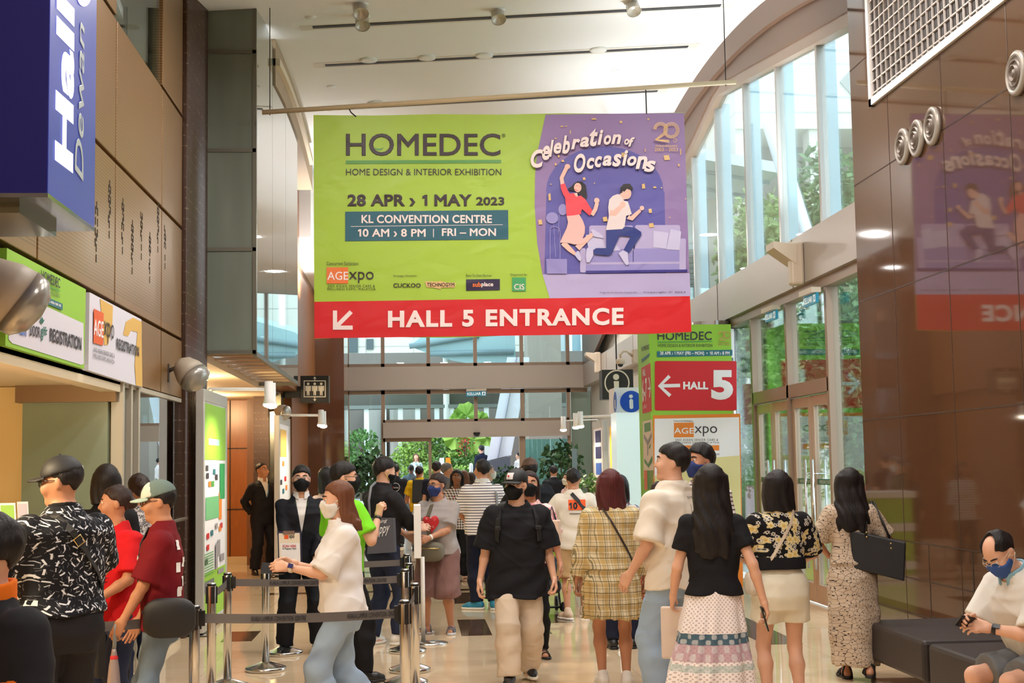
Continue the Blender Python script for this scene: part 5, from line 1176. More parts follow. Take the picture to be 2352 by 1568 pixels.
class Person:
    def __init__(s, label, px, Y, top, face=0, fem=False, fat=1.0, sk='l', head=(0, 0), lean=(0, 0, 0), R=None, L=None, legs=None, h=0.011, dz=0.0, sit=False, H=None, sh=1.0, feet=None, cat='person', grp=None, hatpad=0.01):
        s.fem = fem; s.h = h; s.fat = fat; s.dz = dz
        if H is None: H = float(atY(px, top, Y)[2])-hatpad
        s.k = H/1.72; s.H = H
        x = atY(px, 1150, Y)[0]
        s.root = thing('person', label, cat, (x, Y, 0), grp); s.root.rotation_euler = (0, 0, math.radians(face)); s.root['_loc'] = 1
        s.R0 = rotm(lean[1], 0, 0) @ rotm(0, -lean[0], 0) @ rotm(0, 0, lean[2])    # lean forward positive, twist, side
        s.hipz = 0.885+dz; s.piv = np.array([0, 0, s.hipz])
        T = TORSO_F if fem else TORSO_M
        s.keys = [(z, w*fat*(1 if z < 1.4 else 1/fat**0.5), d*fat**1.2*(1 if z < 1.4 else 1/fat**0.6), yc+(0.02*(fat-1)*6 if 0.95 < z < 1.3 else 0)) for z, w, d, yc in T]
        s.sw = (0.146 if fem else 0.170)*sh*(fat**0.5)
        s.zs = 1.352
        tr = lambda p: s.R0 @ (np.array(p, float)+[0, 0, dz]-s.piv)+s.piv
        s.tr = tr
        s.neck = tr((0, -0.008, 1.44)); s.hb = tr((0, 0.012, 1.52)); s.RH = s.R0 @ rotm(head[0], 0, 0) @ rotm(0, head[1], 0)
        s.arm = {}
        for side, A in ((1, R), (-1, L)):
            A = dict(A or {}); S = tr((side*s.sw, -0.005, s.zs))
            hand = np.array(A.get('hand', (side*(s.sw+0.085), 0.05, 0.80+dz)), float)
            if A.get('rel', 1) and 'hand' in A and A.get('body', 1): pass
            E, W_ = ik(S, hand, 0.275, 0.24, A.get('pole', (side*0.25, -1, -0.1)))
            f = np.array(A.get('fwd', W_-E), float); f /= np.linalg.norm(f); th = np.array(A.get('thumb', (0, 1, 0.0)), float); th = th-f*(th@f); th /= np.linalg.norm(th)+1e-9
            s.arm[side] = dict(S=S, E=E, W=W_, f=f, th=th, curl=A.get('curl', 0.45), n=side*np.cross(th, f))
        s.leg = {}
        lg = legs or ((0.10, 0.02, 0, 8), (-0.10, -0.02, 0, 8))
        for side, (fx_, fy, fz, yaw) in ((1, lg[0]), (-1, lg[1])):
            Hp = np.array([side*0.088*fat**0.5, 0, s.hipz]); A_ = np.array([fx_, fy, 0.075+fz]); Kn, A_ = ik(Hp, A_, 0.43, 0.405, (side*0.12, 1, 0.15 if sit else 0))
            s.leg[side] = dict(H=Hp, K=Kn, A=A_, yaw=yaw*-side)
        if sit: pass
        s.fz = 1.0
        s.skinm = skin(sk, SK[sk]); s._body()
    # local torso frame
    def tf(s, P): return ((P-s.piv) @ s.R0)+s.piv-np.array([0, 0, s.dz])
    def hf(s, P): return ((P-s.hb) @ s.RH)+np.array([0, 0.012, 1.52])
    def hw(s, p): return s.RH @ (np.array(p, float)-[0, 0.012, 1.52])+s.hb
    def head_sdf(s, Q):
        f = s.fem; d = elp(Q, (0, 0.0, 1.632), (0.074, 0.094, 0.09)); j = elp(Q, (0, 0.036, 1.567), (0.056 if f else 0.060, 0.062, 0.074)); d = smin(d, j, 0.04)
        d = smin(d, elp(Q, (0, 0.078, 1.513), (0.028, 0.026, 0.02)), 0.03)
        for sx in (1, -1):
            d = smin(d, elp(Q, (sx*0.040, 0.078, 1.582), (0.026, 0.024, 0.026)), 0.03)
            d = -smin(-d, np.linalg.norm(Q-np.array([sx*0.032, 0.108, 1.622], np.float32), axis=1)-0.017, 0.014)
            e = elp(Q, (sx*0.077, -0.008, 1.603), (0.011, 0.021, 0.033)); d = smin(d, e, 0.008)
            d = smin(d, cap(Q, (sx*0.014, 0.090, 1.640), (sx*0.048, 0.080, 1.641), 0.010, 0.007), 0.012)
        d = smin(d, cap(Q, (0, 0.092, 1.625), (0, 0.112, 1.588), 0.009, 0.013), 0.012)
        d = smin(d, cap(Q, (-0.013, 0.098, 1.583), (0.013, 0.098, 1.583), 0.009, 0.009), 0.008)
        d = smin(d, elp(Q, (0, 0.094, 1.549), (0.024, 0.012, 0.0075)), 0.007); d = smin(d, elp(Q, (0, 0.092, 1.538), (0.019, 0.011, 0.007)), 0.006)
        return d
    def torso_sdf(s, P, grow=0.0): return loft(s.tf(P), [(z, w+grow, d+grow, y) for z, w, d, y in s.keys])
    def arm_sdf(s, P, side, grow=0.0, upper=True, lower=True, hand=False):
        a = s.arm[side]; q = s.fat**0.7*(0.86 if s.fem else 1.0); E, W_ = a['E'], a['W']; d = None
        if upper: d = smin(cap(P, a['S'], a['E'], 0.050*q+grow, 0.040*q+grow), cap(P, a['S'], a['S']*0.75+a['E']*0.25, 0.052*q+grow, 0.047*q+grow), 0.02)
        if lower:
            m = E*0.7+W_*0.3; f = smin(cap(P, E, m, 0.040*q+grow, 0.041*q+grow), cap(P, m, W_, 0.041*q+grow, 0.026*q**0.5+grow), 0.015); d = f if d is None else smin(d, f, 0.02)
        return d
    def hand_sdf(s, P, side):
        a = s.arm[side]; W_, f, th, n = a['W'], a['f'], a['th'], a['n']; c = a['curl']; g = 0.93 if s.fem else 1.0
        d = cap(P, W_-f*0.03, W_+f*0.012, 0.0265*g, 0.026*g)
        lat = [0.030, 0.010, -0.010, -0.028]; ln = [(0.042, 0.026, 0.021), (0.047, 0.029, 0.022), (0.043, 0.027, 0.021), (0.033, 0.021, 0.019)]; palm = [0.088, 0.092, 0.086, 0.078]
        fin = None
        for i in range(4):
            k = W_+f*palm[i]*g+th*lat[i]*g; d = smin(d, cap(P, W_+th*lat[i]*0.5+f*0.015, k, 0.0165*g, 0.0125*g), 0.014)
            ang = c*0.55+0.06*i*c; p = k; dirv = f+th*(lat[i]*1.2); dirv /= np.linalg.norm(dirv); r = (0.0098, 0.0098, 0.0094, 0.0084)[i]*g
            for j in range(3):
                ca, sa = math.cos(ang), math.sin(ang); v = dirv*ca+n*sa; q = p+v*ln[i][j]*g; u = cap(P, p, q, r, r*0.9); fin = u if fin is None else np.minimum(fin, u); p = q; r *= 0.92; ang += c*(1.05, 0.8)[min(j, 1)]
        d = smin(d, fin, 0.005)
        t0 = W_+f*0.022+th*0.022; t1 = t0+f*0.032+th*0.032*(1-0.35*c)+n*0.018*c; t2 = t1+(f*0.030+th*0.014*(1-c)+n*0.020*c)*1.0; t3 = t2+f*0.024+n*0.012*c-th*0.006*c
        d = smin(d, cap(P, t0, t1, 0.0165*g, 0.0125*g), 0.012); d = smin(d, cap(P, t1, t2, 0.0118*g, 0.0105*g), 0.004); return smin(d, cap(P, t2, t3, 0.0105*g, 0.0088*g), 0.004)
    def leg_sdf(s, P, side, grow=0.0, g2=None, calf=True):
        l = s.leg[side]; q = s.fat**0.6*(0.97 if s.fem else 1.0); g2 = grow if g2 is None else g2; H_, K, A_ = l['H'], l['K'], l['A']
        d = cap(P, H_-[0, 0, 0.02], K, 0.086*q+grow, 0.052*q+g2)
        if calf:
            u = (A_-K); bk = np.array([0, -1, 0.0]); bk = bk-u*(bk@u)/(u@u); m = K+u*0.32+bk*0.012
            d = smin(d, cap(P, K, m, 0.050*q+g2, 0.054*q+g2), 0.03); d = smin(d, cap(P, m, A_, 0.054*q+g2, 0.033*q**0.5+g2), 0.03)
        return d
    def foot_frame(s, side):
        l = s.leg[side]; y = math.radians(l['yaw']); return l['A'], np.array([-math.sin(y), math.cos(y), 0]), np.array([math.cos(y), math.sin(y), 0])
    def bounds(s, pts, r): p = np.array(pts); return p.min(0)-r, p.max(0)+r
    def _body(s):
        pts = [s.tr((0, 0, 1.76)), s.tr((0, 0.1, 1.5)), s.tr((s.sw, 0, 1.4)), s.tr((-s.sw, 0, 1.4)), s.hw((0, 0.14, 1.6)), s.hw((0, -.1, 1.73))]
        for sd in (1, -1): pts += [s.arm[sd]['E'], s.arm[sd]['W'], s.leg[sd]['K'], s.leg[sd]['A'], s.leg[sd]['H']]
        lo, hi = s.bounds(pts, 0.13); lo[2] = max(lo[2], -0.01)
        def body(P):
            d = s.torso_sdf(P, -0.012); Q = s.hf(P)
            d = smin(d, cap(P, s.neck-[0, 0, 0.03], s.hw((0, 0.0, 1.57)), 0.060 if not s.fem else 0.050, 0.056 if not s.fem else 0.046), 0.05)
            far = np.linalg.norm(P-s.hw((0, 0, 1.6)), axis=1) > 0.24; hd = np.full(len(P), 0.2, np.float32); nf = ~far
            if nf.any(): hd[nf] = s.head_sdf(Q[nf])
            d = np.where(nf, smin(d, hd, 0.03), d)
            for sd in (1, -1):
                d = smin(d, s.arm_sdf(P, sd, -0.002), 0.03); d = smin(d, s.leg_sdf(P, sd, -0.004), 0.03)
                A_, fw, rt = s.foot_frame(sd); d = smin(d, cap(P, A_-[0, 0, 0.02], A_+fw*0.12-[0, 0, 0.048], 0.036, 0.026), 0.02)
                d = smin(d, cap(P, A_-fw*0.035-[0, 0, 0.04], A_+fw*0.1+rt*0.012-[0, 0, 0.05], 0.03, 0.026), 0.02)
            return d
        parts = [snet(body, lo, hi, s.h)]
        # a finer mesh for the head where it shows, and for each hand
        for sd in (1, -1):
            a = s.arm[sd]; c = a['W']+a['f']*0.08; parts.append(snet(lambda P: s.hand_sdf(P, sd), c-0.135, c+0.135, min(s.h*0.5, 0.006)))
        s.body = to_obj('body', parts, s.skinm, s.root, s.k)
    def put(s, name, fn, lo, hi, mat, h=None, parent=None):
        p = parent if parent is not None else s.root
        o = to_obj(name, [snet(fn, lo, hi, h or s.h)], mat, s.root if parent is None else parent, s.k)
        if parent is not None and o: o.matrix_parent_inverse = Matrix.Identity(4)
        return o
    def mesh(s, name, mb, mat, parent=None):
        mb.v = [tuple(np.array(p)*s.k) for p in mb.v]; o = mb.build(name, mat, parent or s.root); o.matrix_parent_inverse = Matrix.Identity(4); return o
    # ---- clothes
    def top(s, mat, name='shirt', hem=0.80, off=0.018, loose=0.6, slv=0.55, so=0.022, neck=0.072, amp=0.006, vneck=None, skirt=None, nfold=11, famp=0.0, flare=0.0, puff=0.0, cut=None):
        mxw = max(w for z, w, d, y in s.keys if 1.2 < z < 1.4); mxd = max(d for z, w, d, y in s.keys if 1.0 < z < 1.4)
        keys = []
        for z, w, d, y in s.keys:
            l = loose if z < 1.3 else 0; keys.append((z, w+(max(mxw*0.97, w)-w)*l+off+flare*max(0, 1.15-z), d+(max(mxd, d)-d)*l+off+flare*0.6*max(0, 1.15-z), y))
        if hem < keys[0][0]: keys = [(hem-0.02, keys[0][1]+0.03, keys[0][2]+0.02, keys[0][3])]+keys
        keys[-1] = (1.49, 0.060+off*0.6, 0.056+off*0.6, -0.004)
        lo, hi = s.bounds([s.tr((0, 0, hem)), s.tr((0, 0, 1.5)), s.tr((0.22*s.fat, 0.2, 1.1)), s.tr((-0.22*s.fat, -0.2, 1.1))]+[s.arm[q][j] for q in (1, -1) for j in ('S', 'E', 'W')], 0.11)
        if skirt: lo[2] = skirt[0][0]-0.05; ww = max(k[1] for k in skirt)+0.06; lo[:2] = np.minimum(lo[:2], -ww); hi[:2] = np.maximum(hi[:2], ww)
        def sl(P):
            d = None
            for sd in (1, -1):
                a = s.arm[sd]; g = so
                if slv <= 1.0:
                    e = s.arm_sdf(P, sd, g, True, False); c = a['S']*(1-slv)+a['E']*slv; u = (a['E']-a['S'])/np.linalg.norm(a['E']-a['S']); 
                    if puff: e = smin(e, elp(P, a['S']*0.55+a['E']*0.45, (0.075+puff, 0.075+puff, 0.11)), 0.03)
                    e = e-0.016*np.clip(((P-a['S'])@u)/0.28, 0, 1)*(so/0.022); e = np.maximum(e, (P-c)@u)
                else:
                    e = s.arm_sdf(P, sd, g, True, True); t = slv-1; c = a['E']*(1-t)+a['W']*t; u = (a['W']-a['E'])/np.linalg.norm(a['W']-a['E'])
                    cutp = np.maximum((P-c)@u, -1); near = np.linalg.norm(P-c, axis=1) < 0.22; e = np.where(near, np.maximum(e, cutp), e)
                d = e if d is None else np.minimum(d, e)
            return d
        def fn(P):
            T = s.tf(P); d = loft(T, keys, 2.5)
            d = smin(d, loft(T, [(1.26, s.sw+0.0, 0.066+off, -0.004), (1.34, s.sw*0.98, 0.060+off, -0.006), (1.395, s.sw*0.72, 0.058+off*0.8, -0.006), (1.435, 0.082+off*0.5, 0.056+off*0.6, -0.006), (1.46, 0.068+off*0.4, 0.054+off*0.6, -0.006)], 2.2), 0.025)
            d = np.maximum(d, hem-T[:, 2])
            d = smin(d, sl(P), 0.028)
            if skirt:
                th = np.arctan2(P[:, 1], P[:, 0]); fz = np.clip((skirt[-1][0]-P[:, 2])/(skirt[-1][0]-skirt[0][0]), 0, 1)
                d = smin(d, loft(P, skirt, 2.1)-famp*fz*np.sin(nfold*th+2*np.sin(2*th)), 0.03)
            d = d-folds(P, amp, 1.0, s.H*7)
            cz = T-np.array([0, 0.03, 1.49], np.float32); d = np.maximum(d, neck-np.sqrt(cz[:, 0]**2+(cz[:, 1]*0.85)**2+(cz[:, 2]*1.15)**2))
            if vneck: d = np.maximum(d, np.minimum(np.minimum((T[:, 2]-vneck[0])*vneck[1]-np.abs(T[:, 0]), T[:, 1]-0.02), 0.03))
            if cut: d = np.maximum(d, cut(T))
            return d
        s.topfn = fn; return s.put(name, fn, lo, hi, mat)
    def collar(s, mat, z=1.465, r=0.066, hgt=0.034, name='collar', open_=True):
        def fn(P):
            T = s.tf(P); q = np.sqrt(T[:, 0]**2+((T[:, 1]-0.004)*0.95)**2); zz = T[:, 2]-z-0.35*(-(T[:, 1]-0.0))*0.4; d = np.maximum(np.abs(q-r-0.25*np.maximum(0, -zz+0.01))-0.007, np.abs(zz)-hgt)
            if open_: d = np.maximum(d, np.minimum(0.012+0.5*(z+hgt-T[:, 2])*0-np.abs(T[:, 0])+0.012, T[:, 1]-0.02))
            return d
        c = s.tr((0, 0, z)); return s.put(name, fn, c-0.14, c+0.14, mat, min(s.h, 0.008))
    def pants(s, mat, name='trousers', waist=1.0, hem=0.96, ot=0.016, oc=0.022, amp=0.006, short=None, flare=0.0, cuff=0):
        keys = [(z, w+0.012, d+0.012, y) for z, w, d, y in s.keys if z < 1.2]
        lo, hi = s.bounds([s.tr((0, 0, waist)), (0.2*s.fat, 0.16*s.fat, s.hipz), (-0.2*s.fat, -0.16*s.fat, s.hipz)]+[s.leg[q][j] for q in (1, -1) for j in 'KA'], 0.12)
        def fn(P):
            T = s.tf(P); d = np.maximum(loft(T, keys, 2.4), T[:, 2]-waist); 
            for sd in (1, -1):
                l = s.leg[sd]
                if short is None:
                    e = s.leg_sdf(P, sd, ot, oc); u = l['A']-l['K']; t = np.clip(((P-l['K'])@u)/(u@u), 0, 1); e = e-t*(0.016+flare); c = l['K']+u*hem; u = u/np.linalg.norm(u); nr = np.linalg.norm(P-c, axis=1) < 0.25; e = np.where(nr, np.maximum(e, (P-c)@u), e)
                else:
                    e = s.leg_sdf(P, sd, ot, ot, calf=short > 1); u = l['K']-l['H']; t = np.clip(((P-l['H'])@u)/(u@u), 0, 1); e = e-t*(0.030+flare)
                    if short <= 1: c = l['H']+u*short; u2 = u/np.linalg.norm(u)
                    else: v = l['A']-l['K']; c = l['K']+v*(short-1); u2 = v/np.linalg.norm(v)
                    e = np.maximum(e, (P-c)@u2)
                d = smin(d, e, 0.025)
            d = d-folds(P, amp, 1.1, s.H*3)
            return d
        return s.put(name, fn, lo, hi, mat)
    def skirt(s, mat, keys, name='skirt', n=12, amp=0.012, dx=0.0, dy=0.0):
        ww = max(k[1] for k in keys)+0.08
        def fn(P):
            t = np.clip((keys[-1][0]-P[:, 2])/(keys[-1][0]-keys[0][0]), 0, 1); Q = P.copy(); Q[:, 0] -= dx*t; Q[:, 1] -= dy*t; th = np.arctan2(Q[:, 1], Q[:, 0])
            return loft(Q, keys, 2.1)-amp*t*np.sin(n*th+2.2*np.sin(3*th)+3*t)-folds(P, 0.003)
        return s.put(name, fn, (-ww-abs(dx), -ww-abs(dy), keys[0][0]-0.03), (ww+abs(dx), ww+abs(dy), keys[-1][0]+0.03), mat)
    def hair(s, mat, style='short', end=1.5, fringe=0.0, vol=0.0, w=0.088, back=0.0, name='hair', shift=0.0, bald=False, ponytail=False, bun=False):
        def fn(P):
            Q = s.hf(P); x, y, z = Q[:, 0], Q[:, 1], Q[:, 2]
            d = elp(Q, (0, -0.010, 1.640), (0.085+vol*0.6, 0.106+vol*0.6, 0.098+vol))
            hl = 1.680-fringe+0.006*np.sin(55*x+1.3)+0.004*np.sin(120*x)-0.9*x*x*(1 if fringe < 0.015 else -2.0)
            d = smax(d, -smax(-(y-0.050+fringe*0.25), -(hl-z), 0.02), 0.012)
            d = smax(d, -smax(-(y+0.026), -(1.606+0.62*(y+0.026)-z), 0.018), 0.014)
            if style == 'short':
                d = smax(d, 1.545-0.25*np.clip(y+0.09, 0, 0.1)-z); d = smax(d, np.minimum(1.585-z, y+0.055))
                d = d-0.004*np.sin(70*x+30*z)*np.sin(60*y+20*z)
            else:
                k = [(end, w*1.02, 0.050, -0.075-back), ((end+1.5)/2, w*1.18, 0.064, -0.062-back), (1.46, w*1.12, 0.085, -0.030), (1.60, w+0.008, 0.092, -0.006), (1.66, w-0.004, 0.092, -0.006), (1.70, w*0.6, 0.06, -0.005)]
                if style == 'bob': k = [(end, w+0.006, 0.082, -0.02), (1.55, w+0.010, 0.092, -0.012), (1.62, w+0.004, 0.094, -0.01), (1.67, w-0.01, 0.09, -0.008), (1.70, w*0.6, 0.06, -0.005)]
                b = loft(Q, k, 2.2); b = np.maximum(b, np.minimum(y-(0.030 if style == 'bob' else 0.018), 1.70-z)); b = np.maximum(b, -(elp(Q, (0, 0.05, 1.58), (0.066, 0.085, 0.10))))
                b = b-0.0035*np.sin(95*x+6*np.sin(9*z))-0.003*np.sin(60*y+50*x+4*z)*np.clip((1.6-z)*4, 0, 1)
                if style == 'long': b = b+0.02*np.clip((end+0.07-z)/0.07, 0, 1)*(0.6+0.4*np.sin(60*x))
                d = smin(d, b, 0.02)
            if ponytail: d = smin(d, cap(Q, (0, -0.10, 1.655), (0, -0.14, 1.50), 0.028, 0.02), 0.02)
            if bun: d = smin(d, elp(Q, (0, -0.105, 1.62 if bun is True else bun), (0.045, 0.04, 0.04)), 0.015)
            if bald: d = np.maximum(d, -elp(Q, (0, 0.06, 1.72), (0.055, 0.09, 0.07)))
            return d
        c = s.hw((0, -0.02, 1.62)); lo = c-0.19; hi = c+0.19
        if style != 'short': lo2 = s.hw((0, -0.1, end-0.04)); lo = np.minimum(lo, lo2-0.17); hi = np.maximum(hi, lo2+0.17)
        return s.put(name, fn, lo, hi, mat, min(s.h, 0.009))
    def face(s, brow=None, eyes=True, lips=None):
        if eyes:
            for sx in (1, -1):
                p = s.hw((sx*0.032, 0.0835, 1.622)); mb = MB(); mb.ball(p, 0.0125, 12, 8); e = s.mesh('eye', mb, flat('eye_white', (226, 218, 212), 0.25))
                mb = MB(); q = s.hw((sx*0.032, 0.0912, 1.622)); mb.ball(q, 0.0062, 10, 6); s.mesh('iris', mb, flat('iris_dark', (30, 20, 16), 0.2), e)
        for sx in (1, -1):
            mb = MB(); mb.tube([s.hw((sx*0.014, 0.1005, 1.645)), s.hw((sx*0.034, 0.0955, 1.650)), s.hw((sx*0.052, 0.081, 1.644))], [0.004, 0.005, 0.003], 6); s.mesh('eyebrow', mb, brow or H_BLACK)
        if lips:
            mb = MB(); mb.tube([s.hw((-0.022, 0.096, 1.546)), s.hw((0, 0.1065, 1.548)), s.hw((0.022, 0.096, 1.546))], [0.002, 0.004, 0.002], 6); mb.tube([s.hw((-0.018, 0.096, 1.539)), s.hw((0, 0.1035, 1.537)), s.hw((0.018, 0.096, 1.539))], [0.002, 0.0045, 0.002], 6); s.mesh('lips', mb, flat('lip_%d' % lips[0], lips, 0.4))
    def mask(s, mat, loops=True, strap=None):
        def fn(P):
            Q = s.hf(P); x, y, z = Q[:, 0], Q[:, 1], Q[:, 2]; d = s.head_sdf(Q)-0.007; d = smin(d, elp(Q, (0, 0.092, 1.565), (0.030, 0.036, 0.05)), 0.03)
            return np.maximum(np.maximum(d, 0.020-y+0.35*np.abs(1.56-z)), np.maximum(z-1.612-0.012*np.cos(x*30)+np.abs(x)*0.25, 1.497-z-0.1*np.abs(x)))
        c = s.hw((0, 0.07, 1.56)); o = s.put('face_mask', fn, c-0.11, c+0.11, mat, min(s.h, 0.007))
        mb = MB()
        for sx in (1, -1):
            for z0, z1 in ((1.59, 1.615), (1.53, 1.585)): mb.tube([s.hw((sx*0.060, 0.050, z0)), s.hw((sx*0.077, 0.015, (z0+z1)/2)), s.hw((sx*0.086, -0.016, z1))], 0.0022, 5)
        s.mesh('ear_loop', mb, strap or mat, None); return o
    def glasses(s, mat=None, shade=False):
        mb = MB()
        for sx in (1, -1):
            c = np.array([sx*0.034, 0.110, 1.618]); mb.tube([s.hw(c+[0.023*math.cos(a)*1.05, -0.012*(math.cos(a)*sx)*0.6-0.0, 0.019*math.sin(a)]) for a in np.linspace(0, 2*math.pi, 16, endpoint=False)], 0.0020, 5, True)
            mb.tube([s.hw((sx*0.058, 0.104, 1.624)), s.hw((sx*0.079, 0.06, 1.624)), s.hw((sx*0.083, -0.01, 1.616))], 0.0020, 5)
        mb.tube([s.hw((-0.011, 0.113, 1.622)), s.hw((0, 0.116, 1.625)), s.hw((0.011, 0.113, 1.622))], 0.002, 5); return s.mesh('spectacles', mb, mat or flat('spectacle_frame', (40, 34, 34), 0.3))
    def cap_hat(s, mat, brimmat=None, back=False, frontmat=None, patch=None):
        def fn(P):
            Q = s.hf(P); d = elp(Q, (0, -0.004, 1.652), (0.092, 0.112, 0.098)); return np.maximum(d, 1.648-0.12*Q[:, 1]-Q[:, 2])
        c = s.hw((0, 0, 1.69)); o = s.put('cap', fn, c-0.15, c+0.15, mat, min(s.h, 0.008)); sg = -1 if back else 1
        def br(P):
            Q = s.hf(P); x, y, z = Q[:, 0], Q[:, 1]*sg, Q[:, 2]; zz = 1.650+0.10*(y-0.09)*-1-2.6*x*x; e = np.sqrt((x/0.088)**2+((y-0.085)/0.095)**2)-1; return np.maximum(np.maximum(e*0.08, np.abs(z-zz)-0.006), 0.06-y)
        c = s.hw((0, 0.12*sg, 1.65)); b = s.put('cap_brim', br, c-0.13, c+0.13, brimmat or mat, min(s.h, 0.006))
        if frontmat:
            def fr(P):
                Q = s.hf(P); d = elp(Q, (0, -0.004, 1.652), (0.0945, 0.1145, 0.1005)); return np.maximum(np.maximum(d, 1.655-0.12*Q[:, 1]-Q[:, 2]), 0.035-Q[:, 1])
            c = s.hw((0, 0, 1.69)); s.put('cap_front', fr, c-0.15, c+0.15, frontmat, min(s.h, 0.008))
        if patch:
            pm, w2, h2, y0 = patch; mb = MB(); V = []
            for j in range(5):
                for i in range(5):
                    xx = (i-2)/2*w2; zz = 1.692+(j-2)/2*h2; yy = 0.1135*math.sqrt(max(0.02, 1-(xx/0.0935)**2-((zz-1.652)/0.0995)**2))*sg-0.001; V.append(s.hw((xx+y0, yy+0.004*sg, zz)))
            mb.add(V, [(j*5+i, j*5+i+1, j*5+i+6, j*5+i+5) for j in range(4) for i in range(4)], True); s.mesh('cap_patch', mb, pm)
        mb = MB(); mb.ball(s.hw((0, -0.004, 1.751)), 0.008, 8, 6); s.mesh('cap_button', mb, mat); return o
    def shoes(s, mat, sole=None, kind='shoe', lift=0.0):
        for sd in (1, -1):
            A_, fw, rt = s.foot_frame(sd); up = np.array([0, 0, 1.0]); base = A_-up*(0.075-lift)
            def loc(P): D = P-base; return np.stack([D@rt, D@fw, D@up], 1)
            c = base+fw*0.06+up*0.06
            if kind == 'shoe':
                def fn(P):
                    Q = loc(P); d = smin(cap(Q, (0, -0.045, 0.055), (0.006*sd, 0.10, 0.042), 0.042, 0.038), cap(Q, (0, -0.01, 0.07), (0, -0.005, 0.105), 0.044, 0.043), 0.03); d = smin(d, cap(Q, (0.01*sd, 0.10, 0.04), (0.006*sd, 0.158, 0.034), 0.040, 0.026), 0.02); return np.maximum(d, 0.004-Q[:, 2])
                o = s.put('shoe', fn, c-0.19, c+0.19, mat, min(s.h, 0.009))
                def so(P):
                    Q = loc(P); d = cap(Q*np.array([1, 1, 0.0]), (0, -0.045, 0), (0.008*sd, 0.155, 0), 0.047, 0.034); d = np.minimum(d, cap(Q*np.array([1, 1, 0.0]), (0.008*sd, 0.085, 0), (0.008*sd, 0.12, 0), 0.048, 0.044)); return np.maximum(d, np.maximum(-Q[:, 2], Q[:, 2]-0.026))
                s.put('sole', so, c-0.19, c+0.19, sole or mat, min(s.h, 0.009), o)
            else:
                def so(P):
                    Q = loc(P); d = cap(Q*np.array([1, 1, 0.0]), (0, -0.045, 0), (0.008*sd, 0.145, 0), 0.042, 0.036); d = np.minimum(d, cap(Q*np.array([1, 1, 0.0]), (0.008*sd, 0.085, 0), (0.008*sd, 0.12, 0), 0.046, 0.044)); return np.maximum(d, np.maximum(-Q[:, 2], Q[:, 2]-0.024))
                o = s.put('sandal', so, c-0.19, c+0.19, sole or mat, min(s.h, 0.009)); mb = MB()
                for yy, zz, w2 in ((0.105, 0.052, 0.042), (0.055, 0.070, 0.042), (-0.02, 0.10, 0.040)):
                    mb.tube([base+rt*w2*math.cos(a)+fw*yy+up*(0.012+zz*math.sin(a)) for a in np.linspace(0.05, math.pi-0.05, 11)], 0.009, 6)
                s.mesh('sandal_strap', mb, mat, o)
    def watch(s, side, mat, face_=None):
        a = s.arm[side]; u = a['E']-a['W']; u /= np.linalg.norm(u); c = a['W']+u*0.022; mb = MB(); mb.lathe(c, [(0.0285, -0.012), (0.0315, -0.010), (0.0315, 0.010), (0.0285, 0.012)], 20, u); o = s.mesh('watch', mb, mat)
        if face_: mb = MB(); n = -a['n']; lat = np.cross(n, u); mb.obox(c+n*0.034, u, lat, n, 0.017, 0.015, 0.005); s.mesh('watch_face', mb, face_, o)
    def world(s, p):
        a = s.root.rotation_euler.z; p = np.array(p, float)*s.k; return np.array([s.root.location.x+p[0]*math.cos(a)-p[1]*math.sin(a), s.root.location.y+p[0]*math.sin(a)+p[1]*math.cos(a), p[2]])
    def local(s, q):
        a = s.root.rotation_euler.z; d = np.array(q, float)-[s.root.location.x, s.root.location.y, 0]; return np.array([d[0]*math.cos(a)+d[1]*math.sin(a), -d[0]*math.sin(a)+d[1]*math.cos(a), d[2]])/s.k
    def chest_print(s, name, mat, polys, front=True, z0=1.25, off=0.004):
        """flat print laid on the shirt: polygons in (x, z) of the torso, projected onto the cloth"""
        mb = MB(); sg = 1 if front else -1
        for poly in polys:
            xs = np.array(poly, float); bm = bmesh.new(); vs = [bm.verts.new((q[0]*(1 if front else 1), 0, q[1])) for q in xs]
            try: f_ = bm.faces.new(vs)
            except Exception: bm.free(); continue
            f_.normal_update()
            bmesh.ops.triangulate(bm, faces=[f_], ngon_method='EAR_CLIP')
            for _ in range(2): bmesh.ops.subdivide_edges(bm, edges=[e for e in bm.edges if e.calc_length() > 0.02], cuts=1, use_grid_fill=False)
            bmesh.ops.triangulate(bm, faces=bm.faces[:])
            bm.verts.index_update(); V = np.array([v.co[:] for v in bm.verts]); Fq = [[v.index for v in f.verts] for f in bm.faces]; bm.free()
            mb.add(s.drape(V, sg, off), Fq, True)
        return s.mesh(name, mb, mat)
    def drape(s, V, sg, off):
        ys = np.linspace(0.32, 0.0, 65)*sg; N = len(V); best = np.zeros(N); done = np.zeros(N, bool)
        for y in ys:
            T = np.stack([V[:, 0], np.full(N, y), V[:, 2]], 1); P = (T+np.array([0, 0, s.dz])-s.piv) @ s.R0.T+s.piv
            hit = (s.topfn(P.astype(np.float32)) < 0) & ~done; best[hit] = y; done |= hit
            if done.all(): break
        T = np.stack([V[:, 0], best+sg*(off+0.004), V[:, 2]], 1); return (T+np.array([0, 0, s.dz])-s.piv) @ s.R0.T+s.piv
    def chest_text(s, txt, mat, x0, x1, z0, z1, front=True, bold=0.0, shear=0.0, name='shirt_lettering'):
        v, fc = glyphs(txt, bold, shear); v = (v-v.min(0))/(v.max(0)-v.min(0)); sg = 1 if front else -1
        if not front: pass
        V = np.stack([x0+(x1-x0)*v[:, 0], np.zeros(len(v)), z0+(z1-z0)*v[:, 1]], 1)
        if front: V[:, 0] = -V[:, 0]
        mb = MB(); mb.add(s.drape(V, sg, 0.007+glyphs.z*1.2), fc); return s.mesh(name, mb, mat)
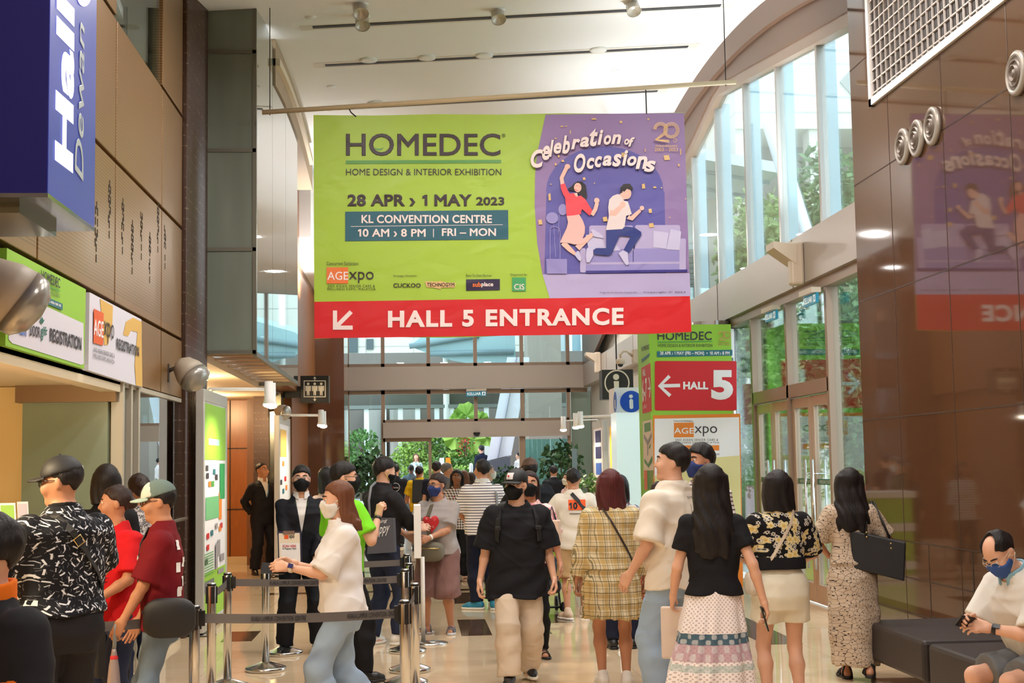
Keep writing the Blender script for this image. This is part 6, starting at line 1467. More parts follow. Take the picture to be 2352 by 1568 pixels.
    def strap(s, pts, w, mat, name, parent=None, off=0.006):
        """a band laid on the shirt through (x, z, front) torso points; returned in world coordinates for a bag of its own"""
        P = []
        for x, z, fr in pts: P.append(s.drape(np.array([[x, 0, z]]), 1 if fr else -1, off)[0])
        return [s.world(p) for p in P]
# ---------------------------------------------------------------- outdoors beyond the far doors
M_STONE = flat('pale_stone_cladding', (206, 202, 190), 0.6); M_PAVE = flat('plaza_paving', (196, 192, 184), 0.7)
b = MB(); b.box((-22, YF, -0.25), (40, 90, -0.03)); b.box((XF, -4, -0.25), (40, YF, -0.03)); struct('ground', b, M_PAVE)
b = MB(); b.box((5.6, 0, -0.03), (9.0, 36, 0.02)); struct('lawn', b, mat_leaf('lawn_green', (84, 128, 50), (128, 164, 74), 8))
P60 = lambda px, py, y=60.0: atY(px, py, y)
t = thing('office_block', 'pale stone office block with windows, seen through the far glass', 'building', (0, 66, 0))
mt = MT('stone_blocks'); x, y, z = mt.coord('Object'); jn = (x*0.45).frac().lt(0.02).max((z*0.55).frac().lt(0.03)); mt.col(mt.mix(jn*0.6, srgb(216, 212, 202), srgb(150, 146, 138))).set(0.6)
MB().box((-20, 66, -0.1), (30, 70, 16)).build('stone_wall', mt.m, t)
dg_ = flat('window_dark', (70, 84, 88), 0.15)
for px0, px1, py0, py1 in ((800, 822, 770, 810), (842, 858, 778, 802), (930, 950, 960, 968), (842, 858, 730, 760), (1000, 1010, 1000, 1010)):
    a = atY(px0, py1, 65.95); c = atY(px1, py0, 65.95); MB().box((a[0], 65.9, a[2]), (c[0], 66, c[2])).build('window', dg_, t)
for px0, px1, py0, py1 in ((798, 900, 816, 820), (800, 1000, 836, 840)):
    a = atY(px0, py1, 65.8); c = atY(px1, py0, 65.8); MB().box((a[0], 65.7, a[2]), (c[0], 66, c[2])).build('ledge', M_STONE, t)
# wing wall with pale posts nearer the doors
t = thing('granite_wing', 'grey granite wing wall behind white posts outside the far doors', 'building', (-2, 56, 0))
MB().box((-10, 56, 0), (9, 57, 6.2)).build('granite_wall', flat('wing_granite', (120, 112, 106), 0.6), t)
for px0, px1 in ((895, 955), (838, 875)):
    a = atY(px0, 1000, 54.5)[0]; c = atY(px1, 1000, 54.5)[0]; MB().box((a, 54.5, 0), (c, 56, 4.3), 0.15).build('stone_pier', flat('pier_stone', (196, 192, 186), 0.5), t)
WP = [842, 882, 920, 960, 1004, 1038, 1078, 1118]
for i, px in enumerate(WP):
    xx = atY(px, 1000, 52)[0]; tag(MB().box((xx-0.09, 52, 0), (xx+0.09, 52.18, 3.82)).build('white_post', flat('post_white', (244, 246, 246), 0.4)), 'slim white canopy post outside the far doors', 'post', 'white canopy posts outside the far doors')
b = MB(); b.box((-14, 52.3, 3.85), (9, 53.5, 4.55)); struct('canopy_soffit', b, flat('canopy_dark', (88, 84, 76), 0.6))
b = MB(); b.box((-14, 51.9, 3.82), (9, 52.3, 3.95)); struct('canopy_edge', b, flat('canopy_edge', (120, 124, 120), 0.5))
# translucent sweeping canopy seen above the beam
t = thing('glass_canopy', 'sweeping pale blue glass canopy outside above the far beam', 'canopy', (1, 50, 8))
cc = [atY(p, q, 50.0) for p, q in ((940, 795), (985, 760), (1180, 700), (1185, 838), (1120, 842), (1040, 828), (985, 812))]
MB().prism(cc, (0, 3, 0.4)).build('canopy_panel', flat('canopy_blue', (150, 180, 184), 0.3), t)
for p, q in (((985, 812), (1180, 808)), ((940, 795), (1100, 770))): MB().tube([atY(*p, 49.9), atY(*q, 49.9)], 0.1).build('canopy_rib', flat('canopy_rib', (106, 130, 136), 0.4), t)
MB().tube([(1.2, 52.0, 0), (1.2, 52.0, 9.0)], 0.12).build('canopy_post', M_WHITE, t)
t = thing('glass_tower', 'bluish building with vertical fins outside right of the canopy', 'building', (6, 60, 0))
a = atY(1300, 1000, 60)[0]; MB().box((a, 60, 0), (a+8, 62, 14)).build('curtain_wall', flat('fin_blue', (150, 178, 188), 0.25), t)
for k in range(14): MB().box((a+0.2+k*0.5, 59.8, 0), (a+0.32+k*0.5, 60, 14)).build('fin', flat('fin_white', (226, 234, 236), 0.4), t)
t = thing('stone_pier', 'tall grey stone pier outside right of the glass canopy', 'building', (4.5, 47, 0)); a = atY(1215, 1000, 47)[0]; c = atY(1292, 1000, 47)[0]; MB().box((a, 47, 0), (c, 48.5, 10)).build('pier', flat('grey_pier', (150, 140, 128), 0.6), t)
# raking silver column on a dark plinth
t = thing('raking_column', 'wide silver raking column rising from a dark plinth outside the doors', 'column', atY(1150, 1090, 45))
q0 = [atY(p, q, 45.0) for p, q in ((1118, 1058), (1172, 1045), (1215, 820), (1165, 820))]; MB().prism(q0, (0.1, 1.0, 0)).build('column_shaft', flat('silver_paint', (226, 226, 236), 0.35, 0.2), t)
q0 = [atY(p, q, 44.9) for p, q in ((1143, 1051), (1146, 1050), (1188, 820), (1186, 820))]; MB().prism(q0, (0, 0.2, 0)).build('column_seam', flat('seam_grey', (140, 140, 150), 0.4), t)
q0 = [atY(p, q, 44.4) for p, q in ((1112, 1195), (1112, 1062), (1172, 1048), (1172, 1195))]; MB().prism(q0, (0, 1.8, 0)).build('plinth', flat('dark_granite', (84, 84, 94), 0.3), t)
# planting outside
def hedge(label, px0, px1, py0, py1, Y, mat, seed, n=1500, size=0.16):
    a = atY(px0, py1, Y); c = atY(px1, py0, Y); t = thing('hedge', label, 'hedge', ((a[0]+c[0])/2, Y, 0), 'clipped hedges outside the far doors')
    def fn(g): return (g.uniform(a[0], c[0]), Y+g.uniform(0, 1.2), a[2]-0.3+(c[2]-a[2]+0.3)*g.uniform(0, 1)**0.7)
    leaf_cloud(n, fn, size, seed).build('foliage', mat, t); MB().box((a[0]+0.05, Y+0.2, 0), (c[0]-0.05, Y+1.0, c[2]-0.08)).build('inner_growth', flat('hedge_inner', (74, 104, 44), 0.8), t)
hedge('low front hedge with orange blossoms outside the far doors', 960, 1085, 1070, 1115, 47.0, M_LEAFL, 11); hedge('middle clipped hedge outside the far doors', 985, 1110, 1052, 1085, 48.5, M_LEAFM, 12); hedge('tall back hedge outside the far doors', 1030, 1100, 1036, 1060, 50.0, M_LEAFL, 13, 900)
for i, (px, py, lab) in enumerate(((965, 1032, 'round green shrub beside the stone pier outside the far doors'), (1025, 1030, 'round green shrub behind the white posts, middle one'), (1055, 1032, 'round green shrub behind the white posts near the silver column'), (830, 1030, 'round green shrub in the planter at the far left outside'), (940, 1060, 'bright green bush below the stone pier outside'))):
    p = atY(px, py, 51.0); t = thing('shrub', lab, 'shrub', (p[0], 51, 0), 'round shrubs outside the far doors')
    def fn(g, p=p):
        v = g.normal(size=3); v /= np.linalg.norm(v); k = g.uniform(0.2, 1)**0.4; return (p[0]+v[0]*0.75*k, 51+v[1]*0.6*k, p[2]+v[2]*0.75*k)
    leaf_cloud(900, fn, 0.16, 20+i).build('foliage', M_LEAFM if i % 2 else M_LEAFL, t); MB().tube([(p[0], 51, 0), (p[0], 51, p[2])], 0.06).build('stem', M_TRUNK, t)
t = thing('fan_palm', 'fan palm with broad round leaves and red flowers outside the far doors', 'palm', atY(1070, 1030, 49)*[1, 1, 0])
bx = atY(1070, 1030, 49.0); MB().tube([(bx[0], 49, 0), (bx[0], 49.05, bx[2]+0.6)], 0.05).build('stem', M_TRUNK, t)
for px, py, r, a0 in ((1072, 955, 0.5, 0.2), (1045, 1005, 0.45, 1.2), (1086, 1010, 0.5, -0.8), (1116, 1003, 0.35, -1.2), (1105, 962, 0.28, -0.5), (1050, 965, 0.3, 0.9)):
    p = atY(px, py, 49.0); mb = MB(); V = [p]; 
    for k in range(17):
        a = a0+math.pi*0.5+(k-8)*0.33; rr = r*(1.0 if k % 2 else 0.88); V.append(p+np.array([math.cos(a)*rr, 0.15*math.sin(k*1.7)-0.1, math.sin(a)*rr]))
    mb.add(V, [(0, k, k+1) for k in range(1, 17)]); lf = mb.build('fan_leaf', M_LEAFL, t); MB().tube([p, (bx[0], 49, bx[2]-0.5)], 0.02, 6).build('leaf_stalk', M_LEAFM, lf)
def fn(g): c = atY(1062, 1020, 48.8); return c+g.normal(size=3)*[0.12, 0.1, 0.22]
leaf_cloud(60, fn, 0.10, 44).build('red_flowers', flat('flower_red', (176, 52, 48), 0.6), t)
p = atY(1082, 1065, 44.0); t = thing('bollard', 'short silver bollard outside the far doors', 'bollard', (p[0], 44, 0)); MB().lathe((p[0], 44, 0), [(0.06, 0), (0.06, 1.7), (0.05, 1.76), (0.0001, 1.78)], 20).build('bollard_tube', flat('bollard_silver', (206, 212, 220), 0.3, 0.3), t)
p = atY(1022, 1060, 43.0); t = thing('caution_board', 'orange and white folding caution board outside the far doors', 'sign', (p[0], 43, 0)); 
for s, m in ((-1, W_), (1, flat('caution_orange', (246, 158, 46), 0.5))):
    mb = MB(); mb.prism([(p[0]+s*0.02, 43, 1.95), (p[0]+s*0.16, 43, 1.95), (p[0]+s*0.26, 43, 1.25), (p[0]+s*0.02, 43, 1.25)], (0, 0.05, 0)); mb.build('board_leaf', m, t)
MB().tube([(p[0], 43.05, 0), (p[0], 43.05, 1.3)], 0.03).build('board_leg', M_WHITE, t)

# ---------------------------------------------------------------- outdoors beyond the right facade
def tree(label, x, y, z0, rx, ry, rz, n, mat, seed, leaf=0.2):
    t = thing('street_tree', label, 'tree', (x, y, 0), 'trees outside the right facade'); r = np.random.default_rng(seed)
    blobs = [(np.array([r.uniform(-0.65, 0.65)*rx, r.uniform(-0.65, 0.65)*ry, r.uniform(-0.7, 0.75)*rz]), r.uniform(0.25, 0.48)) for _ in range(26)]
    def fn(g):
        c, k = blobs[g.integers(len(blobs))]; v = g.normal(size=3); v /= np.linalg.norm(v); q = g.uniform(0.35, 1)**0.5
        return (x+c[0]+v[0]*rx*k*q, y+c[1]+v[1]*ry*k*q, z0+c[2]+v[2]*rz*k*q)
    leaf_cloud(n, fn, leaf, seed+1).build('foliage', mat, t)
    mb = MB(); mb.tube([(x, y, 0), (x+0.1, y+0.1, z0*0.6), (x, y, z0)], [0.16, 0.12, 0.07]); 
    for c, k in blobs[:9]: mb.tube([(x, y, z0*0.5), (x+c[0]*0.5, y+c[1]*0.5, z0+c[2]*0.3-0.3), (x+c[0], y+c[1], z0+c[2])], [0.07, 0.045, 0.02], 7)
    mb.build('trunk', M_TRUNK, t)
M_TR1 = mat_leaf('ficus_leaf', (84, 120, 66), (170, 194, 112), 1.2); M_TR2 = mat_leaf('tree_leaf_deep', (66, 106, 70), (126, 164, 100), 1.2)
tree('broad green tree outside behind the middle panes of the right facade', 7.9, 30.0, 5.3, 1.3, 2.3, 2.2, 9000, M_TR1, 61, 0.19)
tree('green tree outside behind the nearer panes of the right facade', 8.6, 26.3, 5.6, 1.3, 1.7, 2.1, 9000, M_TR2, 65, 0.19)
tree('lower green tree outside behind the glass doors', 7.5, 28.0, 2.6, 1.2, 3.0, 1.7, 8000, M_TR1, 69, 0.16)
tree('dark green tree outside at the edge of the stone wall', 7.4, 23.2, 2.9, 0.8, 1.4, 2.0, 6000, M_TR2, 73, 0.15)
tree('young tree outside far behind the tower sign', 7.6, 33.0, 3.0, 1.2, 1.4, 2.0, 5000, M_TR2, 77, 0.16)
t = thing('raking_tube', 'white steel tube raking down outside the right facade', 'column', atY(2012, 1130, 23.0)); MB().tube([atY(1768, 280, 25.5), atY(1850, 545, 24.6), atY(1918, 750, 23.8), atY(2016, 1130, 23.0)], [0.15, 0.16, 0.17, 0.17], 24).build('tube', flat('white_steel', (226, 232, 238), 0.3, 0.1), t)
t = thing('stone_terrace', 'pale stone terrace building with a diamond panel outside the right facade', 'building', (16, 36, 0))
mt2 = mt.m; MB().box((9.0, 36.6, 0), (30, 44, 6.8)).build('lower_wall', mt2, t); MB().box((8.8, 36.3, 6.8), (30, 44, 7.2)).build('ledge', M_STONE, t); MB().box((8.6, 36.3, 10.5), (30, 44, 12.0)).build('parapet', mt2, t); MB().box((8.6, 38.5, 7.2), (30, 44, 10.5)).build('upper_wall', flat('loggia_grey', (150, 152, 146), 0.6), t); MB().box((10.9, 38, 12.0), (30, 44, 19)).build('tower_wall', mt2, t)
for x0 in (8.6, 10.6, 13.0): MB().box((x0, 36.4, 7.2), (x0+0.5, 37.0, 10.5)).build('loggia_pier', mt2, t)
p = atY(1960, 188, 36.25); MB().prism([p+[0, 0, 0.42], p+[0.36, 0, 0], p+[0, 0, -0.42], p+[-0.36, 0, 0]], (0, 0.08, 0)).build('diamond_panel', flat('diamond_grey', (160, 160, 156), 0.5), t)
for k in range(8): MB().tube([(9.0+k*0.6, 36.4, 7.2), (9.0+k*0.6, 36.4, 8.2)], 0.03).build('railing_post', M_WHITE, t)
MB().tube([(8.8, 36.4, 8.2), (14, 36.4, 8.2)], 0.04).build('handrail', M_WHITE, t)
t = thing('hanging_lantern', 'large glass lantern hanging over the terrace outside', 'lantern', atY(1885, 260, 37)); p = atY(1885, 258, 37.0); MB().tube([p+[0, 0, 0.6], (p[0], 37.0, 12.0)], 0.03).build('hanger', M_BLACK, t)
MB().lathe(p, [(0.0001, -0.75), (0.10, -0.7), (0.2, -0.5), (0.26, -0.1), (0.26, 0.3), (0.14, 0.42), (0.14, 0.6), (0.03, 0.65), (0.02, 1.2)], 8).build('lantern_body', flat('lantern_glass', (150, 170, 168), 0.3), t)
# sloping canopy panels and the louvre screen outside the farther panes
t = thing('facade_canopy', 'broad grey-white canopy sloping over the pavement outside the right facade', 'canopy', (7.5, 30, 8))
MB().prism([(5.3, 32.0, 9.0), (8.6, 32.0, 8.4), (8.6, 36.1, 8.4), (5.3, 36.1, 9.0)], (0, 0, 0.25)).build('canopy_panel', flat('canopy_grey', (196, 204, 204), 0.5), t)
for k in range(2): MB().tube([(5.3, 33+k*1.8, 8.98), (8.6, 33+k*1.8, 8.38)], 0.06).build('canopy_rib', flat('canopy_rib', (106, 130, 136), 0.4), t)
t = thing('louvre_screen', 'tall louvred screen with blue-grey slats outside the farther panes', 'screen', (7.0, 36, 0))
sl = MB()
for k in range(50): sl.box((5.4, 36.0, 0.3+k*0.14), (7.7, 36.08, 0.37+k*0.14))
sl.build('slats', flat('slat_dark', (112, 122, 124), 0.5), t); MB().box((5.4, 36.12, 0), (7.7, 36.25, 7.4)).build('backing', flat('louvre_back', (196, 218, 224), 0.5), t); MB().box((7.7, 35.9, 0), (8.1, 36.3, 12.0)).build('screen_post', flat('screen_stone', (186, 178, 166), 0.6), t); MB().box((5.3, 36.0, 7.4), (7.7, 36.25, 12.5)).build('upper_panel', flat('panel_grey', (170, 182, 182), 0.4), t)
t = thing('green_awning', 'curved green and white awning outside above the doors', 'awning', (8, 21, 4.5))
mb = MB(); mb.grid(lambda u, v: (9.2+3.0*v, 27.0+9*u, 5.0+0.9*v-0.12*math.sin(u*math.pi)), 16, 6); mb.build('awning_sheet', flat('awning_green', (126, 190, 132), 0.5), t)
for k in range(5): mb = MB(); mb.tube([(9.2+0.75*k, 27.0, 4.97+0.22*k), (9.2+0.75*k, 31.5, 4.87+0.22*k), (9.2+0.75*k, 36.0, 4.97+0.22*k)], 0.04, 8); mb.build('awning_rib', flat('awning_rib', (214, 224, 220), 0.4), t)
# ---------------------------------------------------------------- patterned cloths
def pat(name, fn, rough=0.8):
    m = MT('cloth_'+name); x, y, z = m.coord('Object'); m.col(fn(m, x, y, z)).set(rough, spec=0.2); return m.m
def f_plaid(m, x, y, z):
    u, v = (x+y*0.6)*11.5, z*11.5; fu, fv = u.frac(), v.frac()
    band = lambda f, a, b: f.gt(a)*f.lt(b)
    c = m.mix((band(fu, 0.0, 0.34)*0.55), srgb(218, 204, 170), srgb(182, 148, 72)); c = m.mix(band(fv, 0.0, 0.34)*0.55, c, srgb(178, 142, 68))
    c = m.mix(band(fu, 0.40, 0.47)*0.75, c, srgb(96, 92, 64)); c = m.mix(band(fu, 0.57, 0.61)*0.7, c, srgb(92, 92, 92)); c = m.mix(band(fu, 0.84, 0.9)*0.6, c, srgb(92, 84, 54))
    c = m.mix(band(fv, 0.40, 0.50)*0.75, c, srgb(112, 96, 46)); return m.mix(band(fv, 0.80, 0.86)*0.55, c, srgb(120, 100, 52))
def f_dash(m, x, y, z):
    c = srgb(24, 25, 31)
    for sc, th, ln, ph, wt in ((20.0, 0.075, 0.30, 0.0, 1.0), (25.0, 0.05, 0.26, 3.7, 0.7), (36.0, 0.045, 0.28, 9.1, 0.22)):
        vv = m.vec((x+y*0.7)*sc+ph, z*sc+ph*1.3); n = m.voronoi2(vv); sp = m.t.nodes.new('ShaderNodeSeparateXYZ'); m.t.links.new(n.outputs['Position'], sp.inputs[0]); cs = m.t.nodes.new('ShaderNodeSeparateXYZ'); m.t.links.new(n.outputs['Color'], cs.inputs[0])
        dx = (x+y*0.7)*sc+ph-X(m.t, sp.outputs[0]); dz = z*sc+ph*1.3-X(m.t, sp.outputs[1]); a = X(m.t, cs.outputs[0])*6.28; s_, c_ = a.sin(), (a+1.5708).sin()
        u = dx*c_+dz*s_; v = dz*c_-dx*s_; c = m.mix(u.abs().lt(ln)*v.abs().lt(th)*wt, c, srgb(214, 218, 226))
    return c
def f_floral(base, petals, centre, sc=17.0, n=5, r0=0.36, more=None):
    def f(m, x, y, z):
        c = base
        for k, (s2, ph, col, cen, rr, nn) in enumerate(((sc, 0.0, petals, centre, r0, n), (sc*1.9, 5.3, more or petals, base, r0*0.95, n+1), (sc*0.62, 2.2, petals, centre, r0*0.8, n))):
            U = (x+y*0.7)*s2+ph; V = z*s2+ph; nd = m.voronoi2(m.vec(U, V)); sp = m.t.nodes.new('ShaderNodeSeparateXYZ'); m.t.links.new(nd.outputs['Position'], sp.inputs[0]); cs = m.t.nodes.new('ShaderNodeSeparateXYZ'); m.t.links.new(nd.outputs['Color'], cs.inputs[0])
            dx = U-X(m.t, sp.outputs[0]); dz = V-X(m.t, sp.outputs[1]); r = (dx*dx+dz*dz).pow(0.5); th = dz.atan2(dx)+X(m.t, cs.outputs[0])*6.0
            lim = (th*float(nn)).sin()*0.07+rr*0.8; on = r.lt(lim)*X(m.t, cs.outputs[1]).gt(0.25); c = m.mix(on, c, col); c = m.mix(r.lt(rr*0.32)*on, c, cen); c = m.mix(r.gt(lim*0.72)*r.lt(lim*0.8)*on*0.8, c, base if not hasattr(base, 'is_linked') else petals)
        return c
    return f
def f_net(m, x, y, z):
    sc = 32.0; w1 = m.noise(3, 2); U = (x+y*0.7)*sc+w1*1.5; V = z*sc+w1*1.5
    e = m.voronoi2(m.vec(U, V), 'DISTANCE_TO_EDGE'); p = m.voronoi2(m.vec(U*0.9+3.0, V*0.9)); c = m.mix(X(m.t, e.outputs['Distance']).lt(0.035)*0.85, srgb(196, 176, 154), srgb(46, 38, 36)); return m.mix(X(m.t, p.outputs['Distance']).lt(0.115), c, srgb(36, 30, 30))
def f_ging(m, x, y, z):
    u = ((x+y*0.6)*26).frac().gt(0.5); v = (z*26).frac().gt(0.5); c = m.mix(u*0.5+v*0.5, srgb(238, 230, 226), srgb(72, 46, 52)); n = m.voronoi2(m.vec(x*9, z*9)); return m.mix(X(m.t, n.outputs['Distance']).lt(0.10), c, srgb(196, 60, 70))
def f_stripe(m, x, y, z):
    w1 = m.noise(2.0, 2)*0.012; f = ((z+w1)*31).frac(); c = m.mix(f.gt(0.66), srgb(240, 232, 226), srgb(96, 92, 104)); return m.mix((f.gt(0.52)*f.lt(0.58))*0.6, c, srgb(222, 172, 150))
def f_skirt(m, x, y, z):
    a = y.atan2(x); dots = ((a*38).sin()*(z*230).sin()).gt(0.3); c = m.mix(dots*0.6, srgb(238, 230, 228), srgb(158, 132, 134))
    def band(lo, hi, col, mix=1.0):
        nonlocal c
        n = m.noise(16, 3); c = m.mix(z.gt(lo)*z.lt(hi)*mix, c, m.mix(((a*16).sin()*((z-lo)*(6.28/(hi-lo))).sin()).gt(0.2)*0.55+n*0.15, col, srgb(206, 208, 210)))
    band(0.60, 0.665, srgb(48, 84, 104)); band(0.50, 0.60, srgb(178, 138, 150), 0.85); band(0.44, 0.48, srgb(152, 178, 172), 0.7); band(0.25, 0.315, srgb(42, 80, 104)); band(0.14, 0.25, srgb(186, 140, 152), 0.85); band(0.05, 0.1, srgb(48, 84, 104)); return c
def f_denim(rgb, fade=0.35):
    def f(m, x, y, z): n = m.noise(5, 3); n2 = m.noise(260, 1); return m.mix(n2*0.3, m.mix(n*fade, srgb(*rgb), srgb(*[min(255, c+46) for c in rgb])), srgb(*[int(c*0.75) for c in rgb]))
    return f
C_PLAID = pat('yellow_plaid', f_plaid); C_DASH = pat('black_dashes', f_dash); C_KNIT = pat('black_floral_knit', f_floral(srgb(22, 21, 23), srgb(226, 208, 158), srgb(206, 176, 96), 13.0, 5, 0.40, srgb(214, 208, 196)))
C_NET = pat('beige_network', f_net); C_GING = pat('gingham', f_ging); C_STRIPE = pat('striped_polo', f_stripe); C_SKIRT = pat('boho_skirt', f_skirt)
C_WHBK = pat('white_black_splash', f_floral(srgb(226, 222, 222), srgb(44, 42, 48), srgb(226, 222, 222), 36, 4, 0.44)); C_FLOR = pat('pink_floral', f_floral(srgb(240, 214, 210), srgb(222, 120, 130), srgb(96, 140, 180), 20, 5, 0.42)); C_FLOBW = pat('navy_white_floral', f_floral(srgb(214, 216, 222), srgb(66, 78, 100), srgb(190, 60, 70), 22, 5, 0.46)); C_TEALF = pat('teal_orange_floral', f_floral(srgb(226, 216, 210), srgb(60, 150, 160), srgb(222, 110, 60), 9, 5, 0.45))
J_LIGHT = pat('light_denim', f_denim((150, 172, 196))); J_BLUE = pat('blue_denim', f_denim((92, 116, 144))); J_NAVY = pat('navy_denim', f_denim((34, 42, 66))); J_GREY = pat('grey_denim', f_denim((104, 122, 142)))
C_BLACK = cloth('black', (26, 26, 30)); C_BLACK2 = cloth('soft_black', (34, 33, 38)); C_WHITE = cloth('white', (240, 236, 234)); C_CREAM = cloth('cream_white', (240, 230, 214)); C_BEIGE = cloth('beige_chino', (222, 204, 182)); C_RED = cloth('bright_red', (208, 26, 34)); C_MAROON = cloth('maroon', (116, 18, 28)); C_NEON = cloth('neon_green', (132, 232, 44)); C_GREY = cloth('heather_grey', (168, 158, 154)); C_BROWN = cloth('mauve_brown', (134, 98, 92)); C_YEL = cloth('yellow', (232, 190, 30)); C_KHAKI = cloth('khaki', (198, 164, 120)); C_OLIVE = cloth('olive_green', (96, 112, 44)); C_SUIT = cloth('black_suit', (24, 25, 32), 0.7); C_NAVY = cloth('navy', (28, 32, 52)); C_ORANGE = cloth('orange', (246, 122, 30)); C_GRBL = cloth('grey_blue', (112, 130, 142)); C_GREEN = cloth('dark_green', (52, 84, 72)); C_POLO = cloth('pale_polo', (226, 222, 214)); C_TEALC = cloth('pale_teal_collar', (142, 186, 206)); C_GREYSH = cloth('grey_shorts', (120, 124, 128)); C_PINK = cloth('pale_pink', (232, 196, 190)); C_JACK = cloth('charcoal_jacket', (40, 38, 40)); C_IVORY = cloth('ivory_shorts', (240, 232, 210))
K_BLACK = cloth('mask_black', (22, 23, 26), 0.7); K_WHITE = cloth('mask_white', (238, 236, 232), 0.7); K_BLUE = cloth('mask_navy', (52, 66, 122), 0.7); K_BLUE2 = cloth('mask_blue', (58, 92, 158), 0.7)
S_WHITE = flat('shoe_white', (232, 226, 216), 0.5); S_BLACK = flat('shoe_black', (26, 25, 27), 0.4); S_BLUE = flat('shoe_blue', (40, 128, 160), 0.5); S_GREY = flat('sandal_grey', (104, 106, 120), 0.5); S_TAN = flat('shoe_tan', (206, 178, 152), 0.5); S_NAVY = flat('shoe_navy', (40, 44, 74), 0.5)
P_RED = flat('shirt_print_red', (206, 44, 48), 0.7); P_WHITE = flat('shirt_print_white', (232, 228, 226), 0.7); P_DARK = flat('shirt_print_dark', (60, 18, 24), 0.7); P_ORG = flat('shirt_print_orange', (240, 96, 40), 0.7); P_BLK = flat('shirt_print_black', (34, 32, 34), 0.7)
LEA_BLACK = flat('black_leather', (30, 29, 31), 0.42); NYLON = flat('black_nylon', (28, 28, 31), 0.6); GOLD = flat('gold_buckle', (206, 180, 120), 0.3, 0.8); SCREEN = flat('phone_glass', (22, 26, 34), 0.1)

def ribbon_w(pts, w2, mat, name, parent, ctr, t=0.006):
    """a flat strap along world points; ctr gives the axis it lies around"""
    P = [np.array(p, float) for p in pts]; Q = [P[0]]
    for a, b in zip(P[:-1], P[1:]):
        for k in range(1, 5): Q.append(a+(b-a)*k/4)
    mb = MB(); vs = []; n = len(Q)
    for i, p in enumerate(Q):
        tng = Q[min(i+1, n-1)]-Q[max(i-1, 0)]; tng /= np.linalg.norm(tng)+1e-9; out = p-np.array([ctr[0], ctr[1], p[2]]); out[2] = 0.25*np.linalg.norm(out); out /= np.linalg.norm(out)+1e-9
        s_ = np.cross(tng, out); s_ /= np.linalg.norm(s_)+1e-9; vs += [p-s_*w2/2, p+s_*w2/2, p+s_*w2/2+out*t, p-s_*w2/2+out*t]
    fs = [(i*4+k, i*4+(k+1) % 4, i*4+4+(k+1) % 4, i*4+4+k) for i in range(n-1) for k in range(4)]+[(0, 1, 2, 3), tuple((n-1)*4+k for k in range(4))]
    mb.add(vs, fs); return mb.build(name, mat, parent)
def sling(p, label, pts, w2, mat, cat='bag', name='sling_bag', pouch=None, buckle=None):
    W_ = p.strap(pts, 0, None, None); t = thing(name, label, cat, W_[len(W_)//2]); ctr = p.world(p.tr((0, 0, 1.2)))
    ribbon_w(W_, w2, mat, 'strap', t, ctr)
    if buckle is not None:
        a, b = W_[buckle], W_[buckle+1]; u = (b-a)/np.linalg.norm(b-a); o = a-np.array([ctr[0], ctr[1], a[2]]); o[2] = 0; o /= np.linalg.norm(o); v = np.cross(u, o); c = a*0.5+b*0.5+o*0.014
        mb = MB(); q = [c+u*0.024*i+v*w2*0.62*j for i, j in ((-1, -1), (1, -1), (1, 1), (-1, 1))]; mb.tube(q, 0.0035, 6, True); mb.build('buckle', GOLD, t)
    if pouch:
        lp, size, m2 = pouch; c = p.world(lp); a = p.root.rotation_euler.z; ux = np.array([math.cos(a), math.sin(a), 0]); uy = np.array([-math.sin(a), math.cos(a), 0]); mb = MB()
        bm = bmesh.new(); bmesh.ops.create_cube(bm, size=2.0); bmesh.ops.bevel(bm, geom=bm.edges[:], offset=0.66, segments=4, affect='EDGES', profile=0.5); bm.verts.index_update()
        mb.add([c+ux*v.co.x*size[0]+uy*v.co.y*size[1]+np.array([0, 0, v.co.z*size[2]]) for v in bm.verts], [[v.index for v in f.verts] for f in bm.faces], True); bm.free(); mb.build('pouch', m2, t)
        mb = MB(); mb.tube([c-ux*size[0]*0.8+uy*size[1]*1.0+[0, 0, size[2]*0.35], c+ux*size[0]*0.8+uy*size[1]*1.0+[0, 0, size[2]*0.35]], 0.006, 6); mb.build('zip', GOLD if m2 != NYLON else M_FRAMED, t)
    return t
def phone(p, side, label, tilt=0.0, mat=SCREEN):
    a = p.arm[side]; c = p.world(a['W']+a['f']*0.105+a['n']*0.026); r = p.root.rotation_euler.z; rot = lambda v: np.array([v[0]*math.cos(r)-v[1]*math.sin(r), v[0]*math.sin(r)+v[1]*math.cos(r), v[2]])
    t = thing('phone', label, 'phone', c); f, th, n = rot(a['f']), rot(a['th']), rot(a['n'])
    mb = MB(); mb.obox(c, f, th, n, 0.074, 0.036, 0.0045); mb.build('phone_case', M_BLACK, t); mb = MB(); mb.obox(c+n*0.005, f, th, n, 0.070, 0.033, 0.0006); mb.build('phone_screen', mat, t); return t
def box_bag(label, name, corners, mat, handle=None, cat='bag'):
    """a soft bag from eight world corners (bottom four, top four)"""
    t = thing(name, label, cat, np.mean(corners, 0)); bm = bmesh.new(); vs = [bm.verts.new(c) for c in corners]
    for f_ in ((3, 2, 1, 0), (4, 5, 6, 7), (0, 1, 5, 4), (1, 2, 6, 5), (2, 3, 7, 6), (3, 0, 4, 7)): bm.faces.new([vs[i] for i in f_])
    bmesh.ops.bevel(bm, geom=bm.edges[:], offset=0.012, segments=2, affect='EDGES', profile=0.5); bm.verts.index_update(); mb = MB(); mb.add([v.co[:] for v in bm.verts], [[v.index for v in f.verts] for f in bm.faces]); bm.free(); mb.build('bag_body', mat, t)
    return t
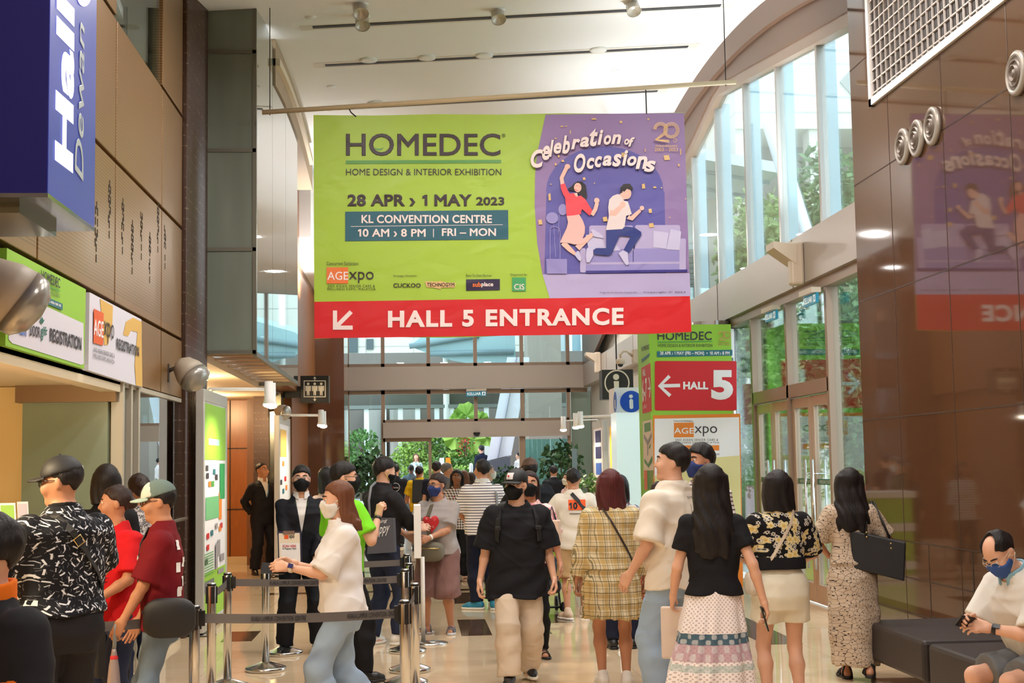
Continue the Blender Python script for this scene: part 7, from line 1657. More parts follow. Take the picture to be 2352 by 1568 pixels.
def away(face, x, y, z, w2, d2, hgt, taper=1.0, up=0.0):
    a = math.radians(face); ux = np.array([math.cos(a), math.sin(a), 0]); uy = np.array([-math.sin(a), math.cos(a), 0]); c = np.array([x, y, z]); o = []
    for zz, s_ in ((0, 1.0), (hgt, taper)):
        for i, j in ((-1, -1), (1, -1), (1, 1), (-1, 1)): o.append(c+ux*w2/2*i*s_+uy*d2/2*j*(s_ if taper < 1 else 1)+[0, 0, zz])
    return o
# ================================================================ the people
NEAR, MID, FAR = 0.0095, 0.0125, 0.019
HD = lambda x, y, z, **k: dict(hand=(x, y, z), **k)
# man in black cap at the counter
p = Person('person in a black cap and black shirt with white dashes at the counter', 145, 7.8, 1045, 40, fat=1.22, sk='m', head=(42, -8), h=NEAR, R=HD(0.24, 0.34, 1.02, pole=(1, -0.4, -0.6)), L=HD(-0.26, 0.30, 1.04, pole=(-1, -0.3, -0.6)), hatpad=0.03)
p.top(C_DASH, hem=0.93, off=0.026, slv=0.86, so=0.030, loose=0.9); p.collar(C_BLACK, open_=False); p.pants(C_BLACK2, ot=0.02, oc=0.04, waist=0.98); p.hair(H_BLACK, 'short'); p.cap_hat(NYLON, back=False); p.glasses(); p.face(); p.shoes(S_BLACK)
mb = MB(); mb.obox(p.hw((0.05, -0.086, 1.672)), p.RH[:, 0]*0.85-p.RH[:, 1]*0.5, p.RH[:, 2], p.RH[:, 1], 0.014, 0.009, 0.006); p.mesh('cap_badge', mb, flat('badge_white', (220, 222, 236), 0.5))
sling(p, 'black sling strap with a buckle across the back of the man in the black cap', [(-0.09, 1.45, False), (-0.03, 1.36, False), (0.05, 1.26, False), (0.13, 1.15, False), (0.18, 1.06, False)], 0.036, NYLON, buckle=1)
# person with orange collar at the frame corner
p = Person('person in a black polo with orange collar and cuffs at the lower picture corner', -26, 4.3, 1180, 142, fat=1.05, sk='l', head=(-40, 0), h=NEAR, L=HD(-0.27, 0.10, 0.86))
p.top(C_BLACK2, slv=0.60, so=0.03, off=0.024, loose=0.8); p.collar(C_ORANGE, z=1.442, r=0.084, hgt=0.072); p.pants(C_BLACK); p.hair(H_BLACK, 'short'); p.face(); p.shoes(S_BLACK)
a = p.arm[-1]; u = (a['E']-a['S'])/np.linalg.norm(a['E']-a['S']); c = a['S']*0.44+a['E']*0.56
p.put('sleeve_cuff', lambda P: np.maximum(p.arm_sdf(P, -1, 0.0, True, False)-0.037-0.006, np.abs((P-c)@u)-0.016), c-0.13, c+0.13, C_ORANGE, 0.008)
p.chest_print('chest_logo', P_ORG, [[(-0.11, 1.27), (-0.05, 1.285), (-0.05, 1.30), (-0.11, 1.285)], [(-0.11, 1.24), (-0.06, 1.255), (-0.06, 1.27), (-0.11, 1.255)]])
sling(p, 'grey backpack strap over the shoulder of the person with the orange collar', [(-0.11, 1.15, True), (-0.12, 1.28, True), (-0.125, 1.37, True), (-0.125, 1.42, True)], 0.05, flat('strap_grey', (74, 74, 76), 0.7), name='backpack_strap')
# woman in red
p = Person('person in a bright red printed shirt with tied-back hair, looking toward the counter', 268, 9.3, 1115, 140, fem=True, fat=1.16, sk='m', head=(-42, -4), h=NEAR, R=HD(0.10, 0.30, 1.02, pole=(0.8, -0.3, -0.8), curl=0.6, thumb=(0, 0.3, 1)), L=HD(-0.14, 0.27, 0.98, pole=(-0.8, -0.3, -0.8), curl=0.5, thumb=(0, 0.3, 1)))
p.top(C_RED, hem=0.80, off=0.024, loose=0.85, slv=0.85, so=0.026); p.pants(J_NAVY, oc=0.02); p.hair(H_DARK, 'short', bun=1.60); p.face(lips=(176, 96, 88)); p.shoes(S_BLACK)
p.chest_print('chest_print', P_DARK, [[(-0.13, 1.20-k*0.026), (-0.02+0.012*k, 1.195-k*0.026), (0.02-0.012*k, 1.195-k*0.026), (0.13, 1.20-k*0.026), (0.115-0.01*k, 1.182-k*0.026), (0.02-0.01*k, 1.178-k*0.026), (-0.02+0.01*k, 1.178-k*0.026), (-0.115+0.01*k, 1.182-k*0.026)] for k in range(5)])
p.chest_text('JEANS', P_DARK, -0.10, 0.10, 1.215, 1.24)
phone(p, 1, 'black phone in the hands of the woman in red'); q = p.world(p.arm[-1]['W'])
t = box_bag('black wristlet bag hanging from the hand of the woman in red', 'wristlet_bag', away(120, q[0]+0.02, q[1]-0.05, q[2]-0.46, 0.17, 0.06, 0.32, 0.96), NYLON); MB().tube([q+[0, -0.03, 0.0], q+[0.01, -0.05, -0.08], q+[0.02, -0.05, -0.15]], 0.006).build('wrist_loop', NYLON, t)
# boy in cap
p = Person('person in a maroon shirt and white and green cap leaning on an umbrella', 372, 8.7, 1100, 92, fat=0.92, sk='m', head=(4, -10), h=NEAR, L=HD(-0.17, 0.22, 0.86, pole=(-0.4, -1, 0), curl=0.8, thumb=(0.3, 0.6, 0.4)), R=HD(0.12, 0.16, 0.84), hatpad=0.03, legs=((0.09, 0.06, 0, 6), (-0.10, -0.05, 0, 6)))
p.top(C_MAROON, hem=0.82, off=0.026, loose=0.95, slv=0.86, so=0.032); p.pants(J_GREY, oc=0.012, ot=0.012); p.hair(H_BLACK, 'short'); p.glasses(); p.face(); p.shoes(S_WHITE)
p.cap_hat(cloth('cap_sage', (112, 130, 124)), cloth('brim_mint', (186, 208, 194)), frontmat=cloth('cap_cream', (232, 228, 216)), patch=(flat('cap_mark', (34, 32, 34), 0.6), 0.026, 0.026, 0))
p.chest_text('Street', P_WHITE, 0.02, 0.11, 1.245, 1.275, shear=0.3, bold=0.02); p.chest_text('Work', P_WHITE, 0.02, 0.10, 1.21, 1.24, shear=0.3, bold=0.02)
p.chest_print('back_print', P_WHITE, [[(x0, z0), (x0+0.05, z0), (x0+0.05, z0+0.06), (x0, z0+0.06)] for x0, z0 in ((-0.13, 1.31), (-0.06, 1.2), (-0.13, 1.17), (-0.07, 1.08), (-0.12, 1.02))], front=False)
t = sling(p, 'black crossbody bag worn by the boy in the white and green cap', [(0.05, 1.44, True), (0.0, 1.34, True), (-0.07, 1.2, True), (-0.13, 1.06, True)], 0.03, NYLON, pouch=((-0.225, -0.08, 0.90), (0.05, 0.15, 0.115), NYLON))
q = p.world(p.arm[-1]['W']+p.arm[-1]['f']*0.085); t = thing('umbrella', 'folded silver umbrella with a grey crook handle in the boy\'s hand', 'umbrella', (q[0], q[1], 0))
MB().lathe((q[0]-0.01, q[1], 0), [(0.006, 0.0), (0.012, 0.05), (0.035, 0.25), (0.042, 0.45), (0.03, 0.58), (0.016, 0.66), (0.013, 0.68)], 12).build('folded_canopy', flat('umbrella_silver', (166, 150, 148), 0.35, 0.3), t); MB().tube([(q[0]-0.01, q[1], 0.67), q+[0, 0, 0.05]], 0.012, 10).build('handle', flat('handle_grey', (130, 138, 146), 0.35), t); MB().lathe((q[0]-0.01, q[1], 0), [(0.022, 0.61), (0.024, 0.63), (0.016, 0.65)], 12).build('red_trim', P_RED, t)
# two women at the back of the counter group
p = Person('person with black wavy hair behind the woman in red, facing away', 244, 10.4, 1070, 20, fem=True, fat=1.05, sk='m', h=MID); p.top(C_BLACK, slv=0.7); p.pants(C_BLACK2); p.hair(H_BLACK, 'bob', end=1.46, vol=0.012, w=0.10); p.shoes(S_BLACK)
p = Person('person in a white and black speckled blouse behind the boy in the cap', 318, 11.0, 1088, 25, fem=True, fat=1.1, sk='m', h=MID); p.top(C_WHBK, slv=0.8, so=0.03); p.pants(J_NAVY); p.hair(H_DARK, 'short', bun=1.63); p.shoes(S_BLACK)
sling(p, 'black shoulder strap over the speckled blouse', [(0.10, 1.44, False), (0.12, 1.34, False), (0.14, 1.2, False)], 0.04, NYLON, name='shoulder_strap')
# suited man far left
p = Person('person in a black suit and glasses, hands behind his back by the timber wall', 603, 23.5, 1062, 212, sk='m', h=MID, head=(12, 6), R=HD(0.12, -0.14, 0.92, pole=(1, -0.6, 0)), L=HD(-0.12, -0.14, 0.92, pole=(-1, -0.6, 0)), legs=((0.17, 0.08, 0, 14), (-0.17, -0.06, 0, 10)))
p.top(C_WHITE, 'inner_shirt', hem=0.95, off=0.008, slv=0.4, so=0.01, loose=0.2); p.top(C_SUIT, 'jacket', hem=0.78, off=0.022, slv=1.95, so=0.018, vneck=(1.17, 0.22), neck=0.085); p.collar(C_WHITE); p.pants(C_SUIT, oc=0.03, ot=0.024); p.hair(H_BLACK, 'short'); p.glasses(); p.face(lips=(150, 96, 84)); p.shoes(S_BLACK)
p.chest_print('lanyard', flat('lanyard_blue', (96, 160, 206), 0.6), [[(0.045, 1.40), (0.055, 1.40), (0.008, 1.18), (-0.002, 1.18)], [(-0.045, 1.40), (-0.055, 1.40), (-0.008, 1.18), (0.002, 1.18)]])
# young suited man with clipboard
p = Person('person in a black suit, glasses and black mask holding a clipboard behind the belts', 692, 13.45, 1070, 186, sk='l', h=NEAR, head=(0, -3), R=HD(0.10, 0.27, 0.86, pole=(0.9, -0.5, -0.2), curl=0.75, thumb=(-0.5, 0.3, 1)), L=HD(-0.12, 0.22, 0.84, pole=(-0.9, -0.5, -0.2), curl=0.9), legs=((0.16, 0.05, 0, 14), (-0.15, 0.02, 0, 14)))
p.top(C_WHITE, 'inner_shirt', hem=0.92, off=0.008, slv=0.4, so=0.01, loose=0.2, amp=0.003); p.top(C_SUIT, 'jacket', hem=0.78, off=0.024, slv=1.97, so=0.022, vneck=(1.10, 0.17), neck=0.085, loose=0.7); p.collar(C_WHITE); p.pants(C_SUIT, oc=0.026, ot=0.024); p.hair(H_BLACK, 'short', fringe=0.026, vol=0.008); p.mask(K_BLACK); p.glasses(flat('spectacle_silver', (170, 166, 162), 0.3, 0.6)); p.face(); p.shoes(S_BLACK)
p.chest_print('lanyard', flat('lanyard_green', (140, 214, 110), 0.6), [[(0.05, 1.40), (0.062, 1.40), (0.008, 1.22), (-0.004, 1.22)], [(-0.05, 1.40), (-0.062, 1.40), (-0.008, 1.22), (0.004, 1.22)], [(-0.006, 1.23), (0.006, 1.23), (0.012, 1.15), (0.0, 1.15)]])
yb = 13.45-0.33; t = thing('clipboard', 'navy clipboard with a SCAN HERE poster held by the young suited man', 'clipboard', atY(664, 1262, yb)); PB = planeY(yb); cB = crop(420, 1020, 2.861)
mb = MB(); mb.prism([PB(*q) for q in cB((622, 572), (778, 572), (786, 840), (628, 840))], (0, 0.006, 0)); mb.build('board', flat('clipboard_navy', (30, 32, 66), 0.5), t)
decal('poster', [cB((630, 585), (768, 582), (774, 806), (636, 806))], flat('poster_cream', (238, 226, 206), 0.5), t, PB, 0.003); decal('paper_panel', [cB((642, 650), (768, 648), (772, 790), (648, 790))], W_, t, PB, 0.004); decal('orange_edge', [cB((636, 797), (774, 795), (774, 806), (636, 806))], P_ORG, t, PB, 0.005); decal('orange_box', [cB((666, 596), (694, 595), (694, 622), (666, 622))], P_ORG, t, PB, 0.004)
for s, bx, m in (('xpo', (697, 598, 733, 624), P_BLK), ('SCAN HERE', (656, 660, 744, 677), P_RED), ('to Register Now', (655, 680, 747, 693), P_BLK)):
    (a, b) = cB(bx[:2], bx[2:]); letter('lettering', s, (a[0], a[1], b[0], b[1]), m, t, PB, 0.006, 0.02)
MB().box(PB(*cB((660, 584))[0])+[0, -0.012, -0.01], PB(*cB((735, 572))[0])+[0, 0.004, 0.006]).build('clip', M_STEEL, t)
# neon shirt man with raised fist
p = Person('person in a neon green shirt raising a fist behind the woman in white', 788, 11.5, 1062, -55, sk='l', h=NEAR, head=(-34, -6), R=HD(0.20, 0.20, 1.30, pole=(0.5, -0.2, -1), fwd=(0, 0.25, 1), thumb=(-1, -0.2, 0), curl=1.5), L=HD(-0.24, 0.06, 0.84), legs=((0.10, 0.12, 0, 6), (-0.09, -0.16, 0, 6)))
p.top(C_NEON, hem=0.80, off=0.022, loose=0.7, slv=0.75, so=0.028); p.pants(C_BLACK, oc=0.02); p.hair(H_BLACK, 'short', vol=0.006, fringe=0.01); p.mask(K_BLACK); p.glasses(); p.face(); p.shoes(S_BLACK); p.watch(1, M_BLACK)
# woman in white shirt
p = Person('person in a loose white shirt, pale jeans and white mask walking with a phone', 783, 9.2, 1098, 98, fem=True, sk='l', head=(2, -10), h=NEAR, R=HD(0.10, 0.33, 1.165, pole=(0.5, -0.6, -1), curl=0.7, thumb=(-0.6, 0.2, 1), fwd=(-0.25, 1, 0.05)), L=HD(-0.10, 0.36, 1.15, pole=(-0.5, -0.6, -1), curl=0.7, thumb=(0.6, 0.2, 1), fwd=(0.25, 1, 0.05)), legs=((0.08, -0.24, 0.03, 6), (-0.08, 0.10, 0, 6)), dz=-0.02)
p.top(C_WHITE, 'blouse', hem=0.86, off=0.034, loose=0.9, slv=0.93, so=0.036, amp=0.010, flare=0.05); p.collar(C_WHITE, z=1.45, r=0.075); p.pants(J_LIGHT, waist=1.02, oc=0.036, ot=0.012, flare=0.006); p.hair(H_BROWN, 'long', end=1.37, w=0.084); p.mask(K_WHITE); p.face(); p.shoes(S_WHITE); p.watch(-1, flat('watch_band_cream', (220, 206, 190), 0.5), flat('watch_indigo', (44, 40, 90), 0.2))
phone(p, -1, 'dark phone in the hands of the woman in the white shirt')
# dark jacket man with tote
p = Person('person in a charcoal jacket and lowered mask with a grey Happy tote bag', 878, 13.9, 1052, -52, sk='l', h=MID, head=(-14, -14), R=HD(0.06, 0.36, 1.06, pole=(0.9, -0.3, -0.7), curl=0.3, thumb=(-0.6, 0, 1), fwd=(0.1, 1, 0.1)), L=HD(-0.08, 0.34, 1.0, pole=(-0.8, -0.3, -0.7), thumb=(0.4, 0.2, 1), curl=0.5), legs=((0.10, 0.10, 0, 10), (-0.10, -0.06, 0, 10)))
p.top(C_JACK, 'jacket', hem=0.90, off=0.026, loose=0.6, slv=1.45, so=0.026); p.collar(C_JACK, z=1.465, r=0.08); p.pants(J_NAVY, oc=0.02); p.hair(H_BLACK, 'short', vol=0.012, fringe=0.012); p.mask(K_BLACK, strap=flat('mask_strap_yellow', (226, 210, 90), 0.6)); p.face(); p.shoes(S_WHITE, S_WHITE)
ym = 13.55; B = [atY(x, y, ym) for x, y in ((843, 1272), (906, 1268), (903, 1190), (848, 1190))]; t = thing('tote_bag', 'grey canvas tote lettered Happy on the shoulder of the man in the charcoal jacket', 'bag', np.mean(B, 0)); MB().prism(B, (0.02, 0.10, 0)).build('bag_body', cloth('tote_grey', (92, 92, 98)), t)
letter('lettering', 'Happy', ((853, 1207), (895, 1199), (853, 1236), (895, 1228)), P_WHITE, t, planeY(ym), 0.004, 0.0, 0.35); letter('lettering', 'being', ((861, 1196), (890, 1190), (861, 1206), (890, 1200)), P_WHITE, t, planeY(ym), 0.004, 0.0, 0.35)
MB().tube([atY(850, 1192, ym), atY(847, 1150, ym-0.02), atY(852, 1118, ym+0.05), atY(862, 1108, ym+0.2)], 0.012).build('shoulder_strap', cloth('tote_grey2', (130, 130, 134)), t)
# iBMZ tee man and others toward the far doors
p = Person('person in a black shirt with a round white logo on the back', 909, 30.0, 1066, 0, sk='l', h=MID, R=HD(0.30, 0.05, 0.85), legs=((0.10, -0.10, 0, 6), (-0.09, 0.16, 0, 6))); p.top(C_BLACK, slv=0.75, off=0.024, so=0.03); p.pants(C_BLACK2); p.hair(H_BLACK, 'short'); p.shoes(S_BLACK, S_WHITE); p.collar(flat('lime_lanyard', (190, 220, 90), 0.6), z=1.46, r=0.068, hgt=0.012, name='lanyard', open_=False)
ring = [[(0.088*math.cos(a), 1.26+0.088*math.sin(a)) for a in np.linspace(q, q+0.55, 6)]+[(0.080*math.cos(a), 1.26+0.080*math.sin(a)) for a in np.linspace(q+0.55, q, 6)] for q in np.linspace(0, 2*math.pi, 12)[:-1]]; p.chest_print('back_logo', P_WHITE, ring, front=False); p.chest_text('i', P_RED, -0.058, -0.048, 1.235, 1.28, front=False, bold=0.05); p.chest_text('bmz', P_WHITE, -0.04, 0.06, 1.235, 1.27, front=False)
p = Person('person in a yellow shirt carrying a black backpack toward the far doors', 964, 29.0, 1070, 0, sk='m', fat=1.08, h=MID, L=HD(-0.32, 0.06, 0.86)); p.top(C_YEL, slv=0.8, off=0.024, so=0.03); p.pants(C_GREYSH); p.hair(H_BLACK, 'short'); p.shoes(S_BLACK)
q = p.world((0, -0.22, 0.98)); t = box_bag('black backpack on the man in yellow', 'backpack', away(0, q[0], q[1], q[2]*1.0, 0.32, 0.16, 0.47, 0.86), NYLON)
for sx in (-1, 1): MB().tube([p.world((sx*0.10, -0.16, 1.40)), p.world((sx*0.115, -0.07, 1.475)), p.world((sx*0.12, 0.05, 1.45))], 0.022).build('shoulder_strap', NYLON, t)
for (args, kw, tp, bt, hr) in (
    (('person in a grey-blue shirt beyond the glass door', 945, 40.6, 1067, 0), dict(sk='d'), (C_GRBL, dict(slv=1.9)), C_GRBL, (H_BLACK, {})),
    (('person with black hair and dark shirt just behind the tousled crowd near the door post', 1004, 25.5, 1059, -8), dict(sk='l'), (C_NAVY, dict(slv=0.7)), C_BLACK2, (H_BLACK, {})),
    (('person with cropped grey hair facing right beside the black-haired head near the door post', 1028, 24.6, 1063, -60), dict(sk='m', head=(-10, 0)), (C_GREYSH, dict(slv=0.7)), C_BLACK2, (H_GREY, {})),
    (('person with brown hair behind the woman in the checked top', 1066, 23.2, 1080, 0), dict(sk='l', fem=True), (C_JACK, dict(slv=1.8)), C_BLACK2, (H_BROWN, dict(style='bob', end=1.42))),
    (('person in a green jacket with grey hair and a mask behind the striped shirt', 1122, 22.6, 1066, -80), dict(sk='l'), (C_GREEN, dict(slv=1.8)), C_BLACK2, (H_GREY, {})),
    (('person in a dark top with long hair left of the striped shirt, farther off', 1082, 25.8, 1084, 10), dict(sk='m', fem=True), (C_BLACK, dict(slv=1.8)), C_BLACK2, (H_DARK, dict(style='long', end=1.25))),
    (('person in a black suit with white collar facing the teal glass door', 1273, 29.0, 1069, 0), dict(sk='m'), (C_SUIT, dict(slv=1.95, off=0.03)), C_SUIT, (H_BLACK, {})),
    (('person with glasses and white mask looking left beside the small counter', 1306, 24.6, 1085, 115), dict(sk='l', fem=True), (C_PINK, dict(slv=1.8)), C_BLACK2, (H_DARK, dict(bun=True))),
    (('person with dark hair and pink scarf between the suited man and the neon shirt', 752, 15.6, 1072, -40), dict(sk='l', fem=True), (C_PINK, dict(slv=1.8)), C_BLACK2, (H_BLACK, dict(style='bob', end=1.44))),
    (('person with black hair behind the red-haired woman in navy and white floral', 1424, 13.2, 1090, -5), dict(sk='l', fem=True), (C_FLOBW, dict(slv=0.85, so=0.03, off=0.026)), C_NAVY, (H_BLACK, dict(style='bob', end=1.44)))):
    p = Person(*args, h=FAR if args[2] > 20 else MID, **kw); p.top(tp[0], **tp[1]); p.pants(bt); st = dict(hr[1]); p.hair(hr[0], st.pop('style', 'short'), **st); p.shoes(S_BLACK)
    if 'mask' in args[0]: p.mask(K_WHITE); p.face()
    if 'white collar' in args[0]: p.collar(C_WHITE, open_=False)
    if 'glasses' in args[0]: p.glasses()
# outdoors
b = MB(); b.box((-14, 45.2, -0.05), (9, 54.4, 0.5)); struct('terrace_step', b, M_PAVE)
for lab, px, Y, top, fc, H, z0, m, hm, kw in (('person with long brown hair in a teal and orange dress outside the glass', 957, 46.0, 1042, 175, 1.6, 0.5, C_TEALF, H_BROWN, dict(fem=True)), ('person in a dark blue top with a sling strap, outside by the hedges', 1107, 46.2, 1020, 25, 1.85, 0.5, C_NAVY, H_BLACK, dict(fem=True)), ('person in a white shirt walking outside right of the dark plinth', 1193, 46.8, 1045, 60, 1.6, 0.5, C_WHITE, H_BLACK, {}), ('person in a red dress outside the glass next to the stone wall', 1999, 21.5, 1085, 200, 1.55, 0.0, cloth('dress_red', (190, 50, 80)), H_GREY, dict(fem=True))):
    p = Person(lab, px, Y, top, fc, H=H, h=FAR, **kw); p.root.location.z = z0
    if kw and m in (C_TEALF,) or 'red dress' in lab: p.top(m, 'dress', hem=0.8, slv=0.7, skirt=[(0.35, 0.26, 0.2, 0), (0.8, 0.19, 0.14, 0), (1.0, 0.15, 0.11, 0)])
    else: p.top(m, slv=1.5, off=0.03, so=0.03); p.pants(J_LIGHT if 'sling' in lab else C_BLACK2)
    p.hair(hm, 'long' if 'long' in lab else 'short', **(dict(end=1.2, w=0.1) if 'long' in lab else {})); p.shoes(S_BLACK)
    if 'sling' in lab: s_ = sling(p, 'thin sling strap on the person in dark blue outside', [(-0.08, 1.43, False), (0.0, 1.3, False), (0.1, 1.12, False)], 0.025, flat('strap_tan', (150, 120, 100), 0.6), name='sling_strap')
# woman in grey shirt with blue mask
p = Person('person in a grey shirt with red print, blue mask and brown knee shorts', 1006, 14.7, 1088, 158, fem=True, fat=1.24, sk='m', head=(-24, -8), h=NEAR, R=HD(0.17, 0.30, 1.06, pole=(0.9, -0.4, -0.7), curl=0.6, thumb=(-0.6, 0.2, 1)), L=HD(-0.02, 0.33, 1.05, pole=(-0.9, -0.4, -0.7), curl=0.6, thumb=(0.4, 0.2, 1)), legs=((0.13, 0.03, 0, 26), (-0.13, -0.02, 0, 16)))
p.top(C_GREY, hem=0.86, off=0.028, loose=0.8, slv=0.82, so=0.032, neck=0.084); p.pants(C_BROWN, 'shorts', short=1.12, ot=0.042, flare=0.012); p.hair(H_DARK, 'short', bun=1.66, vol=0.006); p.mask(K_BLUE); p.glasses(); p.face(); p.shoes(S_GREY, flat('sandal_sole', (206, 204, 206), 0.6), 'sandal'); p.watch(-1, S_WHITE)
heart = [(0.10*math.sin(t)**3*0.95, 1.20+0.0070*(13*math.cos(t)-5*math.cos(2*t)-2*math.cos(3*t)-math.cos(4*t))) for t in np.linspace(0, 2*math.pi, 32)[:-1]]; p.chest_print('chest_print', P_RED, [heart])
p.chest_print('print_detail', flat('print_pinkish', (216, 150, 140), 0.7), [[(x0, z0), (x0+0.03, z0+0.01), (x0+0.015, z0+0.03)] for x0, z0 in ((-0.07, 1.22), (0.03, 1.24), (0.02, 1.16), (-0.04, 1.15), (-0.02, 1.25))], off=0.006)
phone(p, 1, 'phone held by the woman in the grey shirt', mat=flat('phone_tan', (170, 140, 110), 0.4))
t = sling(p, 'olive belt bag worn across the chest of the woman in the grey shirt', [(0.03, 1.40, True), (0.03, 1.28, True), (0.03, 1.15, True), (0.02, 1.06, True)], 0.042, flat('strap_olive', (92, 82, 64), 0.7), pouch=((0.0, 0.25, 0.90), (0.145, 0.07, 0.10), flat('olive_nylon', (104, 98, 80), 0.6)), name='belt_bag')
# checked blouse woman
p = Person('person with black wavy hair in a checked blouse facing the camera', 1050, 21.3, 1079, 176, fem=True, fat=1.05, sk='d', h=MID); p.top(C_GING, 'blouse', slv=1.2, off=0.026, so=0.026); p.pants(C_BLACK); p.hair(H_BLACK, 'long', end=1.36, w=0.105, vol=0.008); p.face(lips=(150, 70, 64)); p.shoes(S_TAN, None, 'sandal')
# striped polo
p = Person('person in a white polo with dark stripes seen from behind', 1108, 17.0, 1055, 8, sk='m', fat=1.08, head=(16, 0), h=MID, L=HD(-0.12, 0.28, 1.0, pole=(-1, -0.3, -0.6)), R=HD(0.16, 0.26, 0.98, pole=(1, -0.3, -0.6)), legs=((0.11, -0.04, 0, 6), (-0.07, 0.05, 0, 60)))
p.top(C_STRIPE, hem=0.86, off=0.028, loose=0.8, slv=0.86, so=0.03); p.collar(C_POLO, z=1.468, r=0.078, open_=False); p.pants(C_NAVY, oc=0.022); p.hair(H_BLACK, 'short'); p.shoes(S_BLUE, S_WHITE)
sling(p, 'grey bag strap over the shoulder of the striped polo', [(0.12, 1.44, False), (0.14, 1.34, False), (0.15, 1.2, False), (0.16, 1.1, False)], 0.05, flat('strap_stone', (136, 132, 130), 0.7), name='shoulder_strap')
# man with brown cap
p = Person('person in a brown cap and black shirt behind the man in the black cap', 1218, 16.4, 1050, 20, sk='k', fat=1.25, h=MID, hatpad=0.03, R=HD(0.24, 0.26, 1.02, pole=(1, -0.5, -0.4)), L=HD(-0.2, 0.3, 1.0, pole=(-1, -0.4, -0.6))); p.top(C_BLACK, slv=0.8, off=0.026, so=0.03); p.pants(C_BLACK2); p.hair(H_BLACK, 'short'); p.cap_hat(flat('brown_suede', (86, 62, 50), 0.6)); p.shoes(S_BLACK)
# woman just behind the man in the black cap
p = Person('person in pink floral top and sandals half hidden behind the man in black', 1217, 12.6, 1082, 176, fem=True, sk='m', h=MID, L=HD(-0.27, 0.08, 0.88), legs=((0.09, 0.10, 0, 8), (-0.10, -0.12, 0, 12))); p.top(C_FLOR, hem=0.88, slv=0.8, off=0.026, so=0.034); p.pants(C_BLACK, oc=0.006, ot=0.01); p.hair(H_DARK, 'long', end=1.36); p.mask(K_BLACK); p.face(); p.shoes(flat('sandal_snake', (60, 50, 48), 0.5), S_BLACK, 'sandal')
q = p.world((-0.20, 0.06, 1.30)); t = box_bag('beige shoulder pouch beside the black shirt sleeve', 'shoulder_pouch', away(150, q[0], q[1], q[2]-0.22, 0.16, 0.08, 0.2, 0.9), flat('pouch_beige', (226, 198, 178), 0.6)); MB().tube([q+[-0.04, 0, -0.02], q+[0, -0.02, 0.10], q+[0.04, 0, -0.03]], 0.008).build('pouch_strap', NYLON, t)
# man in black tee and cap, walking toward the camera
p = Person('person in a black cap, black mask, black shirt and cream trousers walking toward the camera', 1186, 11.3, 1070, 180, sk='l', sh=1.06, head=(-34, -4), h=0.009, hatpad=0.025, R=HD(0.31, 0.03, 0.82, curl=0.75), L=HD(-0.29, 0.06, 0.84, curl=0.95), legs=((0.09, 0.20, 0.0, 6), (-0.09, -0.16, 0.02, 8)), dz=-0.02)
p.top(C_BLACK, hem=0.71, off=0.040, loose=1.0, slv=0.96, so=0.046, amp=0.008, neck=0.080, flare=0.12); p.pants(C_BEIGE, ot=0.026, oc=0.038, amp=0.006, flare=0.006); p.hair(H_BLACK, 'short'); p.mask(K_BLACK); p.face(); p.shoes(S_BLACK, S_WHITE)
p.cap_hat(NYLON, patch=(flat('cap_patch_white', (222, 214, 214), 0.6), 0.030, 0.026, 0.0))
mb = MB(); mb.ball(p.hw((0.004, 0.117, 1.694)), (0.008, 0.006, 0.008), 8, 6); p.mesh('patch_mark', mb, P_RED)
W1 = [p.world(q) for q in ((0, 0, 0),)]; t = thing('backpack', 'black backpack worn by the man in the black cap, its straps over his chest', 'backpack', p.world((0, -0.25, 1.15))); ctr = p.world(p.tr((0, 0, 1.2)))
for sx in (1, -1): ribbon_w(p.strap([(sx*0.135, 1.43, True), (sx*0.155, 1.34, True), (sx*0.165, 1.24, True), (sx*0.170, 1.16, True)], 0, None, None), 0.05, flat('strap_black', (32, 32, 36), 0.6), 'shoulder_strap', t, ctr, 0.008); c = p.strap([(sx*0.163, 1.27, True)], 0, None, None)[0]; MB().box(c+[-0.024, -0.022, -0.014], c+[0.024, -0.008, 0.014], 0.004).build('strap_slider', M_BLACK, t)
bb = p.world((0, -0.265, 0.98)); mb = MB(); mb.box(bb-[0.15, 0.075, 0], bb+[0.15, 0.075, 0.46], 0.06); mb.build('pack_body', NYLON, t)
# man in numbered white shirt with a pram
p = Person('person in a white shirt with an orange number 10 panel pushing a pram', 1318, 15.8, 1075, -4, sk='m', h=MID, L=HD(-0.26, 0.20, 0.96, pole=(-1, -0.6, -0.2), curl=1.0, thumb=(1, 0, 0.2)), R=HD(0.2, 0.26, 0.98, pole=(1, -0.6, -0.2)), legs=((0.10, 0.14, 0, 10), (-0.10, -0.10, 0, 30)))
p.top(C_CREAM, hem=0.80, off=0.03, loose=0.9, slv=0.86, so=0.036); p.pants(C_KHAKI, 'shorts', short=0.93, ot=0.03); p.hair(H_BLACK, 'short'); p.shoes(S_TAN, S_WHITE); p.watch(-1, M_BLACK)
p.chest_print('back_panel', P_ORG, [[(-0.07, 1.25), (0.13, 1.25), (0.13, 1.37), (-0.07, 1.37)]], front=False); p.chest_text('10', P_BLK, -0.06, 0.035, 1.26, 1.34, front=False, bold=0.05); p.chest_print('print_line', P_BLK, [[(-0.06, 1.205), (0.13, 1.205), (0.13, 1.212), (-0.06, 1.212)]], front=False)
sling(p, 'black sling strap with a steel buckle across the numbered white shirt', [(-0.03, 1.44, False), (0.04, 1.36, False), (0.11, 1.27, False), (0.17, 1.16, False)], 0.042, NYLON, buckle=2)
t = thing('pram', 'black baby pram with small wheels pushed by the man in the numbered shirt', 'pram', (1.42, 16.3, 0)); cx, cy = 1.40, 16.25
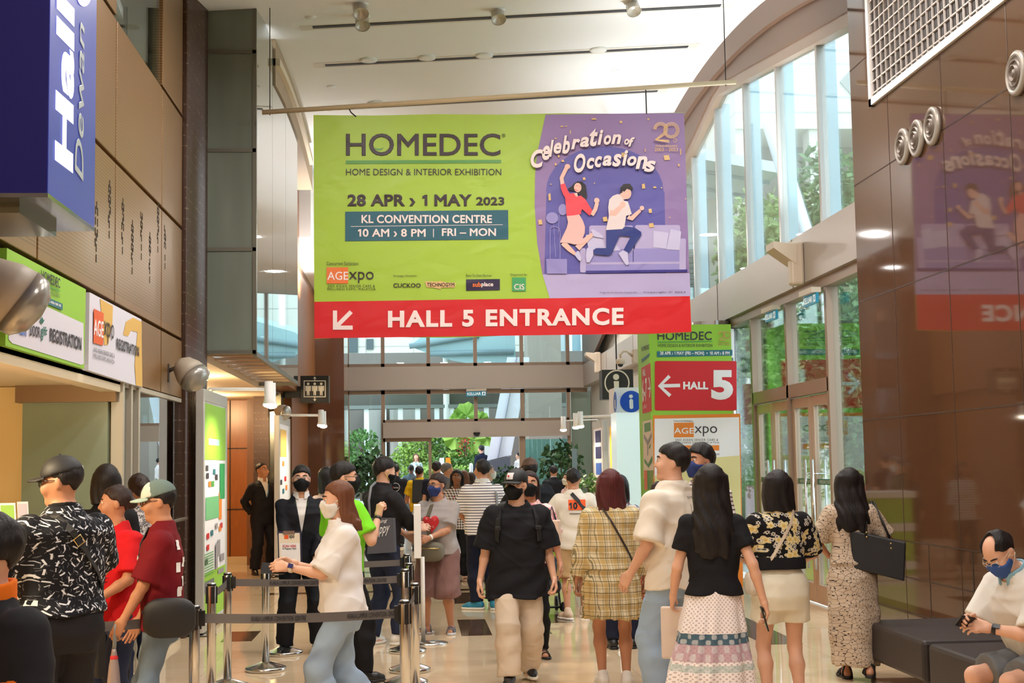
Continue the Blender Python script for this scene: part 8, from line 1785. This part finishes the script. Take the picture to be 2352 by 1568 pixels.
mb = MB(); mb.lathe((cx+0.02, cy, 0.0), [(0.0001, 0.36), (0.16, 0.38), (0.24, 0.46), (0.25, 0.56), (0.18, 0.66), (0.08, 0.70), (0.0001, 0.70)], 24); mb.build('pram_hood', flat('pram_navy', (28, 32, 44), 0.7), t)
mb = MB(); mb.box((cx-0.2, cy-0.3, 0.26), (cx+0.24, cy+0.45, 0.42), 0.06); mb.build('pram_seat', NYLON, t); mb = MB(); mb.box((cx-0.12, cy-0.2, 0.72), (cx+0.22, cy+0.1, 0.95), 0.05); mb.build('pram_basket', flat('pram_brown', (62, 52, 54), 0.6), t)
fr = MB()
for sx in (-0.2, 0.22): fr.tube([(cx+sx, cy-0.34, 0.09), (cx+sx, cy, 0.4), (cx+sx, cy-0.2, 0.95), (cx+sx, cy-0.36, 1.02)], 0.012)
fr.tube([(cx-0.2, cy-0.36, 1.02), (cx+0.22, cy-0.36, 1.02)], 0.016); fr.tube([(cx-0.2, cy-0.34, 0.12), (cx+0.22, cy-0.34, 0.12)], 0.012); fr.build('pram_frame', M_BLACK, t)
for sx in (-0.23, 0.25):
    for yy in (-0.34, 0.45):
        MB().lathe((cx+sx, cy+yy, 0.09), [(0.03, -0.016), (0.082, -0.018), (0.09, 0), (0.082, 0.018), (0.03, 0.016)], 20, (1, 0, 0)).build('wheel', M_BLACK, t)
# red-haired woman in plaid dress
p = Person('person with dark red bobbed hair in a yellow plaid dress, seen from behind', 1401, 10.9, 1079, -2, fem=True, fat=1.08, sk='m', h=NEAR, head=(14, 0), R=HD(0.285, 0.05, 0.83, curl=0.9), L=HD(-0.285, 0.05, 0.83, curl=0.8), legs=((0.10, -0.02, 0, 10), (-0.08, 0.08, 0, 6)), sh=1.06)
p.top(C_PLAID, 'dress', hem=0.95, off=0.030, loose=0.9, slv=1.80, so=0.036, skirt=[(0.56, 0.235, 0.185, 0.0), (0.80, 0.232, 0.175, 0), (0.98, 0.205, 0.145, 0.0), (1.06, 0.185, 0.128, 0.0)], nfold=15, famp=0.010, amp=0.006); p.hair(H_RED, 'bob', end=1.405, w=0.112, fringe=0.02, vol=0.006); p.shoes(S_WHITE)
a = p.arm[1]; q = p.world(a['W']+a['f']*0.09)
for sd in (1, -1):
    aa = p.arm[sd]; c = aa['W']; mb = MB(); 
    for k in (-1, 1): mb.tube([c+[0.03*sd, -0.02, 0.02], c+[0.06*sd+0.01*k, -0.035, 0.02+0.02*k], c+[0.05*sd+0.03*k, -0.03, -0.05], c+[0.05*sd+0.03*k, -0.02, -0.11]], [0.009, 0.011, 0.008, 0.004], 6)
    p.mesh('cuff_ribbon', mb, C_PLAID)
t = box_bag('brown paper carrier bag in the hand of the red-haired woman', 'paper_bag', away(52, q[0]+0.10, q[1]+0.10, q[2]-0.47, 0.26, 0.11, 0.35), flat('kraft_paper', (164, 128, 82), 0.7)); MB().tube([q+[0.02, 0.03, -0.12], q+[0.01, 0, 0.0], q+[0.12, 0.14, -0.12]], 0.004, 6).build('twine_handle', flat('twine', (206, 176, 132), 0.7), t)
sling(p, 'thin dark sling strap across the plaid dress', [(-0.07, 1.43, False), (-0.01, 1.33, False), (0.06, 1.20, False), (0.12, 1.09, False), (0.16, 1.0, False)], 0.014, flat('strap_dark_brown', (48, 36, 34), 0.5), name='sling_strap')
# olive shirt with floral bag
p = Person('person in an olive shirt with a clipped bun, carrying a floral handbag', 1512, 13.6, 1106, 4, fem=True, fat=1.12, sk='m', h=MID, L=HD(-0.30, 0.04, 0.86)); p.top(C_OLIVE, slv=0.62, off=0.026, so=0.026); p.pants(C_NAVY); p.hair(H_DARK, 'short', bun=1.64); p.shoes(S_BLACK); p.watch(-1, M_BLACK)
q = p.world(p.arm[-1]['W']+p.arm[-1]['f']*0.09); t = box_bag('floral handbag with round handles in the hand of the person in olive', 'handbag', away(10, q[0]+0.10, q[1], q[2]-0.33, 0.30, 0.12, 0.26, 0.85), pat('bag_floral', f_floral(srgb(166, 140, 112), srgb(200, 60, 70), srgb(240, 214, 140), 14, 5, 0.4)))
MB().tube([q+[0.10+0.09*math.cos(a), -0.03, -0.09+0.10*math.sin(a)] for a in np.linspace(0, math.pi, 10)], 0.009).build('bag_handle', flat('bag_tan', (176, 146, 108), 0.5), t)
# tall boy in white tee
p = Person('person in a loose white shirt and pale jeans, tall, seen from behind looking left', 1545, 9.8, 1020, 38, sk='l', head=(40, 2), h=NEAR, sh=1.04, L=HD(-0.27, 0.14, 0.90, pole=(-0.4, -1, -0.1)), R=HD(0.28, 0.10, 0.88), legs=((0.10, -0.06, 0, 6), (-0.10, 0.06, 0, 6)))
p.top(C_CREAM, hem=0.80, off=0.036, loose=1.0, slv=0.92, so=0.036, amp=0.010); p.pants(J_LIGHT, oc=0.045, ot=0.026); p.hair(H_BLACK, 'short', vol=0.010, fringe=0.022); p.face(); p.shoes(S_WHITE)
for k in range(4): p.chest_print('back_print', P_BLK, [stroke([(0.02+0.022*k, 1.34), (0.01+0.026*k, 1.25), (0.035+0.018*k, 1.15), (0.05+0.012*k, 1.05)], 0.003)], front=False)
p.chest_text('SMILEY', P_BLK, 0.0, 0.12, 1.375, 1.39, front=False)
# man with blue mask behind
p = Person('person with short dark hair and a navy mask behind the long-haired woman', 1612, 11.0, 1022, 128, sk='m', head=(-8, -2), h=MID); p.top(C_STRIPE, slv=0.8, off=0.028, so=0.03); p.pants(C_NAVY); p.hair(H_BLACK, 'short', vol=0.014, fringe=0.008); p.mask(K_BLUE); p.face(); p.shoes(S_BLACK)
# long black hair, boho skirt
p = Person('person with long black hair in a black shirt and a long patterned skirt, walking away', 1634, 8.8, 1060, -8, fem=True, sk='l', h=NEAR, R=HD(0.30, -0.08, 0.86, curl=0.8, pole=(0.2, -1, 0)), L=HD(-0.25, 0.14, 0.88, curl=0.7), legs=((0.10, -0.22, 0.05, 6), (-0.08, 0.2, 0, 6)), dz=-0.02)
p.top(C_BLACK, hem=0.92, off=0.018, loose=0.4, slv=0.60, so=0.020); p.skirt(C_SKIRT, [(0.10, 0.34, 0.31, 0), (0.40, 0.27, 0.24, 0), (0.66, 0.215, 0.18, 0), (0.88, 0.180, 0.135, 0), (0.99, 0.155, 0.115, 0)], n=13, amp=0.02, dx=-0.06); p.hair(H_BLACK, 'long', end=1.14, w=0.110, vol=0.004, back=0.012); p.shoes(S_WHITE)
phone(p, 1, 'black phone in the lowered hand of the woman with the long skirt'); q = p.world(p.arm[-1]['W']+p.arm[-1]['f']*0.09)
t = box_bag('pale paper folder in the hand of the woman with the long skirt', 'paper_folder', away(-28, q[0]+0.03, q[1], q[2]-0.335, 0.21, 0.03, 0.33), flat('folder_pale', (214, 196, 182), 0.6))
# floral knit and white shorts
p = Person('person with black bobbed hair in a black floral knit top and cream shorts', 1787, 9.6, 1079, 2, fem=True, fat=1.10, sk='l', h=NEAR, sh=1.05, R=HD(0.15, 0.28, 1.04, pole=(1, -0.35, -0.7)), L=HD(-0.15, 0.28, 1.06, pole=(-1, -0.35, -0.7)), legs=((0.11, -0.03, 0, 6), (-0.10, 0.05, 0, 6)))
p.top(C_KNIT, 'knit_top', hem=1.03, off=0.024, loose=0.75, slv=0.90, so=0.030, puff=0.006, amp=0.004)
def hemband(P): T = p.tf(P); return np.maximum(p.topfn(P)-0.003, T[:, 2]-1.115)
c = p.tr((0, 0, 1.07)); p.put('hem_band', hemband, c-[0.3, 0.22, 0.08], c+[0.3, 0.22, 0.08], C_BLACK)
for sd in (1, -1):
    a = p.arm[sd]; u = (a['E']-a['S'])/np.linalg.norm(a['E']-a['S']); c = a['S']*0.13+a['E']*0.87; p.put('sleeve_band', lambda P: np.maximum(p.arm_sdf(P, sd, 0.0, True, False)-0.046, np.abs((P-c)@u)-0.02), c-0.13, c+0.13, C_BLACK)
p.pants(C_IVORY, 'shorts', waist=1.06, short=0.53, ot=0.022, amp=0.005, flare=0.004); p.hair(H_BLACK, 'bob', end=1.435, w=0.108); p.shoes(S_WHITE)
t = sling(p, 'small cream chain-strap bag hanging at the hip of the woman in the floral knit', [(0.09, 1.44, False), (0.05, 1.35, False), (-0.02, 1.23, False), (-0.09, 1.11, False), (-0.15, 1.0, False)], 0.020, flat('strap_champagne', (206, 190, 168), 0.5), pouch=((-0.225, -0.04, 0.93), (0.035, 0.09, 0.075), flat('bag_ivory', (214, 204, 190), 0.5)), name='shoulder_bag')
# dotted dress and tote
p = Person('person with long black hair in a beige line-patterned dress with a black tote', 1952, 11.0, 1074, -6, fem=True, sk='m', h=NEAR, R=HD(0.24, 0.16, 0.95, pole=(1, -0.6, 0)), L=HD(-0.15, 0.24, 1.0, pole=(-1, -0.5, -0.2)), legs=((0.08, -0.14, 0.04, 6), (-0.06, 0.10, 0, 6)))
p.top(C_NET, 'dress', hem=0.95, off=0.022, loose=0.3, slv=0.86, so=0.034, skirt=[(0.13, 0.185, 0.165, -0.02), (0.45, 0.205, 0.165, -0.01), (0.80, 0.205, 0.155, 0), (0.98, 0.170, 0.125, 0.0), (1.07, 0.142, 0.105, 0.0)], nfold=7, famp=0.010, amp=0.005); p.hair(H_BLACK, 'long', end=1.20, w=0.120, back=0.012); p.shoes(S_BLACK, kind='sandal')
q = p.world((0.19, -0.10, 0.86)); ca, sa = math.cos(-0.25), math.sin(-0.25); cc = []
for zz, ww, dd in ((0, 0.38, 0.13), (0.30, 0.43, 0.09)):
    for i, j in ((-1, -1), (1, -1), (1, 1), (-1, 1)): cc.append(q+np.array([ca*ww/2*i-sa*dd/2*j, sa*ww/2*i+ca*dd/2*j, zz-0.05*i*(1 if zz == 0 else 1)]))
t = box_bag('large black leather tote on the shoulder of the woman in the beige dress', 'tote_bag', cc, LEA_BLACK); s0 = p.world((0.15, 0.0, 1.455))
for dy in (-0.035, 0.035): MB().tube([q+[-0.10, dy, 0.30], s0+[-0.02, dy, -0.02], s0+[0.03, dy, 0.0], q+[0.09, dy, 0.28]], 0.009).build('tote_handle', LEA_BLACK, t)
for i in (-1, 1):
    for z in (0.25, 0.285): MB().ball(q+[0.095*i-0.01, -0.07, z-0.045*i], 0.008, 8, 6).build('stud', GOLD, t)
# seated man
p = Person('person seated on the black bench in a pale polo looking at a phone', 2392, 8.0, 1250, 108, sk='l', H=1.70, head=(8, -24), lean=(24, 0, 0), h=NEAR, dz=-0.335, sit=True, R=HD(0.04, 0.50, 0.80, pole=(0.9, -0.4, -0.8), curl=0.6, thumb=(-0.7, 0.1, 1), fwd=(-0.3, 1, 0.25)), L=HD(-0.05, 0.46, 0.77, pole=(-0.9, -0.4, -0.8), curl=0.7, thumb=(0.7, 0.1, 1), fwd=(0.35, 1, 0.2)), legs=((0.17, 0.44, 0, 8), (-0.15, 0.40, 0, 8)), fat=1.08)
p.top(C_POLO, 'polo_shirt', hem=0.84, off=0.026, loose=0.7, slv=0.86, so=0.034, amp=0.008); p.collar(C_TEALC, z=1.462, r=0.076); p.pants(C_GREYSH, 'shorts', short=0.80, ot=0.03, amp=0.006); p.hair(H_BLACK, 'short', bald=True); p.mask(K_BLUE2, strap=S_WHITE); p.glasses(flat('spectacle_clear', (196, 180, 160), 0.3)); p.face(); p.shoes(S_BLACK); p.watch(-1, M_BLACK, flat('watch_dark', (40, 42, 46), 0.3))
phone(p, 1, 'black phone in the hands of the seated man')
